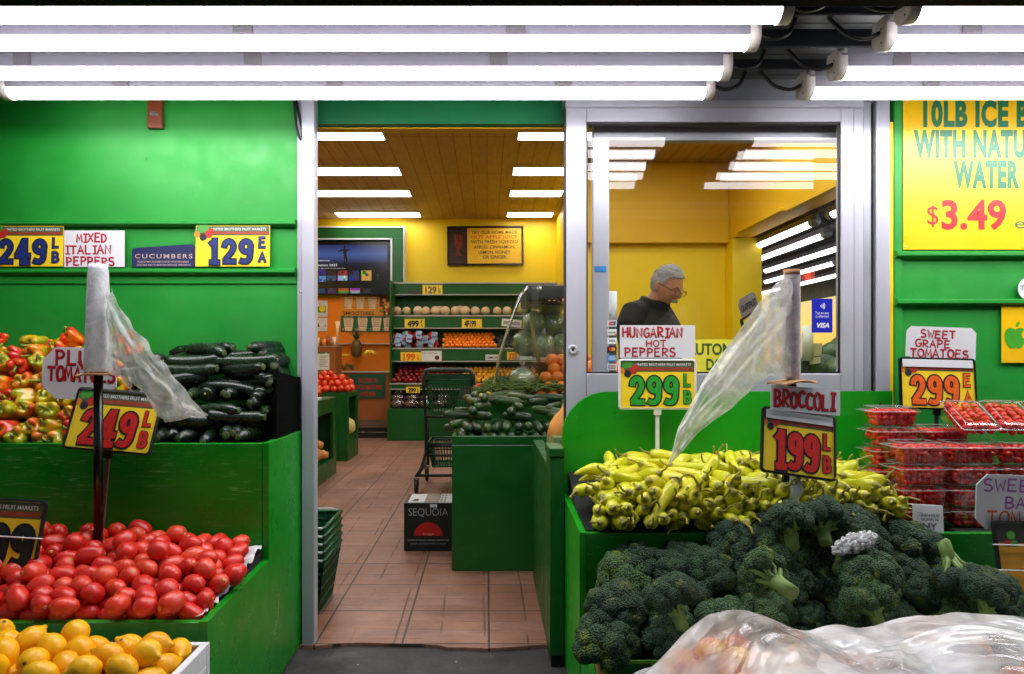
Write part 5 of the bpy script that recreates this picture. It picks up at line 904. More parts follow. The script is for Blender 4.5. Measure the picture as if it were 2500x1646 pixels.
for i in range(2):
    for l in range(5 - i): clamshell(1.385 + i * .17, 2.305 + R.uniform(-.004, .004), .60 + l * .0672 - .036 * (l < 0), radians(R.uniform(-2, 2)), 0, 'clear tomato box, rear stack, %s, %s' % (tiltlab[i], ['bottom', 'second layer', 'third layer', 'fourth layer', 'top'][l]), 'front', 9 if l > 2 else 4)
mb = MB(); gm = GT[0]; gv = [p.co.copy() for p in gm.vertices]; gf = [tuple(p.vertices) for p in gm.polygons]
for Q in spare: mb.add([Q @ p for p in gv], gf, m_grape, True)
tag(mb.build('grape_tomato_fill'), 'the many small red grape tomatoes deeper inside the clear boxes', 'tomatoes', kind='stuff')

# ------------------------------------------------------------------ signs and cards
m_pyel = plain('sign_yellow', rgb(246, 212, 36), .45, 0, .03, 10)
m_phead = plain('sign_header_print', rgb(74, 92, 56), .45, 0, .2, 40)
m_pband = plain('sign_red_band_print', rgb(150, 62, 40), .45, 0, .25, 60)
m_ink = plain('black_ink', rgb(16, 16, 22), .5)
INK = {'red': plain('red_ink', rgb(206, 34, 24), .45, 0, .25, 90), 'green': plain('green_ink', rgb(34, 158, 42), .45, 0, .25, 90), 'orange': plain('orange_ink', rgb(232, 96, 18), .45, 0, .25, 90), 'navy': plain('navy_ink', rgb(28, 44, 112), .45, 0, .3, 90), 'dark': plain('dark_ink', rgb(22, 34, 38), .45, 0, .2, 90), 'grey': plain('grey_ink', rgb(104, 100, 66), .5, 0, .2, 90), 'crimson': plain('crimson_ink', rgb(200, 20, 32), .45, 0, .2, 90), 'purple': plain('purple_ink', rgb(168, 92, 170), .5, 0, .2, 90), 'darkred': plain('dark_red_ink', rgb(92, 10, 14), .45)}
m_veg = [plain('print_leaf', rgb(70, 150, 50), .5), plain('print_tomato', rgb(190, 40, 30), .5), plain('print_orange', rgb(230, 130, 30), .5), plain('print_eggplant', rgb(36, 30, 40), .5)]

def rrect(w, h, r, n=5, cx=0, cz=0):
    o = []
    for sx, sz, a0 in ((1, 1, 0), (-1, 1, 90), (-1, -1, 180), (1, -1, 270)):
        o += [(cx + sx * (w / 2 - r) + r * cos(radians(a0 + 90 * k / n)), cz + sz * (h / 2 - r) + r * sin(radians(a0 + 90 * k / n))) for k in range(n + 1)]
    return o
def price_card(mb, w, h, price, unit, ink, header='UNITED BROTHERS FRUIT MARKETS', y=-.0015, digit_x=0.0, outline=None, hx=.08):
    """yellow printed card with a hand drawn price, centred on the origin"""
    mb.box((-w / 2, y, -h / 2), (w / 2, y + .0015, h / 2), m_pyel)
    mb.rect(-w / 2 + .002, h * .26, w / 2 - .002, h / 2 - .002, y - .0004, m_phead)
    mb.rect(-w * .30, h * .285, w / 2 - .004, h * .355, y - .0008, m_pband)
    if header: put_text(mb, header, w * hx, h * .385, h * .062, m_white, y - .0012, w * .74, .012)
    cx, cz = -w * .40, h * .30
    for k, (dx, dz, r, mi) in enumerate(((0, .05, .030, 0), (-.028, -.005, .017, 2), (.026, -.002, .022, 1), (.0, -.028, .020, 3), (.038, .02, .016, 1), (-.012, .03, .016, 0))):
        mb.disc((cx + dx * w / .28 * .8, y - .0010 - .0002 * k, cz + dz * h / .2 * .6), r * w / .28 * .7, m_veg[mi], 10)
    zd = -h * .455; hd = h * .64; out = outline or m_ink; n = 0
    jobs = [(c, digit_x + (-.37 + k * .228) * w + (w * .05 if c == '1' else 0), zd, hd, w * (.17 if c == '1' else .20), .19) for k, c in enumerate(price)]
    jobs += [(c, digit_x + w * .345, h * zz, h * .29, w * .115, .19) for c, zz in zip(unit, (-.06, -.42))]
    for c, x0, z0, hh, ww, st_ in jobs:
        for pts in CHUNK.get(c) or STROKES[c]:
            if c not in CHUNK: pts = [(.12 + a_ * .8, .10 + b_ * .8) for a_, b_ in pts]
            q = [(x0 + a_ * ww * (1.55 if c in CHUNK else 1), z0 + b_ * hh) for a_, b_ in pts]; n += 1
            ribbon(mb, q, hh * (st_ + .075), y - .0012 - .00002 * n, out); ribbon(mb, q, hh * (st_ - .02), y - .0022 - .00002 * n, INK[ink])
CHUNK = {'9': [arc(.31, .69, .20, .20, 0, 360, 18), [(.50, .70), (.50, .52), (.485, .36)] + arc(.29, .34, .195, .23, -10, -95, 6) + [(.17, .115), (.10, .14)]], '2': [arc(.30, .68, .20, .21, 175, -20, 10) + [(.42, .48), (.30, .34), (.17, .20)], [(.10, .115), (.56, .115)]],
 '4': [[(.40, .96), (.40, .03)], [(.34, .90), (.20, .62), (.08, .38)], [(.02, .335), (.60, .335)], [(.24, .075), (.58, .075)]], '1': [[(.30, .96), (.30, .06)], [(.10, .78), (.26, .88)], [(.10, .075), (.50, .075)]]}
def price_sign(label, px, py, Y, w, h, tilt, price, unit, ink, frame, stake=None, header='UNITED BROTHERS FRUIT MARKETS', yaw=0.0, stake_mat=None, fold=False, bands=(), lean=0.0, outline=None, digit_x=0.0, stake_dx=0.0, card=None):
    t = thing('price_sign', label, 'price sign', P(px, py, Y), None, (0, -tilt, yaw)); tip = (lean, 0, 0)       # the framed card tips back on its upright stake
    mb = MB(); o = rrect(w, h, .013); i = rrect(w - .014, h - .014, .009); n = len(o)
    v = []
    for l, y in ((o, .004), (o, -.004), (i, -.006), (i, -.0005)): v += [(a, y, b) for a, b in l]
    mb.add(v, [(k * n + q, (k + 1) * n + q, (k + 1) * n + (q + 1) % n, k * n + (q + 1) % n) for k in range(3) for q in range(n)], frame, False)
    mb.add([(a, .004, b) for a, b in o], [tuple(range(n))[::-1]], frame)
    mb.build('frame', t, None, tip, local=True)
    mb = MB()
    if card: card(mb)
    else: price_card(mb, w - .013, h - .013, price, unit, ink, header, digit_x=digit_x, outline=outline)
    mb.build('price_card', t, None, tip, local=True)
    if fold: mb = MB(); mb.box((-w / 2 + .012, -.0065, h / 2 - .036), (w / 2 - .012, -.0042, h / 2 - .008), m_paperwhite, .001); mb.build('card_tab', t, None, tip, local=True)
    for z in bands:
        mb = MB(); mb.tube([(-w / 2 - .004, 0, z), (-w / 2 - .001, -.008, z), (w / 2 + .001, -.008, z - .003), (w / 2 + .004, 0, z - .003)], .0022, m_paperwhite, 6); mb.build('tape_band', t, None, tip, local=True)
    if stake:
        sm = stake_mat or m_black; mb = MB()
        mb.box((stake_dx - .013, -.007, -h / 2 - .020), (stake_dx + .013, .007, -h / 2 + .004), frame, .002); mb.build('clip', t, local=True)
        mb = MB(); mb.box((stake_dx - .007, -.003, -h / 2 - stake), (stake_dx + .007, .004, -h / 2 - .006), sm, .002); mb.build('stake', t, local=True)
    return t
def name_card(label, px, py, Y, w, h, tilt, lines, ink, ink2, cut=.02, corner='top', yaw=0, lean=0, seed=1, mat=None):
    """white card cut from board; lines = (text, x, z, height, width) in card units"""
    t = thing('name_card', label, 'sign', P(px, py, Y), None, (lean, -tilt, yaw)); c = cut
    pts = [(-w / 2 + (c if corner == 'all' else 0), -h / 2), (w / 2 - (c if corner == 'all' else 0), -h / 2), (w / 2, -h / 2 + (c if corner == 'all' else 0)), (w / 2, h / 2 - c), (w / 2 - c, h / 2), (-w / 2 + c, h / 2), (-w / 2, h / 2 - c), (-w / 2, -h / 2 + (c if corner == 'all' else 0))]
    q = []
    for p in pts:
        if not q or (abs(p[0] - q[-1][0]) + abs(p[1] - q[-1][1])) > 1e-6: q.append(p)
    if abs(q[0][0] - q[-1][0]) + abs(q[0][1] - q[-1][1]) < 1e-6: q.pop()
    mb = MB(); mb.prism(q, -.0015, .0015, mat or m_white); mb.build('card', t, local=True)
    mb = MB()
    for k, (s_, x, z, hh, ww) in enumerate(lines): marker(mb, s_, x * w, z * h, hh * h, ww * w, INK[ink] if isinstance(ink, str) else INK[ink[k]], INK[ink2] if ink2 else None, -.0022, .165, seed * 10 + k)
    mb.build('lettering', t, local=True)
    return t
# signs standing on the left ledge
YL = 2.578
def ledge_card(name, label, x0, x1, y0, y1, fn, cat='price sign'):
    w = (x1 - x0) * YL / FPX; h = (y1 - y0) * YL / FPX
    t = thing(name, label, cat, P((x0 + x1) / 2, (y0 + y1) / 2, YL), None, (radians(-2), 0, 0)); mb = MB(); fn(mb, w, h); mb.build('card', t, local=True)
ledge_card('price_sign', 'yellow 249 per pound price card with dark blue figures beside the mixed peppers card', -24, 155, 552, 651, lambda mb, w, h: price_card(mb, w, h, '249', 'LB', 'navy'))
ledge_card('price_sign', 'yellow 129 each price card with blue figures on the ledge by the door', 478, 659, 551, 651, lambda mb, w, h: price_card(mb, w, h, '129', 'EA', 'navy'))
w_ = (304 - 157) * YL / FPX; h_ = (652 - 563) * YL / FPX
name_card('white MIXED ITALIAN PEPPERS card standing on the green ledge', 230.5, 607.5, YL, w_, h_, 0, [('MIXED', -.04, .19, .22, .50), ('ITALIAN', -.10, -.13, .22, .76), ('PEPPERS', -.06, -.45, .22, .80)], 'crimson', 'darkred', .001, seed=3)
t = thing('produce_card', 'navy CUCUMBERS card with slanted top standing on the green ledge', 'sign', P(400, 652, YL)); k_ = YL / FPX
mb = MB(); mb.prism([(-78 * k_, 0), (77 * k_, 0), (77 * k_, 49 * k_), (71 * k_, 55 * k_), (55 * k_, 55 * k_), (-66 * k_, 47 * k_), (-76 * k_, 44 * k_), (-78 * k_, 38 * k_)], -.001, .001, plain('navy_card', rgb(30, 36, 84), .5))
put_text(mb, 'CUCUMBERS', 0, 21 * k_, 11 * k_, plain('tan_print', rgb(196, 170, 160), .5), -.0018, 140 * k_, .01, space=1.3)
put_text(mb, 'PRODUCT MAY HAVE BEEN COATED WITH FOOD GRADE', -1 * k_, 10.5 * k_, 4.6 * k_, MATS['tan_print'], -.0018, 125 * k_, .01)
put_text(mb, 'VEGETABLE WAX TO MAINTAIN FRESHNESS APPEARANCE.', 0, 2.8 * k_, 4.6 * k_, MATS['tan_print'], -.0018, 132 * k_, .01); mb.build('card', t, local=True)
# plum tomato sign, cards in front of it
name_card('white PLUM TOMATOES card with cut corners, partly behind the bag roll', 194, 912, 2.215, .247, .172, radians(-2), [('PLUM', -.02, .16, .27, .60), ('TOMATOES', .03, -.14, .27, .90)], 'crimson', 'ink' if 'ink' in INK else 'darkred', .045, 'all', seed=5)
price_sign('black framed 249 per pound sign with red figures on a stake in the plum tomatoes', 279, 1028, 2.12, .278, .200, radians(-5), '249', 'LB', 'red', m_black, .40, stake_mat=plain('rusty_stake', rgb(112, 86, 80), .6, .3, .3, 40), stake_dx=-.01, lean=radians(-18))
price_sign('black framed 99 sign with dark figures tied with clear tape above the lemons', -38, 1307, 1.90, .325, .210, radians(-3), '199', '', 'dark', m_black, .30, 'UNITED BROTHERS FRUIT MARKETS', bands=(.002,), digit_x=.055, lean=radians(-12))
# right hand stand
name_card('white HUNGARIAN HOT PEPPERS card above the green priced sign', 1605, 834, 2.462, .276, .120, 0, [('HUNGARIAN', -.07, .14, .28, .80), ('HOT', -.02, -.14, .19, .27), ('PEPPERS', -.10, -.44, .24, .68)], 'crimson', 'darkred', .001, seed=7)
price_sign('white framed 299 per pound sign with green figures above the hot peppers', 1605, 938, 2.440, .285, .186, 0, '299', 'LB', 'green', m_white, .25, stake_mat=m_white, lean=radians(-2))
name_card('white BROCCOLI card tilted over the red priced sign', 1966, 977, 2.052, .213, .078, radians(-5), [('BROCCOLI', -.02, -.30, .62, .86)], 'crimson', 'darkred', .002, seed=9, lean=radians(-9))
price_sign('black framed 199 per pound sign with red figures tilted over the broccoli', 1949, 1083, 2.035, .231, .203, radians(-8), '199', 'LB', 'red', m_black, .24, '', fold=True, stake_dx=-.02, lean=radians(-15))
name_card('white SWEET GRAPE TOMATOES card with clipped corners', 2297, 838, 2.445, .255, .118, radians(-2), [('SWEET', -.05, .16, .23, .50), ('GRAPE', -.12, -.13, .22, .50), ('TOMATOES', -.02, -.44, .24, .84)], 'crimson', 'darkred', .018, seed=11)
price_sign('black framed 299 each sign with orange figures above the clear tomato boxes', 2289, 937, 2.435, .280, .190, radians(-1.5), '299', 'EA', 'orange', m_blackgloss, .22, '', fold=True, lean=radians(-6))
name_card('translucent white SWEET BABY TOMATOES card with purple and orange letters', 2500, 1228, 1.90, .275, .156, radians(-2), [('SWEET', -.13, .20, .21, .60), ('BABY', .02, -.10, .21, .44), ('TOMATOES', .10, -.40, .22, .96)], ('purple', 'purple', 'orange'), None, .03, 'all', seed=13)
def blank(mb):
    w, h = .208, .206
    mb.box((-w / 2, -.0015, -h / 2), (w / 2, 0, h / 2), plain('amber_card', rgb(204, 144, 32), .5, 0, .06)); mb.rect(-w / 2, h * .24, w / 2, h / 2, -.002, plain('dark_header_print', rgb(52, 48, 44), .5, 0, .2, 30))
    mb.disc((-w * .30, -.0024, h * .34), .012, m_veg[0], 12); mb.disc((-w * .36, -.0026, h * .235), .009, m_veg[1], 12); mb.disc((-w * .27, -.0028, h * .235), .009, m_veg[0], 12)
    put_text(mb, '9', w * .3, -h * .38, h * .5, m_ink, -.0022, .05, .07)
price_sign('thick black framed amber sign wrapped with two clear tape bands beside the broccoli', 2530, 1371, 1.86, .222, .219, radians(-1), '', '', 'dark', m_black, .35, bands=(.044, -.024), card=blank, lean=radians(-12))
t = thing('origin_card', 'white GREENHOUSE GROWN IN NY box card leaning between peppers and tomato boxes', 'sign', P(2266, 1264, 2.026), None, (radians(-8), radians(4), radians(6)))
mb = MB(); mb.box((-.05, 0, -.042), (.05, .002, .036), m_white); mb.box((-.05, .002, .0362), (.05, .03, .038), m_white)
put_text(mb, 'GREENHOUSE', .004, .003, .0085, m_ink, -.001, .066, .012); put_text(mb, 'GROWN IN', .003, -.0095, .0085, m_ink, -.001, .056, .012); put_text(mb, 'NY', .004, -.034, .019, plain('grey_print', rgb(90, 90, 98), .5), -.001, .050, .03)
mb.rect(-.037, .0135, -.018, .0145, -.001, m_ink); mb.rect(-.037, -.006, -.036, .0134, -.001, m_ink); mb.build('card', t, local=True)
# ice poster, round card and apple poster on the wall
YW = 2.5895; k_ = YW / FPX
t = thing('ice_poster', 'large yellow 10LB ICE poster with green and red lettering on the green wall', 'poster', P(2385, 400, YW))
mb = MB(); mb.box((-180 * k_, -.001, -210 * k_), (200 * k_, .004, 215 * k_), plain('poster_yellow', rgb(236, 186, 16), .3, 0, .03, 4), .001)
m_pg = plain('poster_green', rgb(28, 110, 74), .35); m_pr = plain('poster_red', rgb(222, 40, 44), .35)
def pt(s_, x0, x1, yb, yt, m, bold=.035, al='LEFT'): put_text(mb, s_, (x0 - 2385) * k_, (400 - yb) * k_, (yb - yt) * k_, m, -.0018, (x1 - x0) * k_, bold, al, space=1.10 if bold > .04 else 1.0)
pt('10LB ICE BAGS', 2253, 2615, 307, 246, m_pg, .05); pt('WITH NATURAL', 2230, 2592, 382, 318, m_pg, .05); pt('WATER', 2327, 2488, 456, 393, m_pg, .05)
pt('$', 2263, 2290, 548, 500, m_pr, 0); pt('3.49', 2298, 2456, 558, 487, m_pr, .03); pt('ea', 2477, 2530, 558, 530, MATS['poster_green'], 0)
for x, y in ((2212, 603), (2212, 250)): mb.ball(((x - 2385) * k_, -.001, (400 - y) * k_), .003, m_white, 8, 5)
mb.build('sheet', t, local=True)
t = thing('round_card', 'small round white card at the edge on the green wall ledge', 'sign', P(2513, 705, 2.585)); mb = MB()
mb.lathe([(0, .002), (.045, .002), (.045, 0), (0, 0)], 28, m_white, Matrix.Rotation(radians(90), 4, 'X'), smooth=False); put_text(mb, 'To', -.022, -.006, .019, INK['grey'], -.003, .030, .01); mb.build('card', t, local=True)
t = thing('apple_poster', 'small yellow poster with a bitten green apple on the green wall', 'poster', P(2500, 818, YW)); mb = MB()
mb.box((-55 * k_, -.001, -68 * k_), (75 * k_, .001, 70 * k_), MATS['poster_yellow'])
ap = [(0, -26), (-6, -29), (-14, -28), (-21, -20), (-26, -8), (-27, 4), (-23, 14), (-15, 19), (-7, 18), (0, 15), (7, 18), (15, 19), (21, 16), (17, 10), (15, 4), (17, -3), (24, -9), (20, -20), (14, -28), (6, -29)]
m_ag = plain('apple_green_print', rgb(64, 158, 40), .4); cx = (2478 - 2500) * k_
mb.poly([(cx + a * k_, b * k_ * 1.05 - .004) for a, b in ap], -.002, m_ag); mb.poly([(cx + a * k_, b * k_ - .004) for a, b in [(1, 21), (1, 28), (6, 34), (11, 36), (10, 29), (6, 23)]], -.002, m_ag)
mb.build('sheet', t, local=True)
# wooden bracket and cable on the left wall
mb = MB(); c = P(379, 262, 2.585); mb.box((c.x - .029, 2.578, c.z - .083), (c.x + .029, 2.599, c.z + .10), m_wood, .004); t = mb.build('wood_bracket'); tag(t, 'small varnished wooden bracket with a metal catch high on the green wall', 'bracket')
mb = MB()
for k in range(4): mb.box((c.x - .010, 2.572, c.z - .036 + .004 * k), (c.x + .010, 2.5775, c.z - .0335 + .004 * k), m_steel)
for s_ in (-1, 1): mb.lathe([(.005, 0), (.005, .004), (0, .004)], 10, m_steel, Matrix.Translation((c.x + s_ * .011, 2.577, c.z - .03)) @ Matrix.Rotation(radians(90), 4, 'X'))
mb.build('catch', t)
mb = MB(); mb.tube(crom([P(718, 205, 2.575), P(719, 260, 2.575), P(724, 310, 2.572), P(732, 338, 2.57), P(737, 335, 2.57), P(737, 315, 2.572), P(731, 285, 2.575), P(724, 250, 2.578), P(722, 205, 2.58)]), .005, m_cable, 8); tag(mb.build('cable'), 'dark cable hanging in a loop beside the white door jamb', 'cable')

# ------------------------------------------------------------------ bag rolls on poles
m_bag = clear_film('bag_plastic', (.98, .98, .98, 1), .60, .015, .22, 26, .3, (.95, .95, .97, 1), fk=.5)
m_film = clear_film('bag_film', (.98, .985, .985, 1), .74, .015, .22, 22, .35, (.96, .965, .97, 1), fk=.5)
m_roll = plain('plastic_roll', rgb(226, 228, 234), .3, 0, .04, 30, .2, 70)
def sheet(mb, up, lo, n, m, wave=.012, fy=None, seed=0, nv=14):
    def along(pl, t):
        L = [0]
        for a, b in zip(pl, pl[1:]): L.append(L[-1] + (Vector(b) - Vector(a)).length)
        s_ = t * L[-1]
        for k in range(len(pl) - 1):
            if s_ <= L[k + 1] + 1e-9: f = (s_ - L[k]) / max(1e-9, L[k + 1] - L[k]); return Vector(pl[k]).lerp(Vector(pl[k + 1]), f)
        return Vector(pl[-1])
    def fn(u, v):
        a, b = along(up, u), along(lo, u); p = a.lerp(b, v)
        w = wave * (sin(9 * v + 3 * u + seed) * .5 + .8 * noise.noise(Vector((u * 5, v * 7, seed))) + .5 * noise.noise(Vector((u * 11, v * 16, seed + 5))))
        return (p.x + .25 * w, p.y + w, p.z + .2 * w)
    mb.grid(n, nv, fn, m)
def bagroll(label, cx, Y, yt, yb, r0, r1, disc_r, pole_to, core, pole_m, film):
    b = P(cx, yb, Y); t_ = P(cx, yt, Y); h = t_.z - b.z
    t = thing('bag_roll_stand', label, 'bag roll', (b.x, Y, pole_to))
    mb = MB(); mb.tube([(b.x, Y, pole_to), (b.x, Y, b.z - .004)], .0135, pole_m, 14); mb.build('pole', t)
    mb = MB(); mb.lathe([(0, 0), (disc_r, .002), (disc_r, .006), (0, .004)], 30, m_cardboard, Matrix.Translation((b.x, Y, b.z - .006)), lambda x, y, z: (x, y, z + .005 * sin(x * 40 + 1) + .004 * cos(y * 60)), False); mb.build('cardboard_disc', t)
    R = random.Random(int(cx)); ph = R.uniform(0, 6)
    def fn(x, y, z):
        a = math.atan2(y, x); k = 1 + .03 * sin(3 * a + z * 30 + ph) + .02 * noise.noise(Vector((x * 40, y * 40, z * 22)))
        return (x * k, y * k, z)
    n = 22; prof = [(0, .004)] + [((r1 + (r0 - r1) * k / n) * (1 - .25 * max(0, k / n - .85)), .006 + (h - .006) * k / n) for k in range(n + 1)] + [(0, h + .002)]
    mb = MB(); mb.lathe(prof, 24, core, Matrix.Translation(b), fn); mb.build('roll', t)
    n2 = 40; mb = MB(); mb.lathe([((r1 * 1.06 + (r0 - r1) * k / n2), .006 + (h - .02) * k / n2) for k in range(n2 + 1)], 30, m_bag, Matrix.Translation(b), lambda x, y, z: (x * (1 + .05 * noise.noise(Vector((x * 60, z * 22, 1 + y * 60)))), y * (1 + .05 * noise.noise(Vector((y * 60, z * 22, 9 + x * 60)))), z)); mb.build('wrinkled_wrap', t)
    mb = MB(); film(mb); mb.build('loose_bag', t)
    return t, b, t_
def film_left(mb):
    Y = 2.03
    sheet(mb, [P(266, 705, Y), P(300, 772, Y - .02), P(365, 850, Y - .04), P(430, 925, Y - .05), P(508, 1013, Y - .06)], [P(268, 770, Y), P(290, 860, Y - .01), P(335, 940, Y - .02), P(385, 1010, Y - .03), P(408, 1031, Y - .04), ], 40, m_film, .02, seed=1)
    sheet(mb, [P(385, 1012, Y - .032), P(408, 1032, Y - .04), P(430, 1018, Y - .05)], [P(440, 960, Y - .05), P(480, 1000, Y - .055), P(510, 1015, Y - .06)], 14, m_film, .01, seed=4, nv=8)
    sheet(mb, [P(262, 700, Y), P(275, 790, Y - .005), P(300, 860, Y - .01), P(320, 930, Y - .015)], [P(262, 900, Y), P(270, 912, Y), P(285, 915, Y), P(322, 960, Y - .015)], 24, m_bag, .012, seed=2)
bagroll('bag roll on a black pole standing in the plum tomatoes', 240, 2.05, 646, 912, .027, .037, .060, .50, m_roll, m_blackgloss, film_left)
def film_right(mb):
    Y = 2.06
    sheet(mb, [P(1918, 664, Y), P(1855, 740, Y - .02), P(1790, 830, Y - .03), P(1715, 935, Y - .045), P(1655, 1045, Y - .06), P(1632, 1132, Y - .07)], [P(1918, 925, Y), P(1880, 915, Y - .01), P(1850, 935, Y - .02), P(1790, 990, Y - .04), P(1715, 1045, Y - .06), P(1634, 1134, Y - .075)], 60, m_film, .022, seed=7, nv=22)
    sheet(mb, [P(1935, 670, Y + .01), P(1860, 760, Y + .012), P(1800, 850, Y + .01), P(1745, 930, Y)], [P(1930, 920, Y + .01), P(1880, 905, Y + .02), P(1820, 930, Y + .01), P(1760, 990, Y)], 30, m_bag, .02, seed=9, nv=14)
m_core = plain('cardboard_core', rgb(176, 152, 160), .5, 0, .2, 20)
bt, b_, t_ = bagroll('bag roll behind the broccoli sign with a loose bag pulled toward the doorway', 1933, 2.09, 662, 930, .024, .024, .072, .56, m_core, m_black, film_right)
mb = MB(); mb.tube([(b_.x, 2.09, t_.z - .012), (b_.x, 2.09, t_.z + .004)], .0255, plain('core_rim', rgb(176, 120, 84), .6), 24); mb.build('core_rim', bt)
m_knot = plain('white_knotted_plastic', rgb(214, 214, 220), .35, 0, .08, 30, .8, 60)
mb = MB(); b0 = P(1928, 1150, 2.06)
def knot(x, y, z):
    q = Vector((x * 45, y * 45, z * 45)); k = 1 + .55 * noise.noise(q) + .3 * noise.noise(q * 2.4); return (x * k, y * k, z)
mb.lathe([(0, 0), (.016, .004), (.012, -.02), (.019, -.045), (.022, -.06), (.013, -.085), (.018, -.115), (.021, -.14), (0, -.142)][::-1], 26, m_knot, Matrix.Translation((b0.x, 2.026, b0.z + .004)) @ Matrix.Diagonal((1.15, .8, 1, 1)), knot); mb.build('knotted_plastic', bt)

# ------------------------------------------------------------------ inside the shop: aisle cabinets, island, case, cart
def cabinet(name, label, x0, x1, y0, y1, h, openings=()):
    """green box whose +X side has framed cubbies: openings (ya, yb, za, zb)"""
    t = thing(name, label, 'cabinet', ((x0 + x1) / 2, (y0 + y1) / 2, 0)); mb = MB(); w = .03
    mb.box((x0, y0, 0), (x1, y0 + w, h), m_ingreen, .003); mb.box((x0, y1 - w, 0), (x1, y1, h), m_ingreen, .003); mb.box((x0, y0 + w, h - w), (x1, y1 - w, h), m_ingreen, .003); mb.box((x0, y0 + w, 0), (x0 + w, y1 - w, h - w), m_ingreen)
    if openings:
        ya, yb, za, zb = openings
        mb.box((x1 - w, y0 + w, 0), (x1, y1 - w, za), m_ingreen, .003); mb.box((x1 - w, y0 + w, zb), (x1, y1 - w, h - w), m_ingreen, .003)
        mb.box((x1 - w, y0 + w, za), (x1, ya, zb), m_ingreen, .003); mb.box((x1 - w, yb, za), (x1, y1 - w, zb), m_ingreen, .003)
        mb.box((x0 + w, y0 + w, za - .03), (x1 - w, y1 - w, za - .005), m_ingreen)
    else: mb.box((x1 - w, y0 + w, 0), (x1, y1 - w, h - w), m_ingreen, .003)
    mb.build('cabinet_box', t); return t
cabinet('aisle_cabinet', 'green aisle cabinet with an open cubby holding orange squash', -2.1, -1.452, 5.0, 6.43, .735, (5.12, 6.30, .16, .60))
cabinet('aisle_cabinet', 'green aisle cabinet with an open cubby holding one pale round squash', -2.15, -1.495, 7.17, 7.75, .735, (7.24, 7.68, .25, .68))
mb = MB(); mb.box((-2.1, 5.0, .737), (-1.46, 5.9, .762), m_white, .004); tag(mb.build('white_tray'), 'white tray on the end of the first green aisle cabinet', 'tray')
m_squash = fruit_mat('squash_skin', [(.1, rgb(212, 130, 60)), (.9, rgb(230, 160, 80))], .45, 10); m_pale = plain('pale_squash_skin', rgb(216, 200, 130), .5, 0, .12, 20)
def squash_mb(m): 
    return ring('squash', [(0, -.11), (.05, -.108), (.075, -.07), (.078, -.03), (.062, .02), (.04, .06), (.034, .1), (.028, .125), (0, .13)], 20, m, 8, .03)
sq0 = None
R = random.Random(14)
for k, (x, y, z, rx, m) in enumerate(((-1.53, 5.35, .24, 80, 0), (-1.55, 5.56, .235, 100, 0), (-1.52, 5.78, .24, 70, 0), (-1.56, 6.02, .235, 95, 0), (-1.60, 5.46, .36, 85, 0), (-1.57, 5.9, .36, 100, 0))):
    if sq0 is None: sq0 = squash_mb(m_squash).build('squash'); o = sq0
    else: o = dup(sq0)
    o.location = (x, y, z); o.rotation_euler = (radians(rx), 0, radians(R.uniform(60, 120))); tag(o, 'tan orange squash inside the first aisle cabinet cubby', 'squash', 'squash in the first cubby')
o = ring('pale_squash', [(0, -.10), (.06, -.095), (.11, -.05), (.115, 0), (.10, .06), (.05, .095), (0, .09)], 22, m_pale, 9, .03).build('pale_squash', None, (-1.585, 7.45, .35)); tag(o, 'pale round squash in the second aisle cabinet cubby', 'squash')
m_bigtom = fruit_mat('round_tomato_skin', [(.1, rgb(206, 34, 18)), (.9, rgb(226, 74, 30))], .25, 10)
def bigtom_mb(m): return ring('round_tomato', [(0, -.032), (.02, -.031), (.036, -.018), (.041, 0), (.036, .02), (.02, .031), (.008, .028), (0, .025)], 16, m, 5, .03)
src = None
def pile(src_mb, name, label, cat, group, spots, rot=True, seed=1, scl=(.9, 1.08)):
    R = random.Random(seed); src = None
    for p in spots:
        if src is None: src = src_mb.build(name); o = src; tag(o, label, cat, group)
        else: o = dup(src)
        o.location = p; s_ = R.uniform(*scl); o.scale = (s_, s_, s_)
        if rot: o.rotation_euler = (R.uniform(0, 6), R.uniform(0, 6), R.uniform(0, 6))
def rows(x0, x1, dx, layers, R, j=.006):
    """layers = (y, z, inset) from bottom to top"""
    o = []
    for k, (y, z, ins) in enumerate(layers):
        x = x0 + ins + (k % 2) * dx * .5
        while x < x1 - ins: o.append((x + R.uniform(-j, j), y + R.uniform(-j, j), z + R.uniform(-j, j) * .5)); x += dx
    return o
R = random.Random(31)
pile(bigtom_mb(m_bigtom), 'round_tomato', 'round red tomato piled on top of the green aisle cabinets', 'tomato', 'round tomatoes on the aisle cabinets',
     rows(-2.05, -1.48, .078, [(7.22, .775, 0), (7.30, .775, 0), (7.40, .775, 0), (7.5, .775, 0), (7.28, .83, .04), (7.36, .84, .04), (7.46, .835, .05), (7.34, .885, .1), (7.44, .89, .12), (7.42, .93, .2)], R) + rows(-2.05, -1.55, .078, [(6.0, .775, 0), (6.1, .775, 0), (6.2, .775, 0), (6.3, .775, 0), (6.08, .83, .05), (6.18, .84, .05), (6.28, .83, .06), (6.14, .89, .12), (6.24, .885, .14)], R), seed=2)
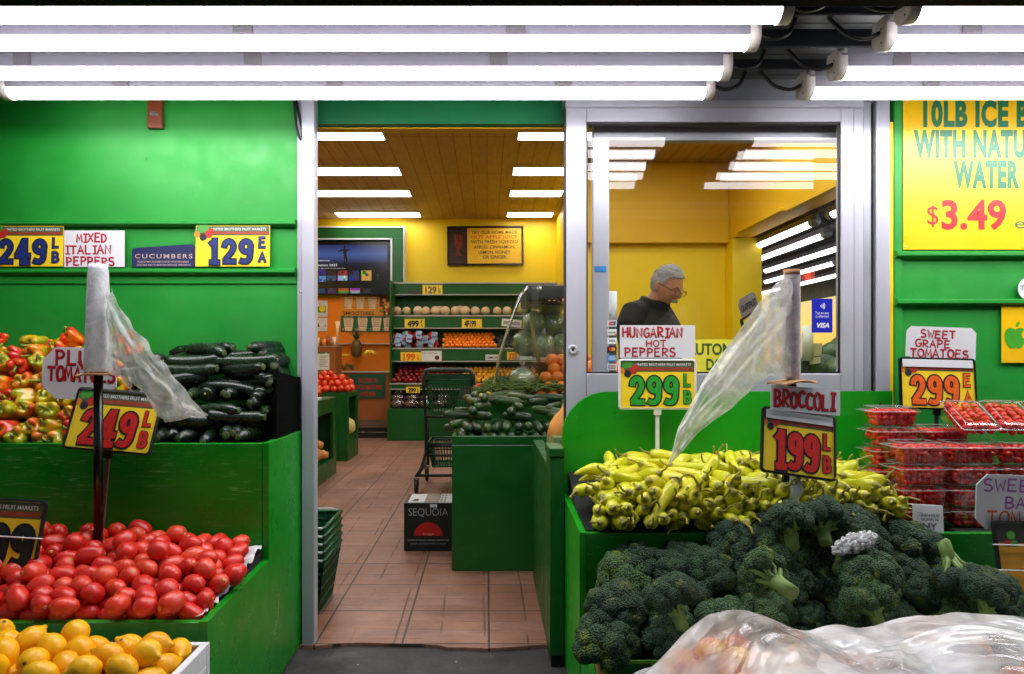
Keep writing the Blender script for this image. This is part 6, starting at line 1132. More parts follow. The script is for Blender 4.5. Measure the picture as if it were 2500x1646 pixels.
# island with cucumbers
t = thing('display_island', 'large green display box in the aisle topped with cucumbers', 'display box', (.08, 3.9, 0))
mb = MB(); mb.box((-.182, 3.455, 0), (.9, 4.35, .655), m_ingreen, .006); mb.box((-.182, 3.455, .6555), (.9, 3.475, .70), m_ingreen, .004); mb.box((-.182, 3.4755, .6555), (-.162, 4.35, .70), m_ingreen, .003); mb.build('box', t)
m_cuc = fruit_mat('cucumber_skin', [(.1, rgb(16, 40, 20)), (.5, rgb(26, 58, 26)), (.95, rgb(60, 90, 30))], .34, 22, .15, 200)
def cuke_mb(): return MB().lathe([(0, -.095), (.013, -.092), (.021, -.08), (.0245, -.05), (.0255, 0), (.0245, .05), (.021, .08), (.012, .092), (0, .094)], 14, m_cuc)
src = cuke_mb().build('cucumber'); tag(src, 'dark green cucumber stacked on the green display island', 'cucumber', 'cucumbers on the display island'); first = True
for k in range(6):
    y = 3.53 + .05 * k
    n = 0
    if k == 0:
        for i in range(15):
            o = src if first else dup(src); first = False
            o.location = (-.13 + i * .0545 + R.uniform(-.004, .004), 3.575 + R.uniform(-.012, .012), .685 + R.uniform(0, .006)); o.rotation_euler = (radians(90 + R.uniform(-6, 6)), 0, radians(R.uniform(-9, 9)))
        for i in range(14):
            o = dup(src); o.location = (-.11 + i * .055 + R.uniform(-.004, .004), 3.60 + R.uniform(-.012, .012), .732 + R.uniform(0, .004)); o.rotation_euler = (radians(90 + R.uniform(-6, 6)), 0, radians(R.uniform(-10, 10)))
    else:
        for i in range(5):
            o = dup(src); o.location = (-.08 + i * .20 + R.uniform(-.02, .02) + .06 * (k % 2), 3.60 + .058 * k, .765 + .022 * k + R.uniform(-.004, .004)); o.rotation_euler = (R.uniform(0, 6), radians(90 + R.uniform(-4, 8)), radians(R.uniform(-16, 16)))
for i in range(26):
    o = dup(src); o.location = (R.uniform(-.12, .80), R.uniform(3.95, 4.32), .855 + R.uniform(-.03, .02)); o.rotation_euler = (R.uniform(0, 6), radians(90 + R.uniform(-8, 8)), radians(R.uniform(-30, 30)))
for i in range(7):
    o = dup(src); o.location = (-.155 + R.uniform(-.01, .02), 3.62 + .09 * i, .70 + .04 * (i % 3)); o.rotation_euler = (R.uniform(0, 6), radians(90 + R.uniform(-8, 8)), radians(R.uniform(50, 80)))
# produce display case
t = thing('display_case', 'black topped glass display case with a curved glass front behind the island', 'display case', (.65, 5.0, 0))
XC = .02
mb = MB(); mb.box((XC, 4.40, 0), (0.64, 5.5, .70), m_ingreen, .005); mb.box((XC, 4.40, .7005), (0.64, 4.42, .86), m_ingreen); mb.build('base', t)
mb = MB(); mb.box((PX(1283, 4.6), 4.55, PZ(737, 4.6)), (0.64, 5.3, PZ(697, 4.6)), m_blackgloss, .012); mb.build('hood', t)
mb = MB(); mb.lathe([(0, .008), (.018, .006), (.02, 0)], 16, m_steel, Matrix.Translation((PX(1317, 4.54), 4.549, PZ(706, 4.54))) @ Matrix.Rotation(radians(90), 4, 'X')); mb.build('hood_lamp', t)
m_red = emit('red_display_digits', (1, .06, .03, 1), 1.6)
mb = MB(); put_text(mb, '- - . 8', PX(1360, 4.55), PZ(736, 4.55), .022, m_red, 4.548, .12); mb.build('temperature_display', t)
prof = [P(px, py, 4.48) for px, py in ((1201, 975), (1206, 940), (1216, 890), (1229, 840), (1243, 795), (1257, 757), (1272, 722), (1288, 700))]
mb = MB(); mb.tube(prof, .011, m_steel, 10); mb.build('edge_rod', t)
mb = MB(); v = []
for p in prof: v += [(p.x, 4.48, p.z), (p.x, 5.3, p.z)]
mb.add(v, [(2 * k, 2 * k + 1, 2 * k + 3, 2 * k + 2) for k in range(len(prof) - 1)], m_caseglass, True)
pf = [(p.x, p.z) for p in prof] + [(0.64, prof[-1].z), (0.64, prof[0].z)]; mb.poly(pf[::-1], 4.482, m_caseglass); mb.build('glass', t)
mb = MB(); mb.tube([P(1296, 765, 4.7), P(1303, 830, 4.68), P(1316, 885, 4.66)], .014, plain('olive_bracket', rgb(140, 130, 20), .4), 8); mb.build('bracket', t)
mb = MB(); mb.box((PX(1262, 4.7), 4.72, PZ(880, 4.7)), (0.64, 5.35, PZ(872, 4.7)), plain('case_shelf', rgb(200, 170, 170), .4)); mb.box((PX(1270, 4.7), 4.705, PZ(879, 4.7)), (PX(1300, 4.7), 4.718, PZ(870, 4.7)), m_white); mb.build('shelf', t)
m_wrap = clear_film('wrap_film', (.95, .97, .95, 1), .10, .12, .10, 40, 1.0)
m_gmel = plain('green_melon_skin', rgb(120, 146, 84), .45, 0, .25, 12)
def wrapped_mb(r):
    mb = MB(); mb.ball((0, 0, 0), (r, r, r * .95), m_gmel, 18, 12); return mb
src = None; n = 0
for (px, py, Y, r) in ((1282, 838, 4.85, .088), (1330, 846, 4.85, .092), (1372, 842, 4.85, .085), (1306, 790, 4.9, .085), (1352, 792, 4.92, .09), (1290, 850, 5.05, .09), (1345, 752, 4.95, .08), (1398, 800, 4.9, .09)):
    if src is None:
        src = wrapped_mb(.09).build('wrapped_melon'); tag(src, 'green melon in clear plastic wrap inside the display case', 'melon', 'wrapped melons in the display case')
        mb = MB(); bm = bmesh.new(); bmesh.ops.create_icosphere(bm, subdivisions=4, radius=.096)
        mb.add([p.co * (1 + .10 * abs(noise.noise(p.co * 40)) + .08 * noise.noise(p.co * 18)) for p in bm.verts], [[q.index for q in g.verts] for g in bm.faces], m_wrap, True); bm.free()
        mb.lathe([(.012, .09), (.008, .105), (.022, .125), (.012, .12)], 12, m_wrap); mb.build('wrap', src, local=True); o = src
    else: o = dup(src)
    o.location = P(px, py, Y); o.scale = (r / .09,) * 3; o.rotation_euler = (0, 0, R.uniform(0, 6))
o = dup(src); o.location = P(1275, 930, 4.55); o.scale = (1.0,) * 3; o['label'] = 'green melon in clear plastic wrap lying low on the string beans'
# string beans
m_bean = plain('string_bean_skin', rgb(84, 110, 40), .5, 0, .3, 30, rnd=True); mb = MB(); R = random.Random(8)
for k in range(650):
    x = R.uniform(-.06, .58); y = R.uniform(4.40, 4.75); z = .87 + .09 * min(1, max(0, (x + .08) / .14)) * (.4 + .6 * min(1, (y - 4.38) / .2)) + R.uniform(-.02, .012); a = R.uniform(0, pi); l = R.uniform(.04, .06)
    d = Vector((cos(a) * l, sin(a) * l, R.uniform(-.02, .02))); c = Vector((x, y, z)); b = Vector((-d.y, d.x, .01)) * R.uniform(-.25, .25)
    mb.tube([c - d, c + b, c + d], [.003, .0046, .003], m_bean, 5)
tag(mb.build('string_beans'), 'heap of thin green string beans at the front of the display case', 'string beans', kind='stuff')
m_orange = fruit_mat('orange_peel', [(.1, rgb(232, 110, 6)), (.9, rgb(244, 136, 24))], .38, 8, .2, 300)
def orange_mb(m, r=.038): return MB().lathe([(0, -r), (r * .4, -r * .9), (r * .75, -r * .64), (r * .96, -.25 * r), (r, .05 * r), (r * .93, .38 * r), (r * .7, .7 * r), (r * .38, .9 * r), (r * .1, .955 * r), (0, .93 * r)], 16, m)
sp = []
for k in range(5):
    for i in range(6):
        for j in range(2): sp.append((.36 + i * .083 + .04 * (k % 2) + .022 * k + R.uniform(-.006, .006), 4.44 + .055 * k + j * .085, .845 + .062 * k))
pile(orange_mb(m_orange, .042), 'orange', 'large orange piled at the right end of the glass display case' if 0 else 'large orange piled beside the string beans at the display case', 'orange', 'oranges beside the string beans', sp, seed=3)
# narrow stand by the door edge with squash carton
t = thing('door_stand', 'narrow dark green stand at the edge of the doorway beside the round backed bin', 'stand', (.25, 2.7, 0))
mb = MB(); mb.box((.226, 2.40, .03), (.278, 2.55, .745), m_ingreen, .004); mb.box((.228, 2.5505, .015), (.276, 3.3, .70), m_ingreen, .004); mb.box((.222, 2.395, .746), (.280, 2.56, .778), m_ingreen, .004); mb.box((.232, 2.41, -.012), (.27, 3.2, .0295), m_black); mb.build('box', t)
t = thing('squash_carton', 'pale green carton of orange squash behind the narrow door stand', 'carton', (.3, 2.75, .70)); mb = MB()
mb.hexa([(.255, 2.62, .701), (.276, 2.62, .701), (.276, 2.9, .701), (.255, 2.9, .701)], [(.262, 2.62, .79), (.30, 2.62, .79), (.30, 2.9, .79), (.262, 2.9, .79)], plain('pale_green_carton', rgb(110, 130, 80), .6, 0, .2, 20)); mb.build('carton_walls', t)
for k, (px, py, s_) in enumerate(((1378, 1030, .72), (1376, 1075, .70), (1395, 1048, .72))):
    o = dup(sq0, None, 'tan orange squash heaped in the pale green carton at the doorway'); o.location = P(px, py, 2.74 + .02 * k); o.scale = (s_, s_, s_); o.rotation_euler = (radians([20, 150, 60][k]), 0, radians(40)); o['group'] = 'squash in the doorway carton'
# orange fruit carton
t = thing('fruit_carton', 'dark SEQUOIA orange carton with white top standing on the tiles by the island', 'carton', (-.335, 3.93, 0)); mb = MB(); x0, x1, y0, y1, h = -.475, -.196, 3.815, 4.06, .275
m_cb = plain('dark_carton_print', rgb(14, 26, 24), .45, 0, .2, 14)
mb.box((x0, y0, .001), (x1, y1, h), m_cb, .003); mb.box((x0 + .022, y0 + .006, h + .0005), (x1 - .004, y1 - .006, h + .003), m_paperwhite); mb.box((x0 + .115, y0 + .01, h + .0035), (x0 + .20, y1 - .01, h + .0045), plain('carton_stamp', rgb(150, 130, 110), .6, 0, .4, 60))
for dx in (.205, .225):
    for k in range(4): mb.box((x0 + dx, y0 + .03 + .05 * k, h + .0035), (x0 + dx + .012, y0 + .05 + .05 * k, h + .0042), m_ink)
for k in range(3): mb.box((x0 + .035 + .008 * k, y0 + .04, h + .0035), (x0 + .038 + .02 * k, y0 + .055 + .02 * k, h + .0042), m_ink)
mb.build('box', t)
mb = MB(); cx = (x0 + x1) / 2; ms = plain('silver_print', rgb(180, 180, 186), .4)
put_text(mb, 'SEQUOIA', cx, h - .072, .046, ms, y0 - .0012, .225, -.012)
mb.poly([(cx + .082 * cos(a), .088 + .078 * sin(a)) for a in [pi * k / 24 for k in range(25)]], y0 - .0012, m_redpaint)
put_text(mb, 'Oranges', cx, .094, .012, MATS['tan_print'], y0 - .002, .06); put_text(mb, 'PACKED BY SEQUOIA ORANGE COMPANY INC', cx, .060, .007, ms, y0 - .0012, .235, .01); put_text(mb, 'EXETER CALIFORNIA PRODUCE OF USA', cx, .040, .005, ms, y0 - .0012, .20)
mb.box((cx + .01, y0 - .0016, h - .024), (cx + .05, y0 - .0004, h - .006), m_white); mb.build('print', t)
mb = MB(); mb.box((x1 + .0005, y0 + .08, .10), (x1 + .002, y0 + .16, .14), m_white); mb.build('label', t)

# baskets: slatted plastic walls
def basket_mb(mb, w0, d0, w1, d1, h, z0, m, nx=12, ny=8, ring_r=.008):
    """tapered basket, wider at the top, walls of upright slats between rails; front left corner free, centred on the origin"""
    def c(k, sx, sy): w = w0 + (w1 - w0) * k; d = d0 + (d1 - d0) * k; return Vector((sx * w / 2, sy * d / 2, z0 + h * k))
    for sa, sb, n in (((-1, -1), (1, -1), nx), ((1, -1), (1, 1), ny), ((1, 1), (-1, 1), nx), ((-1, 1), (-1, -1), ny)):
        for i in range(n + 1):
            f = i / n; a = c(0, *sa).lerp(c(0, *sb), f); b = c(1, *sa).lerp(c(1, *sb), f); mb.tube([a, b], .0045, m, 4, False)
        for k in (0, .22, .48, .74, .9): a, b = c(k, *sa), c(k, *sb); mb.tube([a, b], .006 if k in (0, .9) else .004, m, 5, False)
        a, b = c(1, *sa), c(1, *sb); mb.tube([a, b], ring_r, m, 8)
        a, b = c(.9, *sa), c(.9, *sb); a2, b2 = c(1, *sa), c(1, *sb); mb.add([a, b, b2, a2], [(0, 1, 2, 3)], m)
    a = [c(0, -1, -1), c(0, 1, -1), c(0, 1, 1), c(0, -1, 1)]; mb.add(a, [(0, 1, 2, 3)], m)
    return mb
bx = thing('shopping_basket', 'lowest dark green shopping basket of the stack inside the door', 'basket', (-.905, 2.99, 0), 'stacked shopping baskets'); bx.rotation_euler = (0, 0, 0)
basket_mb(MB(), .36, .26, .43, .33, .24, .004, m_green2, 16, 10, .009).build('basket', bx, local=True)
mb = MB(); mb.tube([(-.21, -.171, .246), (-.17, -.178, .252), (.17, -.178, .252), (.21, -.171, .246)], .005, plain('white_handle', rgb(190, 196, 194), .35), 8); mb.tube([(-.21, .17, .246), (-.17, .178, .252), (.17, .178, .252), (.21, .17, .246)], .005, MATS['white_handle'], 8); mb.build('handle', bx, local=True)
for k, nm in ((1, 'second from the floor'), (2, 'third from the floor'), (3, 'fourth from the floor'), (4, 'on top')):
    o = dup(bx, None, 'dark green shopping basket in the stack inside the door, ' + nm); o.location = (-.905, 2.99, .034 * k)
# shopping cart
t = thing('shopping_cart', 'two tier shopping cart with green plastic baskets in the aisle', 'shopping cart', (-.36, 5.75, 0))
m_cart = plain('cart_frame', rgb(34, 46, 46), .35, .4, .1)
mb = MB()
for x in (-.58, -.17):
    mb.tube([(x + .06, 5.50, .98), (x + .055, 5.50, .92), (x + .075, 5.52, .60), (x + .075, 5.52, .32), (x + .04, 5.48, .20), (x + .0, 5.45, .125)], .013, m_cart, 10)
    mb.tube([(x + .0, 5.45, .135), (x + .03, 6.05, .16)], .015, m_cart, 10); mb.tube([(x + .06, 5.9, .16), (x + .05, 5.95, .62)], .012, m_cart, 8)
mb.tube([(-.51, 5.52, .62), (-.10, 5.52, .62)], .012, m_cart, 8); mb.tube([(-.51, 5.52, .38), (-.10, 5.52, .38)], .012, m_cart, 8); mb.tube([(-.56, 5.46, .145), (-.17, 5.46, .145)], .013, m_cart, 8); mb.tube([(-.51, 5.53, .30), (-.10, 5.53, .30)], .012, m_cart, 8)
mb.build('frame', t)
mb = MB(); mb.tube([(-.515, 5.50, .88), (-.52, 5.49, .96), (-.50, 5.48, 1.0), (-.46, 5.47, 1.01), (-.18, 5.47, 1.01), (-.14, 5.48, 1.0), (-.115, 5.49, .96), (-.11, 5.50, .88)], .018, plain('grey_handle', rgb(60, 70, 70), .4), 10); mb.build('handle', t)
mb = MB(); basket_mb(mb, .34, .34, .40, .42, .27, .0, m_green2, 14, 12); b = mb.build('basket', t, (-.305, 5.74, .655))
mb = MB(); basket_mb(mb, .30, .34, .38, .44, .20, .0, m_green2, 14, 12); mb.build('basket', t, (-.305, 5.74, .20))
mb = MB(); mb.box((-.50, 5.525, .885), (-.12, 5.535, .975), m_green2, .004); mb.build('back_flap', t)
mb = MB(); mb.box((-.10, 5.60, .80), (-.096, 5.72, .90), m_pyel); mb.build('yellow_label', t)
for x, y in ((-.575, 5.45), (-.185, 5.45), (-.54, 6.02), (-.15, 6.02)):
    mb = MB(); mb.lathe([(0, -.013), (.05, -.013), (.056, -.008), (.056, .008), (.05, .013), (0, .013)], 22, m_black, Matrix.Translation((x, y - .01, .057)) @ Matrix.Rotation(radians(90), 4, 'Y')); mb.box((x - .018, y - .03, .06), (x - .0145, y + .02, .13), m_cart); mb.box((x + .0145, y - .03, .06), (x + .018, y + .02, .13), m_cart); mb.box((x - .02, y - .03, .118), (x + .02, y + .02, .135), m_steel); mb.build('wheel', t)

# ------------------------------------------------------------------ back wall shelves
t = thing('shelf_unit', 'long green stepped produce shelf along the yellow back wall', 'shelf', (-.2, 9.3, 0))
m_edge = plain('shelf_edge_metal', rgb(176, 172, 166), .35, .3, .1)
XL, XR = -1.30, .99
lev = [(692, 719, 9.42), (772, 801, 9.30), (852, 882, 9.18), (938, 950, 9.06)]     # fascia top and bottom rows, depth of its face
mb = MB()
for k, (ya, yb, Y) in enumerate(lev):
    za, zb = PZ(ya, Y), PZ(yb, Y)
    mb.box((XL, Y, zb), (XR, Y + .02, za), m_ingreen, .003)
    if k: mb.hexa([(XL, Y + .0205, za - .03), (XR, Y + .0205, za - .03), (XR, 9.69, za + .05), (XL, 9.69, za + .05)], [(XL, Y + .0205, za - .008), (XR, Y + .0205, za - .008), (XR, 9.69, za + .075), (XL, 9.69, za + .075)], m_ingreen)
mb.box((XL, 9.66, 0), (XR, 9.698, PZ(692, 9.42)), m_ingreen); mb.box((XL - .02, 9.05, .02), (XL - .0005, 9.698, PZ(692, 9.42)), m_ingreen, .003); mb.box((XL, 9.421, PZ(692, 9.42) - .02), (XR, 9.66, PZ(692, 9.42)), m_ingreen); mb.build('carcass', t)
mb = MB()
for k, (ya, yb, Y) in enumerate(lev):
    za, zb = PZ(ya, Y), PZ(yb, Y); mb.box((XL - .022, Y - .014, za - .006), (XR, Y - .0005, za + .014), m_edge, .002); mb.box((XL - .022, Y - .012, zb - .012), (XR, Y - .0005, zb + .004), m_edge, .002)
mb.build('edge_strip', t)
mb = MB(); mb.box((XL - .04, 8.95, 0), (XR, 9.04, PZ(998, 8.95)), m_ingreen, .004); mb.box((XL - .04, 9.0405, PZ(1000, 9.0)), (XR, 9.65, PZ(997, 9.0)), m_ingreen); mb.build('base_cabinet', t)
R = random.Random(77)
m_cant = plain('cantaloupe_skin', rgb(206, 176, 136), .7, 0, .2, 90, .3, 160)
def melon_mb(m, r): return MB().ball((0, 0, 0), (r, r, r * .97), m, 18, 12)
sp = []
for cx in (599, 661, 733, 783, 843, 870, 905, 970, 1000, 1033, 1097, 1163, 1238, 1300):
    px = 740 + cx * .3829; sp.append((PX(px, 9.42 + (.12 if cx in (870, 1000) else 0)), 9.42 + (.12 if cx in (870, 1000) else 0), PZ(760 if cx not in (870, 1000) else 757, 9.42)))
pile(melon_mb(m_cant, .069), 'cantaloupe', 'tan netted cantaloupe in the row on the upper back shelf', 'melon', 'cantaloupes on the upper back shelf', sp, seed=4)
pile(melon_mb(plain('honeydew_skin', rgb(206, 190, 120), .5, 0, .1, 10), .09), 'honeydew', 'pale yellow round melon on the back shelf behind the display case', 'melon', 'pale melons on the upper back shelf', [(PX(740 + cx * .3829, 9.45), 9.45, PZ(753, 9.45)) for cx in (1390, 1490, 1572, 1650)], seed=5)
# oranges, red bags of fruit, avocados, apples, lemons on the shelves
zs = PZ(852, 9.18)
sp = []
for k in range(5):
    n = 13
    for i in range(n):
        x = PX(1083 + 1, 9.25) + (i + .5 * (k % 2)) * .059
        if x > PX(1213 - 3 * k, 9.25): continue
        sp.append((x + R.uniform(-.004, .004), 9.23 + .055 * k, zs + .045 + .040 * k))
pile(orange_mb(m_orange, .032), 'small_orange', 'small orange stacked on the middle back shelf', 'orange', 'oranges on the middle back shelf', sp, seed=6)
m_net = plain('red_net_fruit', rgb(196, 30, 20), .4, 0, .35, 40); m_foil = plain('blue_white_label', rgb(150, 176, 206), .3, .1, .35, 12)
bag0 = None
for k, (cx, cy) in enumerate(((595, 885), (600, 850), (665, 890), (662, 832), (668, 858), (745, 893), (735, 835), (760, 860), (828, 888), (830, 840), (640, 868), (795, 865))):
    px, py = 740 + cx * .3829, 500 + cy * .3829
    if bag0 is None:
        bag0 = thing('fruit_bag', 'red net fruit bag with a blue and white label on the middle back shelf', 'fruit bag', (0, 0, 0), 'net fruit bags on the middle back shelf')
        mb = MB(); R3 = random.Random(2)
        for q in range(16): mb.ball((R3.uniform(-.05, .05), R3.uniform(-.03, .03), R3.uniform(-.045, .05)), .026, m_net, 10, 7)
        mb.build('fruit', bag0, local=True)
        mb = MB(); mb.grid(8, 8, lambda u, v: (-.04 + .08 * u + .006 * sin(v * 9), -.064 + .012 * noise.noise(Vector((u * 5, v * 5, 0))), -.055 + .11 * v), m_foil); mb.rect(-.03, -.02, .03, .0, -.075, plain('label_blue', rgb(60, 110, 180), .4)); mb.build('label', bag0, local=True); o = bag0
    else: o = dup(bag0)
    o.location = P(px, py, 9.28 + .02 * (k % 4)); o.rotation_euler = (R.uniform(-.2, .2), R.uniform(-.3, .3), R.uniform(-.4, .4))
pile(MB().lathe([(0, -.05), (.022, -.044), (.034, -.02), (.034, .005), (.024, .032), (.012, .046), (0, .05)], 12, plain('avocado_skin', rgb(34, 42, 28), .5, 0, .2, 50, .3, 120)), 'avocado', 'dark avocado on the middle back shelf behind the case glass', 'avocado', 'avocados on the middle back shelf', rows(PX(1216, 9.25), PX(1300, 9.25), .06, [(9.24, zs + .045, 0), (9.30, zs + .09, 0), (9.36, zs + .135, 0), (9.42, zs + .17, .02)], R), seed=7)
m_apple = fruit_mat('red_apple_skin', [(.1, rgb(84, 10, 22)), (.6, rgb(128, 18, 26)), (.95, rgb(180, 40, 30))], .25, 10)
zs = PZ(938, 9.06)
pile(ring('apple', [(0, -.028), (.014, -.032), (.030, -.018), (.036, .004), (.033, .022), (.018, .033), (.006, .028), (0, .022)], 14, m_apple, 5, .03), 'apple', 'dark red apple piled on the lowest back shelf', 'apple', 'red apples on the lowest back shelf', rows(XL + .04, PX(1130, 9.2), .072, [(9.11, zs + .045, 0), (9.17, zs + .08, 0), (9.23, zs + .12, 0), (9.29, zs + .165, .02), (9.35, zs + .20, .04), (9.41, zs + .235, .1)], R, .008), seed=8)
pile(orange_mb(fruit_mat('shelf_lemon_peel', [(.1, rgb(222, 150, 16)), (.9, rgb(236, 178, 40))], .4, 8), .033), 'shelf_lemon', 'yellow lemon piled on the lowest back shelf', 'lemon', 'lemons on the lowest back shelf', rows(PX(1134, 9.2), PX(1310, 9.2), .066, [(9.11, zs + .045, 0), (9.17, zs + .08, 0), (9.23, zs + .12, 0), (9.29, zs + .165, .0), (9.35, zs + .20, .02)], R, .008), seed=9)
# packs and small heaps on the base cabinet
m_grapep = plain('purple_grape_pack', rgb(70, 20, 34), .35, 0, .4, 60)
pk = None
for k in range(12):
    if pk is None:
        pk = thing('grape_pack', 'clear bag of dark purple grapes on the green base cabinet', 'grapes', (0, 0, 0), 'grape bags on the base cabinet'); mb = MB(); R3 = random.Random(9)
        for q in range(34): mb.ball((R3.uniform(-.085, .085), R3.uniform(-.05, .05), R3.uniform(-.03, .035)), .018, m_grapep, 8, 6)
        mb.build('grapes', pk, local=True); mb = MB(); mb.ball((0, 0, .004), (.11, .075, .058), m_wrap, 18, 10); mb.build('wrap', pk, local=True); o = pk
    else: o = dup(pk)
    i = k % 4; o.location = (-1.20 + .20 * i + R.uniform(-.02, .02), 9.0 + .10 * (k // 4), PZ(998, 8.95) + .06 + .075 * (k // 4)); o.rotation_euler = (0, 0, R.uniform(-.3, .3))
pile(melon_mb(plain('yellow_squash_skin', rgb(206, 200, 90), .5, 0, .2, 20), .045), 'yellow_squash', 'small yellow squash heaped behind the shopping cart', 'squash', 'yellow squash behind the cart', [(PX(px, 8.2), 8.2 + dy, PZ(py, 8.2)) for px, py, dy in ((1163, 978, 0), (1178, 968, .05), (1170, 958, .1), (1190, 984, 0), (1195, 960, .1), (1160, 965, .08), (1200, 975, .02))], seed=10)
pile(ring('red_pepper', [(0, -.04), (.03, -.038), (.042, 0), (.03, .036), (0, .03)], 12, m_bigtom, 4, .08), 'red_pepper', 'red bell pepper heaped behind the shopping cart', 'pepper', 'red peppers behind the cart', [(PX(px, 8.4), 8.4, PZ(py, 8.4)) for px, py in ((1160, 945), (1172, 944), (1184, 945), (1196, 946), (1166, 952), (1178, 951), (1190, 952), (1202, 950))], seed=11)
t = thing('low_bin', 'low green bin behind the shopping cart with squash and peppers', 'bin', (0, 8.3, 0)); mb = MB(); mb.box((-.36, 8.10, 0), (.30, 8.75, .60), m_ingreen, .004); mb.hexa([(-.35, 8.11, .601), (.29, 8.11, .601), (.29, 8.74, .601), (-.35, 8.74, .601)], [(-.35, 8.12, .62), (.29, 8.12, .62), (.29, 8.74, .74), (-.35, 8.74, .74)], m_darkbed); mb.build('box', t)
# price tags on the shelf fronts
def tag_card(label, cx0, cx1, cy0, cy1, Y, fn, name='shelf_tag', tilt=0):
    x0, x1, y0, y1 = 740 + cx0 * .3829, 740 + cx1 * .3829, 500 + cy0 * .3829, 500 + cy1 * .3829
    t = thing(name, label, 'price card', P((x0 + x1) / 2, (y0 + y1) / 2, Y), None, (0, -tilt, 0)); w = (x1 - x0) * Y / FPX; h = (y1 - y0) * Y / FPX
    mb = MB(); fn(mb, w, h); mb.build('card', t, local=True)
def yel(price, unit, ink, hdr=True):
    def f(mb, w, h):
        mb.box((-w / 2, -.001, -h / 2), (w / 2, .001, h / 2), m_pyel)
        if hdr: mb.rect(-w / 2 + .003, h * .34, w / 2 - .003, h / 2 - .002, -.0014, m_phead)
        put_text(mb, price, -w * .08, -h * .40, h * .62, INK[ink], -.002, w * .58, .05)
        for k, c in enumerate(unit): put_text(mb, c, w * .36, h * (-.05 - .36 * k), h * .3, INK[ink], -.002, w * .11, .03)
    return f
tag_card('yellow 129 per pound shelf card at the top of the back shelf', 762, 888, 503, 570, 9.405, yel('129', 'LB', 'grey'))
tag_card('yellow 499 each shelf card under the cantaloupes', 648, 775, 720, 784, 9.285, yel('499', 'EA', 'dark'))
tag_card('yellow 4 for 199 shelf card under the cantaloupes', 1012, 1140, 720, 784, 9.285, yel('4F199', '', 'dark'))
tag_card('yellow 199 per pound shelf card with orange figures under the net bags', 622, 752, 930, 996, 9.165, yel('199', 'LB', 'orange'))
tag_card('yellow shelf card seen through the case glass above the lemons', 1300, 1390, 930, 990, 9.165, yel('379', 'LB', 'orange'))
tag_card('yellow shelf card at the end of the cantaloupe shelf behind glass', 1400, 1480, 724, 784, 9.285, yel('179', 'EA', 'dark'))
tag_card('yellow shelf card low behind the cart on the base cabinet', 657, 745, 1155, 1200, 9.03, yel('299', 'LB', 'dark'))
def white_tag(s_, ink):
    def f(mb, w, h): mb.box((-w / 2, -.001, -h / 2), (w / 2, .001, h / 2), m_white); put_text(mb, s_, 0, -h * .22, h * .42, INK[ink], -.002, w * .86, .03)
    return f
tag_card('white AVOCADOS shelf card tilted under the cantaloupes', 1266, 1392, 730, 778, 9.27, white_tag('AVOCADOS', 'dark'), tilt=radians(-5))
tag_card('white LEMONS shelf card above the lemons', 1163, 1262, 956, 992, 9.165, white_tag('LEMONS', 'dark'))
def red_del(mb, w, h):
    mb.box((-w / 2, -.001, -h / 2), (w / 2, .001, h / 2), m_white); put_text(mb, 'Red Delicious', -w * .1, h * .22, h * .17, INK['darkred'], -.002, w * .74); mb.disc((w * .27, -.0018, -h * .18), h * .22, INK['darkred'], 18, 1.05)
tag_card('white Red Delicious shelf card with an apple picture', 754, 884, 932, 996, 9.165, red_del)
tag_card('small dark shelf plate beside the 129 card', 668, 760, 548, 568, 9.40, lambda mb, w, h: mb.box((-w / 2, -.001, -h / 2), (w / 2, .002, h / 2), plain('dark_plate', rgb(60, 44, 30), .5)))
# framed juice poster
t = thing('framed_poster', 'black framed HOT APPLE JUICE poster on the yellow back wall', 'poster', P(1185, 600.5, 9.66), None, (0, radians(-.5), 0)); k_ = 9.66 / FPX; W_, H_ = 186 * k_, 96 * k_
mb = MB()
for a, b, c, d in ((-W_ / 2, H_ / 2 - .028, W_ / 2, H_ / 2), (-W_ / 2, -H_ / 2, W_ / 2, -H_ / 2 + .028), (-W_ / 2, -H_ / 2 + .028, -W_ / 2 + .028, H_ / 2 - .028), (W_ / 2 - .028, -H_ / 2 + .028, W_ / 2, H_ / 2 - .028)): mb.box((a, -.025, b), (c, .03, d), m_blackgloss, .004)
mb.build('frame', t, local=True); mb = MB()
mb.box((-W_ / 2 + .028, -.004, -H_ / 2 + .028), (-W_ / 2 + .29, .03, H_ / 2 - .028), plain('dark_photo', rgb(50, 26, 20), .3, 0, .5, 6)); xs = -W_ / 2 + .291; mb.box((xs, -.004, -H_ / 2 + .028), (W_ / 2 - .028, .03, H_ / 2 - .028), plain('poster_amber', rgb(228, 178, 20), .4, 0, .06, 4)); gc = (xs + W_ / 2 - .028) / 2
mb.lathe([(.03, -.16), (.05, -.15), (.012, -.11), (.012, -.08), (.05, -.02), (.062, .08), (.058, .14)], 14, plain('juice_glass_print', rgb(110, 34, 16), .3, 0, .3, 20), Matrix.Translation((-W_ / 2 + .16, -.004, .02)) @ Matrix.Diagonal((1, .02, 1, 1)))
for s_, z, w_, m in (('TRY OUR HOME MADE', .172, .66, m_ink), ('HOT APPLE JUICE', .105, .66, INK['red']), ('WITH FRESH SQEEZED', .035, .68, m_ink), ('APPLES, CINNAMON,', -.04, .60, m_ink), ('LEMON, HONEY', -.115, .46, m_ink), ('OR GINGER', -.185, .34, m_ink)): put_text(mb, s_, gc, z, .047, m, -.006, w_, .008)
mb.build('print', t, local=True)
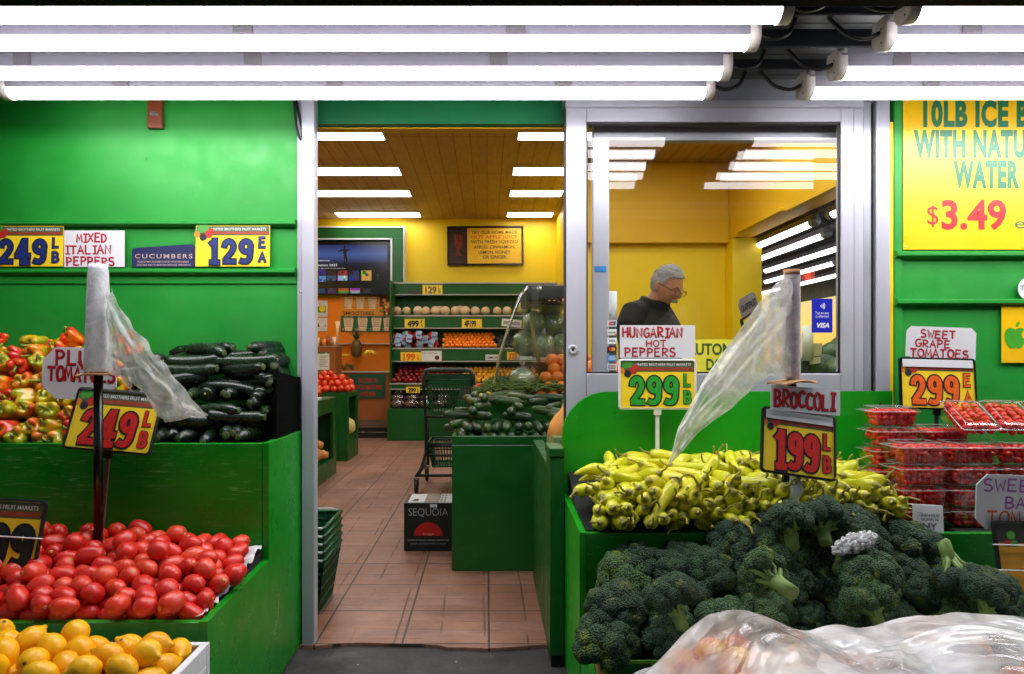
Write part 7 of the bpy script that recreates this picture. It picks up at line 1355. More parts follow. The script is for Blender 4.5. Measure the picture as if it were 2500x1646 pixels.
# television in its green surround
t = thing('tv_surround', 'green panel with white trim around the television', 'panel', (-1.75, 9.5, 1.9)); Y = 9.45
x0, x1 = -2.9, PX(985, Y); zi0, zi1 = PZ(716, Y), PZ(582, Y); xi = PX(957, Y)
mb = MB(); mb.box((x0, Y, zi1), (x1, 9.69, PZ(556, Y)), m_ingreen, .003); mb.box((xi, Y, zi0 - .05), (x1, 9.69, zi1 - .0005), m_ingreen, .003); mb.build('panel', t)
mb = MB(); mb.box((x0, Y - .012, PZ(556, Y)), (x1 + .012, 9.69, PZ(553, Y)), m_white); mb.box((x1 + .0005, Y - .012, zi0), (x1 + .012, 9.69, PZ(556, Y) - .0005), m_white); mb.box((x0, Y - .012, zi1 - .02), (xi - .0005, Y - .0005, zi1), m_white); mb.box((xi - .02, Y - .012, zi0 - .05), (xi + .004, Y - .0005, zi1 + .002), m_white); mb.build('trim', t)
tv = thing('television', 'wide black television showing a blue screen with a diving figure', 'television', (-1.8, 9.55, 1.6)); Y = 9.52
tx0, tx1, tz0, tz1 = -2.75, PX(955, Y), PZ(721, Y), PZ(588, Y)
mb = MB(); mb.box((tx0, Y, tz0), (tx1, Y + .05, tz1), m_blackgloss, .006); mb.build('bezel', tv)
def scr(name, c, e=1.0):
    m = bpy.data.materials.new(name); n = NT(m); n.base((0.01, .01, .01, 1)); n.bsdf.inputs['Emission Color'].default_value = c; n.bsdf.inputs['Emission Strength'].default_value = e; n.rough(.25); return m
mg = bpy.data.materials.new('screen_gradient'); n = NT(mg); v = n.coord((1, 1, 1), 'Generated'); sx = n.new('SeparateXYZ'); n.link(v, sx.inputs[0])
n.base((.01, .01, .01, 1)); n.link(n.ramp(sx.outputs[2], [(.5, (.001, .001, .003)), (.62, rgb(16, 22, 48)), (.8, rgb(62, 88, 150)), (1.0, rgb(30, 44, 90))]), n.bsdf.inputs['Emission Color']); n.bsdf.inputs['Emission Strength'].default_value = .9; n.rough(.2)
mb = MB(); sx0, sx1, sz0, sz1 = tx0 + .03, PX(946, Y), PZ(718, Y), PZ(598, Y); mb.rect(sx0, sz0, sx1, sz1, Y - .002, mg); mb.build('screen', tv)
mb = MB(); sw_ = scr('screen_white', (.8, .85, .9, 1), .8); dkm = scr('screen_dark', (.004, .004, .008, 1), 1); yy = Y - .004
def S(cx, cy): return PX(740 + cx * .3829, Y), PZ(500 + cy * .3829, Y)
body = [(262, 262), (268, 262), (271, 270), (269, 280), (285, 286), (304, 284), (304, 289), (284, 294), (277, 300), (277, 322), (281, 340), (283, 366), (287, 380), (281, 384), (276, 366), (272, 344), (268, 344), (268, 366), (272, 386), (266, 388), (262, 366), (259, 340), (259, 322), (256, 300), (250, 294), (236, 298), (222, 306), (220, 302), (234, 291), (252, 284), (260, 280), (258, 270)]
mb.poly([S(*p) for p in body], yy, dkm); mb.build('screen_figure', tv); mb = MB()
def st(s_, cx0, cx1, cy, hpx, m=sw_): a, b = S(cx0, cy); c, d = S(cx1, cy); put_text(mb, s_, a, b, hpx * .3829 * Y / FPX, m, yy, c - a, .01, 'LEFT')
st('Good afternoon', 60, 170, 360, 9); st('Cosmos 2023', 72, 217, 392, 15); st('Made for afternoons on the coast, 7 hr', 60, 270, 408, 5)
mb.build('screen_text', tv); mb = MB(); R = random.Random(4); tiles = [(102, 415, 145, 455, (60, 40, 130)), (102, 455, 145, 492, (90, 150, 200)), (150, 422, 211, 452, (40, 34, 44)), (150, 453, 211, 485, (60, 80, 110)), (222, 420, 283, 452, (150, 40, 60)), (222, 453, 283, 484, (150, 190, 220)), (296, 420, 357, 484, (36, 50, 100)), (372, 420, 436, 484, (220, 170, 70)), (100, 535, 140, 565, (10, 60, 110)), (158, 533, 210, 565, (60, 40, 80)), (225, 533, 290, 549, (190, 90, 40)), (225, 549, 290, 565, (90, 140, 60)), (300, 533, 363, 548, (170, 50, 170)), (300, 548, 363, 565, (150, 170, 180)), (377, 535, 430, 565, (40, 40, 46)), (470, 440, 486, 460, (40, 40, 46)), (470, 466, 486, 476, (40, 40, 46))]
for k, (a, b, c, d, col) in enumerate(tiles):
    mb = MB(); x0_, z1_ = S(a, b); x1_, z0_ = S(c, d); m1 = scr('screen_tile', rgb(*col), .7); mb.rect(x0_, z0_, x1_, z1_, yy - .0006, m1)
    for q in range(3):
        cx, cz = R.uniform(x0_, x1_), R.uniform(z0_, z1_); r = min(x1_ - x0_, z1_ - z0_) * R.uniform(.12, .25); cx = min(max(cx, x0_ + r), x1_ - r); cz = min(max(cz, z0_ + r), z1_ - r)
        mb.disc((cx, yy - .0012 - .0003 * q, cz), r, scr('screen_blot', rgb(*[min(255, max(0, int(v_ * R.choice((.3, .6, 1.6))))) for v_ in col]), .7), 9)
    mb.build('screen_tile', tv)
mb = MB(); st('POP', 104, 132, 547, 9, scr('screen_blue_text', rgb(60, 140, 210), .9)); mb.build('screen_text', tv)
# juice bar: orange wall, menu board, counter
t = thing('juice_bar_wall', 'orange wall of the juice bar below the television', 'wall', (-2, 9.69, 0)); mb = MB(); mb.box((-2.95, 9.64, 0), (XL - .022, 9.695, zi0 - .055), m_orange); mb.box((-2.95, 9.56, PZ(841, 9.56)), (XL - .023, 9.6395, PZ(838.5, 9.56)), m_edge, .002); mb.build('panel', t)
t = thing('menu_board', 'SMOOTHIES menu board in yellow and green below the television', 'menu', P(893, 768, 9.62)); Y = 9.62; mb = MB()
def M_(cx, cy): return PX(740 + cx * .3829, Y), PZ(500 + cy * .3829, Y)
def mrect(a, b, c, d, y, m): x0_, z1_ = M_(a, b); x1_, z0_ = M_(c, d); mb.rect(x0_, z0_, x1_, z1_, y, m)
x0_, z1_ = M_(240, 584); x1_, z0_ = M_(553, 810); mb.box((x0_, Y - .002, z0_), (x1_, Y + .018, z1_), plain('menu_amber', rgb(220, 140, 30), .5, 0, .06, 6)); mrect(240, 708, 553, 810, Y - .0026, plain('menu_green', rgb(20, 92, 60), .5)); mrect(487, 586, 553, 706, Y - .0026, plain('menu_dark_fruit', rgb(60, 40, 16), .5, 0, .5, 30))
for k in range(22): a, b = M_(R.uniform(494, 546), R.uniform(594, 698)); mb.disc((a, Y - .003 - .0002 * k, b), .03 * R.uniform(.5, 1), R.choice([m_veg[0], m_veg[1], m_veg[2], m_pyel, INK['orange']]), 10)
m_cup = plain('menu_cup', rgb(232, 196, 160), .5); m_mt = plain('menu_text', rgb(60, 40, 40), .5)
for k, cx in enumerate((290, 365, 442)):
    a, b = M_(cx - 29, 588); c, d = M_(cx + 29, 664); mb.poly([(a, b), (a + (c - a) * .14, d), (a + (c - a) * .86, d), (c, b)], Y - .0026, m_cup)
    for q, (s_, w_) in enumerate((('Juice of Orange', .18), ('Ginger Lemon', .15), ('Lemonade', .13), ('Small - $4', .14), ('Large - $6', .14))): xx, zz = M_(cx, 603 + q * 13); put_text(mb, s_, xx, zz, .016, m_mt, Y - .0034, w_, .012)
for k, cx in enumerate((290, 380, 468, 545)):
    a, b = M_(cx - 33, 724); c, d = M_(cx + 33, 804)
    if cx == 545: c = M_(552, 0)[0]
    mb.poly([(a, b), (a + (c - a) * .16, d), (a + (c - a) * .84, d), (c, b)], Y - .003, m_cup)
    for q, s_ in enumerate(('Kale', 'Spinach', 'Apple', 'Banana')): xx, zz = M_(cx if cx != 545 else 538, 738 + q * 13); put_text(mb, s_, xx, zz, .015, m_mt, Y - .0038, .09 if cx != 545 else .05, .012)
    xx, zz = M_(cx - 34 if cx != 545 else 518, 803); put_text(mb, str(9 + k), xx, zz, .038, m_cup, Y - .004, None, .01); xx, zz = M_(cx if cx != 545 else 538, 720); put_text(mb, ('GOLD RELIEF', 'BEET POWER', 'GREEN TANG', 'ISLAND')[k], xx, zz, .014, m_cup, Y - .0034, .13 if cx != 545 else .05, .015)
xx, zz = M_(354, 702); put_text(mb, 'SMOOTHIES', xx, zz, .050, m_mt, Y - .0034, .45, .02); mb.build('board', t)
for (a, b, c, d, lab) in ((100, 612, 154, 714, 'small poster with a green picture on the orange wall'), (100, 722, 152, 806, 'small brown and white poster lowest on the orange wall')):
    t = thing('small_poster', lab, 'poster', (0, 0, 0)); mb = MB(); x0_, z1_ = M_(a, b); x1_, z0_ = M_(c, d); t.location = (x0_, Y, z0_); mb.box((x0_ - .1, Y, z0_), (x1_, Y + .018, z1_), m_paperwhite); mb.rect(x0_ - .09, z0_ + .06, x1_ - .02, z1_ - .08, Y - .001, m_veg[0] if b < 700 else m_wood); mb.disc((x0_ + .05, Y - .002, (z0_ + z1_) / 2), .045, m_pyel if b < 700 else m_white, 12); mb.build('sheet', t)
Y = 9.25
t = thing('juice_counter', 'brown juice bar counter with a dark kick plate at the back of the aisle', 'counter', (-1.8, Y, 0)); cz = PZ(908, Y)
mb = MB(); mb.box((-2.9, Y, .145), (XL - .045, Y + .38, cz - .012), m_brown, .004); mb.build('front', t); mb = MB(); mb.box((-2.9, Y - .02, cz - .0115), (XL - .045, Y + .385, cz + .004), m_edge, .003); mb.build('worktop', t)
mb = MB(); mb.box((-2.9, Y + .012, 0), (XL - .05, Y + .35, .1445), m_black); mb.box((-2.9, Y + .002, .075), (XL - .05, Y + .0115, .085), m_steel); mb.box((-2.9, Y - .004, .146), (XL - .05, Y - .0005, .255), plain('scuffed_metal', rgb(120, 100, 84), .4, .5, .3, 6)); mb.build('kick_plate', t)
t = thing('welcome_sign', 'green WELCOME sign with red letters on the brown counter front', 'sign', P(898, 941, Y)); mb = MB(); a, b, c, d = PX(855, Y), PZ(973, Y), PX(941, Y), PZ(909.5, Y); mb.box((a, Y - .016, b), (c, Y - .0005, d - .022), plain('teal_board', rgb(14, 74, 52), .5, 0, .06))
for s_, f, w_ in (('WELCOME TO', .62, .27), ('UNITED BROTHERS', .36, .40), ('JUICE BAR', .10, .22)): put_text(mb, s_, (a + c) / 2, b + (d - b) * f, .058, m_redpaint, Y - .018, w_, .02)
mb.build('board', t)
m_pine = plain('pineapple_skin', rgb(96, 70, 24), .6, 0, .4, 40, .6, 60); m_pleaf = plain('pineapple_leaf', rgb(56, 74, 34), .5, 0, .2); Y = 9.45
t = thing('pineapple', 'pineapple standing on the juice bar in front of the orange wall', 'pineapple', P(870, 873, Y)); b = P(870, 872, Y); s_ = 1.0
mb = MB(); mb.lathe([(0, 0), (.05, .01), (.072, .06), (.076, .13), (.066, .2), (.04, .245), (0, .25)], 18, m_pine, Matrix.Translation(b), lambda x, y, z: (x * (1 + .06 * sin(z * 130 + math.atan2(y, x) * 9)), y, z)); mb.build('fruit', t)
mb = MB()
for k in range(26):
    a = k * 2.4; f = k / 26; l = .11 + .09 * f; o_ = .05 * (1 - f) + .012; c = b + Vector((0, 0, .235)); e = Vector((cos(a), sin(a), 0))
    mb.add([c + e.cross(Vector((0, 0, 1))) * .013, c - e.cross(Vector((0, 0, 1))) * .013, c + e * o_ * 1.2 + Vector((0, 0, l * .7)), c + e * (o_ * 1.2 + .05 * (1 - f)) + Vector((0, 0, l))], [(0, 1, 2), (2, 1, 3), (0, 2, 3)], m_pleaf)
mb.build('leaf_crown', t)
m_ban = plain('banana_skin', rgb(226, 186, 30), .45, 0, .12, 20)
t = thing('banana_bunch', 'bunch of yellow bananas on the juice bar beside the pineapple', 'bananas', P(903, 872, Y)); b = P(903, 870, Y)
for k in range(5):
    a = -1.0 + k * .5; mb = MB(); mb.tube([b + Vector((.01 * k - .02, 0, .085)), b + Vector((.04 * sin(a) + .0, -.03 * cos(a), .075)), b + Vector((.085 * sin(a), -.04 * cos(a), .045)), b + Vector((.115 * sin(a), -.04 * cos(a), .012))], [.006, .015, .017, .007], m_ban, 8); mb.build('banana', t)
mb = MB(); b = P(842, 870, Y); mb.tube([b + Vector((-.07, 0, .02)), b + Vector((-.03, 0, .012)), b + Vector((.03, 0, .012)), b + Vector((.07, 0, .02))], [.008, .016, .016, .007], m_ban, 8); tag(mb.build('banana'), 'single yellow banana lying flat on the juice bar', 'banana')
Y = 8.7
t = thing('notice_box', 'brown box with a printed notice on the juice bar at the door side', 'box', P(797, 905, Y)); a, c = PX(740, Y), PX(820, Y); mb = MB(); mb.box((a, Y, .4), (c, Y + .35, PZ(847, Y)), m_brown, .004); mb.box((a, Y - .01, PZ(847, Y) + .0005), (c + .01, Y + .36, PZ(845, Y)), m_edge); mb.build('box', t)
mb = MB(); mb.box((a + .05, Y - .003, PZ(903, Y)), (PX(804, Y), Y - .0005, PZ(860, Y)), m_paperwhite); mb.box((a + .05, Y - .004, PZ(860, Y) - .02), (PX(804, Y), Y - .0032, PZ(860, Y)), MATS['menu_green'])
for k in range(7): mb.box((PX(780, Y), Y - .0042, PZ(870 + 4.2 * k, Y)), (PX(800 - (k % 3) * 3, Y), Y - .0032, PZ(869 + 4.2 * k, Y)), m_mt)
mb.disc((PX(796, Y), Y - .005, PZ(864, Y)), .016, m_white, 12); mb.build('notice', t)
t = thing('cup_rack', 'clutter of orange cups and a hand pump on the notice box', 'cups', P(785, 845, Y)); R = random.Random(12)
for k in range(6):
    mb = MB(); x = PX(772 + 8 * k, Y); z = PZ(845, Y) + .001; mb.lathe([(0, 0), (.022, 0), (.03, R.uniform(.08, .14)), (.026, .075), (0, .02)], 12, R.choice([m_orange, m_brown, m_cup]), Matrix.Translation((x, Y + .06 + .05 * (k % 2), z))); mb.build('cup', t)
mb = MB(); x = PX(819, Y); mb.tube([(x, Y + .1, PZ(845, Y)), (x, Y + .1, PZ(810, Y)), (x + .005, Y + .1, PZ(784, Y))], [.012, .014, .03], m_cup, 10); mb.build('pump', t)
mb = MB(); R = random.Random(15)
for k in range(130):
    c = Vector((PX(R.uniform(822, 862), 9.3), 9.26 + R.uniform(0, .1), PZ(R.uniform(893, 906), 9.3))); d = Vector((R.uniform(-.05, .05), R.uniform(-.03, .03), R.uniform(0, .06))); mb.add([c, c + Vector((.012, 0, .004)), c + d], [(0, 1, 2)], m_pleaf)
tag(mb.build('leafy_greens'), 'dark leafy greens lying on the juice counter', 'greens', kind='stuff')

# ------------------------------------------------------------------ the shopkeeper behind the window
def remesh(mb, name, voxel, mats, parent=None, smooth=2):
    o = bpy.data.objects.new(name, mb.mesh(name)); COL.objects.link(o)
    r = o.modifiers.new('r', 'REMESH'); r.mode = 'VOXEL'; r.voxel_size = voxel; r.use_smooth_shade = True
    if smooth: s_ = o.modifiers.new('s', 'SMOOTH'); s_.iterations = smooth; s_.factor = .5
    me = bpy.data.meshes.new_from_object(o.evaluated_get(bpy.context.evaluated_depsgraph_get())); o.modifiers.clear(); o.data = me
    me.materials.clear()
    for m in mats: me.materials.append(m)
    me.polygons.foreach_set('material_index', [0] * len(me.polygons)); me.polygons.foreach_set('use_smooth', [True] * len(me.polygons))
    if parent: o.parent = parent; o.matrix_parent_inverse = wm(parent).inverted()
    return o
m_skin = plain('skin', rgb(206, 140, 112), .5, 0, .08, 30); m_hair = plain('grey_hair', rgb(150, 150, 152), .6, 0, .22, 60, .8, 240)
m_jacket = plain('black_jacket', rgb(11, 11, 13), .85, 0, .15, 20, .3, 60); m_jeans = plain('dark_trousers', rgb(30, 34, 46), .8, 0, .1); m_lens = clear_film('lens', (.9, .92, .95, 1), 0, .06, .02, 10, 0)
G = lambda x, c, s_: math.exp(-((x - c) / s_) ** 2)
def head_pt(p):
    """unit sphere point -> head surface; face looks along -Y, z up, origin in the middle of the head"""
    x, y, z = p; f = max(0, -y)
    X, Y, Z = x * .076, y * (.098 if y > 0 else .092), z * .118
    if z < 0: k = 1 - .34 * min(1, -z) ** 1.3; X *= k; Y *= (1 - .22 * (-z) ** 2) if y < 0 else (1 - .45 * (-z) ** 1.2)
    if y < 0 and z > -.75: Y *= 1 - .10 * (1 - abs(x)) * 0
    fr = max(0, -y) ** 2
    Y -= fr * (.030 * G(x, 0, .17) * G(z, -.20, .16) * (1 if z < -.02 else .9) + .018 * G(x, 0, .14) * G(z, .02, .14))     # nose
    Y -= fr * .009 * G(abs(x), .30, .26) * G(z, .20, .10)                                                                   # brow
    Y += fr * .013 * G(abs(x), .38, .17) * G(z, .04, .10)                                                                   # eye sockets
    Y -= fr * .004 * G(abs(x), .36, .12) * G(z, .02, .06)                                                                   # lids
    Y -= fr * .008 * G(abs(x), .52, .16) * G(z, -.18, .16)                                                                  # cheek bones
    Y -= fr * (.008 * G(x, 0, .24) * G(z, -.50, .06) + .007 * G(x, 0, .22) * G(z, -.62, .06)); Y += fr * .004 * G(x, 0, .3) * G(z, -.56, .025)  # lips
    Y -= fr * .014 * G(x, 0, .28) * G(z, -.86, .16)                                                                         # chin
    return Vector((X, Y, Z))
man = thing('person', 'grey haired man in black jacket and glasses looking down behind the window', 'person', (1.06, 4.12, 0))
fv = Vector((sin(radians(42)), -cos(radians(42)), 0)); sv = Vector((-fv.y, fv.x, 0)) * 1.0          # facing, and his left side
O = Vector((1.025, 4.12, 0))
def W(fwd, side, z): return O + fv * fwd + sv * side + Vector((0, 0, z))
HM = Matrix.Translation(W(.095, 0, 1.500)) @ Matrix.Rotation(radians(42), 4, 'Z') @ Matrix.Rotation(radians(28), 4, 'X')
bm = bmesh.new(); bmesh.ops.create_icosphere(bm, subdivisions=5, radius=1); IV = [p.co.normalized() for p in bm.verts]; IFc = [[q.index for q in g.verts] for g in bm.faces]; bm.free()
mb = MB(); mb.add([HM @ head_pt(p) for p in IV], IFc, m_skin)
for s_ in (1, -1):
    mb.lathe([(0, -.032), (.012, -.026), (.017, -.005), (.019, .016), (.010, .031), (0, .033)], 12, m_skin, HM @ Matrix.Translation((s_ * .076, .012, -.006)) @ Matrix.Diagonal((.42, 1, 1, 1)))
mb.tube([W(-.02, 0, 1.36), W(.02, 0, 1.42), W(.06, 0, 1.47)], [.066, .058, .060], m_skin, 14)
mb.tube([W(.02, 0, .90), W(.0, 0, 1.05), W(-.02, 0, 1.22), W(-.02, 0, 1.36)], [.145, .14, .15, .10], m_skin, 14)
for s_ in (1, -1):
    mb.tube([W(-.02, s_ * .12, 1.34), W(-.02, s_ * .19, 1.31), W(-.01, s_ * .22, 1.06), W(.17, s_ * .17, .94)], [.06, .055, .042, .027], m_skin, 10)
    mb.tube([W(.02, s_ * .085, .93), W(.02, s_ * .10, .50), W(.0, s_ * .105, .09)], [.095, .065, .045], m_skin, 10)
    mb.tube([W(-.05, s_ * .105, .045), W(.07, s_ * .11, .042), W(.19, s_ * .115, .035)], [.042, .045, .032], m_skin, 8)
    h = W(.17, s_ * .17, .94); d = (fv * .8 + Vector((0, 0, -.45))).normalized(); up = Vector((0, 0, 1)); si = sv * -s_
    mb.tube([h - d * .01, h + d * .035, h + d * .085], [.024, .032, .030], m_skin, 8)
    for q, (o_, l) in enumerate(((-.027, .058), (-.009, .068), (.010, .064), (.027, .050))):
        a = h + d * .085 + si * o_; mb.tube([a - d * .02, a + d * l * .5, a + d * l * .85 - up * .014, a + d * l - up * .036], [.0100, .0092, .0086, .0075], m_skin, 7)
    a = h + d * .03 + si * .026; mb.tube([a, a + si * .022 + d * .022, a + si * .026 + d * .055 - up * .008], [.012, .0105, .008], m_skin, 7)
body = remesh(mb, 'body', .0042, [m_skin], man, 1)
# hair: thick short grey cap with combed strands, thinner at the forehead
mb = MB(); keep = [(p.z > .40 + .30 * max(0, -p.y) and p.y < .35) or (p.y >= .0 and p.z > -.42 + .25 * (1 - p.y) * 0) or (p.z > .1 and abs(p.x) > .75 and p.y > -.35) for p in IV]
hv = []
for p in IV:
    q = head_pt(p); st_ = noise.noise(Vector((p.x * 26 + p.z * 8, p.y * 7, p.z * 7))) * .5 + .5; e = .003 + .010 * max(0, p.z) + .006 * st_ + .006 * noise.noise(p * 6)
    hv.append(HM @ (q + q.normalized() * e))
mb.add(hv, [f for f in IFc if all(keep[i] for i in f)], m_hair, True)
R = random.Random(6)
for k in range(420):
    i = R.randrange(len(IV))
    if not keep[i]: continue
    p = IV[i]; b = hv[i]; nrm = (HM.to_3x3() @ p).normalized(); c = (HM.to_3x3() @ Vector((.25 * p.x, 1, -.45))).normalized(); t_ = (c - nrm * c.dot(nrm)).normalized()
    mb.tube([b - nrm * .003, b + t_ * .014 + nrm * .003, b + t_ * .034 + nrm * .001], [.0016, .0014, .0004], m_hair, 4, False)
mb.build('hair', man)
mb = MB()
for k in range(60):
    x = R.uniform(-.55, .55) * .05; b = HM @ Vector((x, -.0915 + abs(x) * .30, -.0505 + R.uniform(-.003, .004))); d = HM.to_3x3() @ Vector((x * .35, -.003, -.013)); mb.tube([b, b + d * .6 + HM.to_3x3() @ Vector((0, -.004, 0)), b + d], [.0028, .0030, .0008], m_hair, 5)
for s_ in (1, -1):
    for k in range(14):
        x = s_ * (.012 + .030 * k / 14); b = HM @ Vector((x, -.094 + abs(x) * .22, .026 + .004 * sin(k / 14 * pi))); mb.tube([b, b + HM.to_3x3() @ Vector((s_ * .006, -.003, .003))], [.0020, .001], m_hair, 4)
mb.build('moustache_and_brows', man)
mb = MB(); m_gl = plain('glasses_frame', rgb(40, 34, 30), .3, .5, .1)
for s_ in (1, -1):
    pts = [HM @ Vector((s_ * .034 + .025 * cos(a), -.108 + .10 * max(0, s_ * (s_ * .034 + .025 * cos(a)) - .03), .000 + .019 * sin(a))) for a in [2 * pi * k / 20 for k in range(21)]]; mb.tube(pts, .0014, m_gl, 6, False); mb.add(pts[:-1], [tuple(range(20))], m_lens)
    mb.tube([HM @ Vector((s_ * .059, -.105, .006)), HM @ Vector((s_ * .076, -.06, .010)), HM @ Vector((s_ * .082, .012, .012)), HM @ Vector((s_ * .080, .028, -.006))], .0016, m_gl, 6)
mb.tube([HM @ Vector((-.009, -.110, .004)), HM @ Vector((0, -.114, .007)), HM @ Vector((.009, -.110, .004))], .0014, m_gl, 6); mb.build('glasses', man)
mb = MB(); mb.tube([W(.02, 0, .82), W(.02, 0, .98), W(-.005, 0, 1.12), W(-.045, 0, 1.26), W(-.045, 0, 1.36)], [.185, .175, .19, .19, .135], m_jacket, 18)
for s_ in (1, -1): mb.tube([W(-.045, s_ * .05, 1.345), W(-.035, s_ * .15, 1.335), W(-.025, s_ * .205, 1.27), W(-.01, s_ * .228, 1.06), W(.15, s_ * .178, .95)], [.085, .082, .076, .062, .048], m_jacket, 12)
mb.tube([W(-.02, 0, 1.31), W(.008, 0, 1.385), W(.022, 0, 1.43)], [.120, .096, .090], m_jacket, 16)
jk = remesh(mb, 'jacket', .007, [m_jacket], man, 3)
for p in jk.data.vertices: p.co += p.normal * .005 * noise.noise(p.co * 9)
mb = MB(); mb.tube([W(.02, 0, .76), W(.02, 0, .99)], [.16, .15], m_jeans, 14)
for s_ in (1, -1): mb.tube([W(.02, s_ * .085, .90), W(.02, s_ * .10, .50), W(.0, s_ * .105, .10)], [.105, .082, .068], m_jeans, 12)
remesh(mb, 'trousers', .008, [m_jeans], man, 2)
mb = MB()
for s_ in (1, -1): mb.tube([W(-.07, s_ * .105, .05), W(.06, s_ * .11, .055), W(.20, s_ * .115, .042), W(.225, s_ * .115, .036)], [.048, .056, .044, .02], m_black, 12)
remesh(mb, 'shoes', .006, [m_black], man, 1)

man.scale = (1.025, 1.025, 1.025)
# ------------------------------------------------------------------ on and behind the window glass
YG = 2.668; k_ = YG / FPX
t = thing('door_notice', 'yellow AUTOMATIC DOOR notice stuck low on the inner window glass', 'sign', P(1765, 870, YG)); mb = MB()
mb.box((-100 * k_, -.001, -44 * k_), (100 * k_, .0005, 41 * k_), plain('pale_yellow_notice', rgb(236, 222, 60), .5, 0, .03)); m_dg = plain('notice_green', rgb(58, 92, 40), .5)
put_text(mb, 'AUTOMATIC', 0, 4 * k_, 28 * k_, m_dg, -.0018, 178 * k_, .03); put_text(mb, 'DOOR', 0, -33 * k_, 28 * k_, m_dg, -.0018, 82 * k_, .03); mb.build('sheet', t, local=True)
YS = 2.5785; k_ = YS / FPX
t = thing('payment_sticker', 'blue Tap to pay sticker with white lettering on the door glass', 'sticker', P(2007, 771, YS)); mb = MB(); m_vb = plain('sticker_blue', rgb(24, 34, 168), .35, 0, .02); o = rrect(51 * k_, 83 * k_, .004)
mb.poly(o, 0, m_vb); put_text(mb, 'Tap to pay', 0, 4 * k_, 6.5 * k_, m_white, -.0005, 34 * k_, 0); put_text(mb, 'preferred', 0, -4.5 * k_, 6.5 * k_, m_white, -.0005, 31 * k_, 0); put_text(mb, 'VISA', 1 * k_, -29 * k_, 12 * k_, m_white, -.0005, 33 * k_, .035, slant=.22)
for q in range(4):
    r = (3 + 3.2 * q) * k_; ribbon(mb, [(-6 * k_ + r * cos(radians(a)), 24 * k_ + r * sin(radians(a))) for a in range(-38, 39, 12)], 1.5 * k_, -.0005, m_white)
mb.build('sheet', t, local=True)
cards = [('white card sticker with a red and blue emblem, topmost of the column on the glass', (226, 226, 230), (200, 40, 50), (20, 90, 120), ''), ('white DISCOVER card sticker, second from the top of the column', (230, 228, 224), (232, 140, 60), None, 'DISCOVER'), ('white VISA card sticker in the column on the glass', (236, 236, 240), None, None, 'VISA'), ('black card sticker with red and orange discs in the column on the glass', (26, 24, 24), (220, 40, 30), (240, 160, 40), 'mc'), ('light blue card sticker in the column on the glass', (70, 150, 220), None, (230, 240, 250), 'amex'), ('white JCB card sticker, lowest of the column on the glass', (226, 228, 230), (40, 80, 180), (200, 40, 50), 'JCB')]
for k, (lab, bg, c1, c2, s_) in enumerate(cards):
    Y = 2.6535; k_ = Y / FPX; t = thing('card_sticker', lab, 'sticker', P(1494, 790 + 21.2 * k, Y - .0035)); mb = MB(); mb.poly(rrect(23 * k_, 15 * k_, .003), 0, plain('card_bg_%s' % 'abcdef'[k], rgb(*bg), .4, 0, .02))
    if s_ == 'mc': mb.disc((-3.2 * k_, -.0004, 1 * k_), 4.6 * k_, plain('card_red', rgb(*c1), .4), 16); mb.disc((3.2 * k_, -.0007, 1 * k_), 4.6 * k_, plain('card_orange', rgb(*c2), .4), 16)
    elif s_ == 'JCB':
        for q, c in enumerate(((40, 80, 180), (200, 40, 50), (40, 140, 70))): mb.rect((-9 + 6.2 * q) * k_, -5 * k_, (-3.6 + 6.2 * q) * k_, 5 * k_, -.0004, plain('jcb_%s' % 'abc'[q], rgb(*c), .4)); put_text(mb, 'JCB'[q], (-6.3 + 6.2 * q) * k_, -2 * k_, 5 * k_, m_white, -.0008, 3 * k_, .02)
    elif s_ == 'amex': mb.rect(-9 * k_, -1 * k_, 9 * k_, 1.2 * k_, -.0004, m_white); mb.rect(-7 * k_, -4 * k_, 7 * k_, -2.6 * k_, -.0004, m_white); mb.rect(-7 * k_, 3 * k_, 7 * k_, 4.4 * k_, -.0004, m_white)
    elif s_ == '': mb.add([(-8 * k_, -.0004, -5 * k_), (2 * k_, -.0004, -5 * k_), (4 * k_, -.0004, 5 * k_), (-6 * k_, -.0004, 5 * k_)], [(0, 1, 2, 3)], plain('card_red2', rgb(*c1), .4)); mb.add([(1 * k_, -.0007, -5 * k_), (8 * k_, -.0007, -5 * k_), (10 * k_, -.0007, 5 * k_), (3 * k_, -.0007, 5 * k_)], [(0, 1, 2, 3)], plain('card_teal', rgb(*c2), .4)); mb.rect(-3 * k_, -1 * k_, 5 * k_, 1 * k_, -.0010, m_white)
    else:
        put_text(mb, s_, 0, -2.6 * k_, 5.4 * k_ if s_ == 'VISA' else 3.8 * k_, INK['navy'] if s_ == 'VISA' else m_ink, -.0006, 17 * k_ if s_ == 'VISA' else 19 * k_, .03, slant=.2 if s_ == 'VISA' else 0)
        if c1: mb.add([(2 * k_, -.0004, -7 * k_), (11 * k_, -.0004, -7 * k_), (11 * k_, -.0004, -2.9 * k_)], [(0, 1, 2)], plain('card_amber', rgb(*c1), .4))
    mb.build('sheet', t, local=True)
mb = MB(); mb.box((PX(1452, 2.652), 2.6525, PZ(664, 2.652)), (PX(1479.5, 2.652), 2.6545, PZ(650, 2.652)), plain('blue_tape', rgb(40, 120, 190), .5)); tag(mb.build('tape_strip'), 'short strip of blue tape on the white inner window stile', 'tape')
c = P(1494, 850, 2.80)
t = thing('bag_roll_stand', 'white bag roll on a black pole just behind the card stickers', 'bag roll', (c.x, 2.80, 0)); mb = MB(); mb.lathe([(0, 0), (.021, .002), (.021, PZ(712, 2.8) - PZ(792, 2.8)), (0, PZ(712, 2.8) - PZ(792, 2.8))], 18, m_roll, Matrix.Translation((c.x, 2.80, PZ(792, 2.8)))); mb.build('roll', t)
mb = MB(); mb.tube([(c.x, 2.80, 0), (c.x, 2.80, PZ(792, 2.8) - .001)], .018, m_black, 12); mb.build('pole', t)
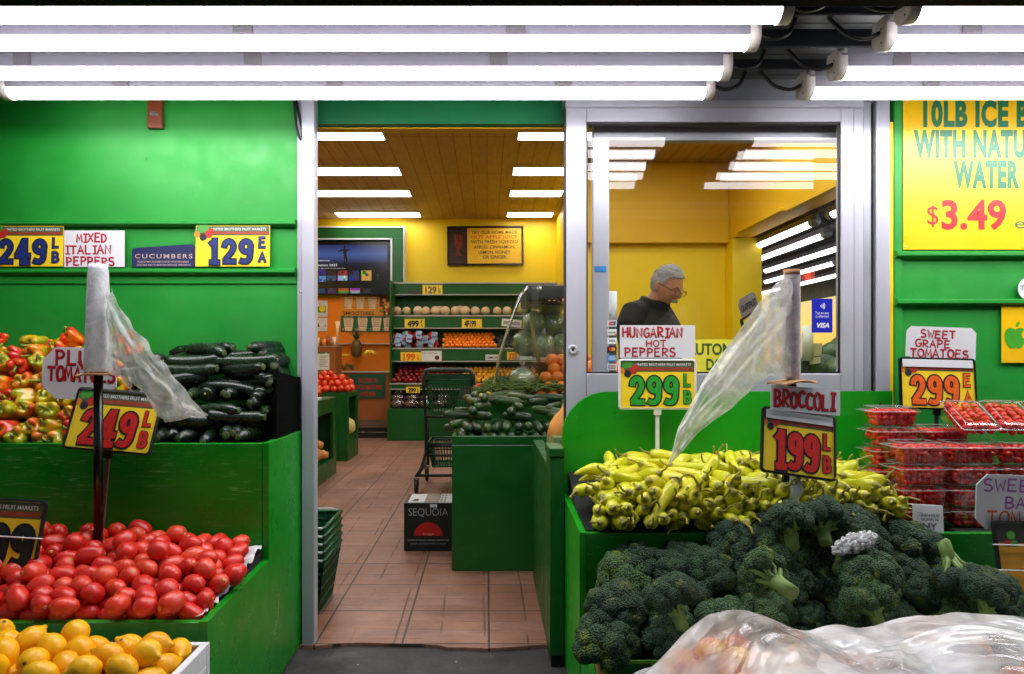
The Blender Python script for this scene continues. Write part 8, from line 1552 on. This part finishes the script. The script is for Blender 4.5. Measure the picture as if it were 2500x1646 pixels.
# stand behind the glass with oranges at the left, and the watermelon stand at the side opening
t = thing('produce_stand', 'green stand of oranges just inside the side window behind the card stickers', 'stand', (.5, 3.0, 0)); mb = MB(); mb.box((.40, 2.95, 0), (.62, 3.6, .88), m_ingreen, .004); mb.build('box', t)
sp = []
for k in range(3):
    for i in range(3):
        for j in range(3): sp.append((.43 + i * .075 + .02 * k, 2.99 + j * .08 + .03 * k, .92 + .065 * k))
pile(orange_mb(m_orange, .040), 'orange', 'orange piled on the stand behind the card stickers', 'orange', 'oranges behind the window stickers', sp, seed=13)
t = thing('melon_stand', 'dark stand of watermelons by the side street opening', 'stand', (2.2, 4.4, 0)); mb = MB(); mb.box((1.75, 4.05, 0), (2.48, 5.6, .92), m_ingreen, .004); mb.build('box', t)
m_wm = fruit_mat('watermelon_skin', [(.1, rgb(20, 50, 26)), (.5, rgb(40, 78, 36)), (.95, rgb(80, 110, 50))], .35, 9)
sp = [P(1962, 908, 4.3), P(2010, 903, 4.45), P(2052, 912, 4.3), P(2048, 868, 4.6), P(2075, 850, 4.7), P(1930, 915, 4.6), P(2035, 895, 4.6)]
src = None
for k, p in enumerate(sp):
    if src is None: src = MB().ball((0, 0, 0), (.15, .11, .105), m_wm, 22, 14).build('watermelon'); o = src
    else: o = dup(src)
    o.location = p; o.rotation_euler = (0, 0, [0, .6, 1.2, .3, 2, .8, 1.6][k]); tag(o, 'dark green watermelon heaped on the stand by the side opening', 'watermelon', 'watermelons by the side opening')
Y = 4.2; c = P(1972, 882, Y)
t = thing('bag_roll_stand', 'white bag roll standing among the watermelons behind the tap to pay sticker', 'bag roll', (c.x, Y, 1.0)); mb = MB(); hh = PZ(796, Y) - c.z; mb.lathe([(0, 0), (.034, .002), (.032, hh), (0, hh)], 20, plain('bright_roll', rgb(232, 236, 226), .35, 0, .04), Matrix.Translation(c)); mb.build('roll', t)
mb = MB(); mb.tube([(c.x, Y, .9), (c.x, Y, c.z)], .016, m_black, 10); mb.build('pole', t)
mb = MB(); sheet(mb, [P(1962, 802, Y), P(1950, 830, Y - .01), P(1948, 850, Y)], [P(1964, 870, Y), P(1955, 875, Y), P(1950, 872, Y)], 10, m_bag, .01, seed=3, nv=6); mb.build('loose_bag', t)
t = thing('blank_card', 'plain cream card standing behind the watermelons', 'card', P(1998, 862, 4.35)); mb = MB(); a, b = P(1982, 880, 4.35), P(2008, 838, 4.35); mb.prism([(a.x, a.z), (b.x - .01, a.z), (b.x, b.z), (a.x + .01, b.z)], 4.35, 4.353, plain('cream_card', rgb(212, 206, 172), .6)); mb.build('card', t)
t = thing('blank_card', 'framed cream price card leaning low on the watermelons', 'card', P(1990, 880, 4.18)); mb = MB(); a, b = P(1974, 893, 4.18), P(2005, 868, 4.18); mb.prism([(a.x, a.z), (b.x, a.z + .01), (b.x, b.z), (a.x, b.z - .012)], 4.18, 4.184, m_black); mb.prism([(a.x + .006, a.z + .006), (b.x - .006, a.z + .016), (b.x - .006, b.z - .006), (a.x + .006, b.z - .018)], 4.176, 4.1795, MATS['cream_card']); mb.build('card', t)
Y = 5.2
t = thing('price_sign', 'grey GRAPEFRUIT card over a black frame tilted in front of the pilaster', 'price sign', P(1832, 770, Y), None, (0, radians(-24), radians(30))); mb = MB(); mb.prism([(-.10, .02), (.12, .02), (.12, .13), (.09, .16), (-.07, .16), (-.10, .12)], -.002, .002, plain('grey_card', rgb(150, 140, 140), .6)); put_text(mb, 'GRAPEFRUIT', .01, .055, .05, m_ink, -.003, .19, .03); mb.build('card', t, local=True)
mb = MB(); mb.prism(rrect(.25, .19, .02, 5, 0, -.08), -.006, .006, m_black); mb.rect(-.105, -.155, .105, .0, -.0075, m_pyel); mb.build('frame', t, local=True)
mb = MB(); mb.box((-.012, -.005, -1.05), (.012, .005, -.176), m_black); mb.build('stake', t, local=True)
t = thing('produce_stand', 'green stand inside under the grapefruit sign', 'stand', (1.95, 5.9, 0)); mb = MB(); mb.box((1.6, 5.65, 0), (2.45, 6.7, .72), m_ingreen, .004); mb.build('box', t)
pile(melon_mb(plain('grapefruit_skin', rgb(226, 150, 50), .45, 0, .1), .055), 'grapefruit', 'yellow orange grapefruit on the stand under the grapefruit sign', 'grapefruit', 'grapefruit under the grapefruit sign', [(1.68 + .115 * i, 5.72 + .115 * j, .775) for i in range(6) for j in range(4)], seed=16)

# ------------------------------------------------------------------ plastic covered fruit in the foreground
m_peach = NT(bpy.data.materials.new('peach_skin')); n = m_peach; MATS['peach_skin'] = n.m; v = n.coord(rnd=True); f = n.noise(v, 11, 3)
n.base(n.ramp(f, [(.35, rgb(236, 190, 80)), (.52, rgb(230, 150, 80)), (.66, rgb(176, 50, 84))])); n.rough(.5); m_peach = n.m
t = thing('fruit_crate', 'low green bench holding the plastic covered fruit in front', 'bench', (1.0, 1.4, 0)); mb = MB(); mb.box((.34, 1.12, 0), (2.3, 1.62, .30), m_stand, .004); mb.build('bench_box', t); mb = MB(); mb.box((.36, 1.13, .3005), (2.28, 1.61, .335), m_crate, .004); mb.build('white_tray', t)
def hump(x, y):
    b = .105 * math.exp(-((x - .555) / .14) ** 2) + .085 * math.exp(-((x - 1.00) / .26) ** 2) + .075 * math.exp(-((x - 1.5) / .3) ** 2) + .02 * math.exp(-((x - .78) / .05) ** 2)
    e = min(1, max(0, (1.60 - y) / .10)); e = e * e * (3 - 2 * e); l = min(1, max(0, (x - .30) / .16)); l = l * l * (3 - 2 * l)
    return .335 + (.075 + b) * e * (.15 + .85 * l)
R = random.Random(44); src = None
for k in range(74):
    x = R.uniform(.42, 1.62); y = R.uniform(1.20, 1.56); z = hump(x, y) - .044 - R.uniform(0, .012)
    if src is None: src = MB().lathe([(0, -.040), (.02, -.037), (.036, -.018), (.041, .002), (.034, .022), (.018, .036), (.006, .034), (0, .030)], 18, m_peach).build('peach'); o = src
    else: o = dup(src)
    o.location = (x, y, z); o.rotation_euler = (R.uniform(0, 6), R.uniform(0, 6), 0); tag(o, 'yellow and crimson peach seen dimly through the plastic bags', 'peach', 'peaches under the plastic bags')
m_cover = clear_film('cover_plastic', (.975, .975, .98, 1), .5, .03, .07, 5, .0, (.95, .95, .98, 1), fk=.75, tlf=.22)
def crinkle(m):                                       # patches of clear and milky film, fine stretched creases that catch the lamps
    n = NT.__new__(NT); n.m = m; n.t = m.node_tree; n.n = n.t.nodes
    v = n.coord((1, 1, 1)); lo = n.noise(v, 5.5, 3, .5, .5); mil = n.rng(lo, .38, .60, .10, .78)
    mixes = [q for q in n.n if q.type == 'MIX_SHADER']; n.link(mil, mixes[1].inputs[0])
    mp = n.new('Mapping'); mp.inputs['Scale'].default_value = (30, 9, 9); mp.inputs['Rotation'].default_value = (0, 0, .6); n.link(v, mp.inputs[0])
    b = n.new('Bump'); b.inputs['Strength'].default_value = .35; b.inputs['Distance'].default_value = .004; n.link(n.noise(mp.outputs[0], 1.5, 5, .6, .6), b.inputs['Height'])
    for q in n.n:
        if q.type in ('BSDF_GLOSSY', 'BSDF_DIFFUSE', 'BSDF_TRANSLUCENT', 'FRESNEL'): n.link(b.outputs[0], q.inputs['Normal'])
crinkle(m_cover)
def ridged(x, y, s_): 
    v_ = 1 - abs(noise.noise(Vector((x * s_, y * s_ * .7, s_)))) * 2; return v_
def cover(x, y, seed):
    """crumpled film: broad sag, then flat facets meeting in sharp creases at three sizes"""
    a = .6 * sin(seed) + .5 * noise.noise(Vector((x * 2, y * 2, seed + 4))); u, v = x * cos(a) + y * sin(a), y * cos(a) - x * sin(a)
    w = .010 * noise.noise(Vector((x * 4, y * 5, seed)))
    for s_, st_, am in ((4.6, 1.7, .036), (10.0, 2.3, .019), (22.0, 2.0, .007)):
        q = Vector((u * s_ / st_ + .35 * noise.noise(Vector((x * s_, y * s_, seed))), v * s_, seed * 3.1 + s_)); d = noise.voronoi(q)[0]; w += am * (d[0] - .3)
    return w
def bag(x0, x1, y0, y1, seed, lift, label):
    mb = MB(); nu, nv = 220, 130
    def fn(u, v):
        x = x0 + (x1 - x0) * u; y = y0 + (y1 - y0) * v; x += .012 * noise.noise(Vector((x * 9, y * 9, 3 + seed))); eu = min(1, min(u, 1 - u) / .10); eu = .3 + .7 * eu * (2 - eu)
        return (x, y, hump(x, y) + lift + cover(x, y, seed) - (1 - eu) * .05)
    mb.grid(nu, nv, fn, m_cover); tag(mb.build('plastic_bag'), label, 'plastic bag')
bag(.31, .93, 1.14, 1.625, 2, .004, 'crumpled clear plastic bag over the fruit nearest the doorway')
bag(.80, 1.75, 1.14, 1.630, 11, .010, 'crumpled clear plastic bag over the fruit below the amber sign')
bag(.62, 1.30, 1.12, 1.40, 23, .030, 'second layer of crumpled plastic bag lying lowest on the fruit')

# pedestrian signal across the street, which the window mirrors
t = thing('pedestrian_signal', 'lit red hand pedestrian signal across the street, mirrored in the window', 'signal', (7.36, -10.2, 0))
mb = MB(); mb.box((7.06, -10.32, 2.62), (7.66, -10.04, 3.32), m_black, .02); mb.build('signal_box', t)
mb = MB(); mb.tube([(7.36, -10.34, 0), (7.36, -10.34, 3.4)], .06, m_beam, 12); mb.build('post', t)
m_hand = emit('red_hand_light', (1, .10, .05, 1), 14.0); mb = MB(); H = Matrix.Translation((7.36, -10.03, 2.97)) @ Matrix.Rotation(pi, 4, 'Z')
mb.prism([(-.09, -.15), (.08, -.15), (.10, -.05), (.15, .03), (.12, .05), (.085, 0), (.085, .13), (.055, .13), (.045, .02), (.04, .17), (.005, .17), (0, .02), (-.01, .16), (-.045, .16), (-.045, .01), (-.06, .11), (-.09, .11), (-.10, 0)], -.01, .01, m_hand, H); mb.build('lit_hand', t)

# dark building added across the street to keep low sky out of the window
t = thing('added_street_building', 'added dark brick building across the street blocking low sky from the window', 'building', (0, -12.5, 0))
m_br = plain('dark_brick', rgb(58, 44, 42), .8, 0, .3, 6, .3, 40); m_sh = plain('roller_shutter', rgb(70, 74, 80), .5, .3, .15)
mb = MB(); mb.box((-22, -13.5, 0), (26, -12, 4.7), m_br); mb.build('wall', t)
mb = MB(); mb.box((-22.1, -13.6, 4.701), (26.1, -11.85, 5.0), m_alu2, .02); mb.build('cornice', t)
for k in range(8):
    mb = MB(); x = -20 + 5.6 * k; mb.box((x, -11.998, .05), (x + 3.6, -11.94, 2.9), m_sh)
    for q in range(14): mb.box((x, -11.9395, .1 + .2 * q), (x + 3.6, -11.925, .2 + .2 * q), m_sh)
    mb.build('shutter', t)
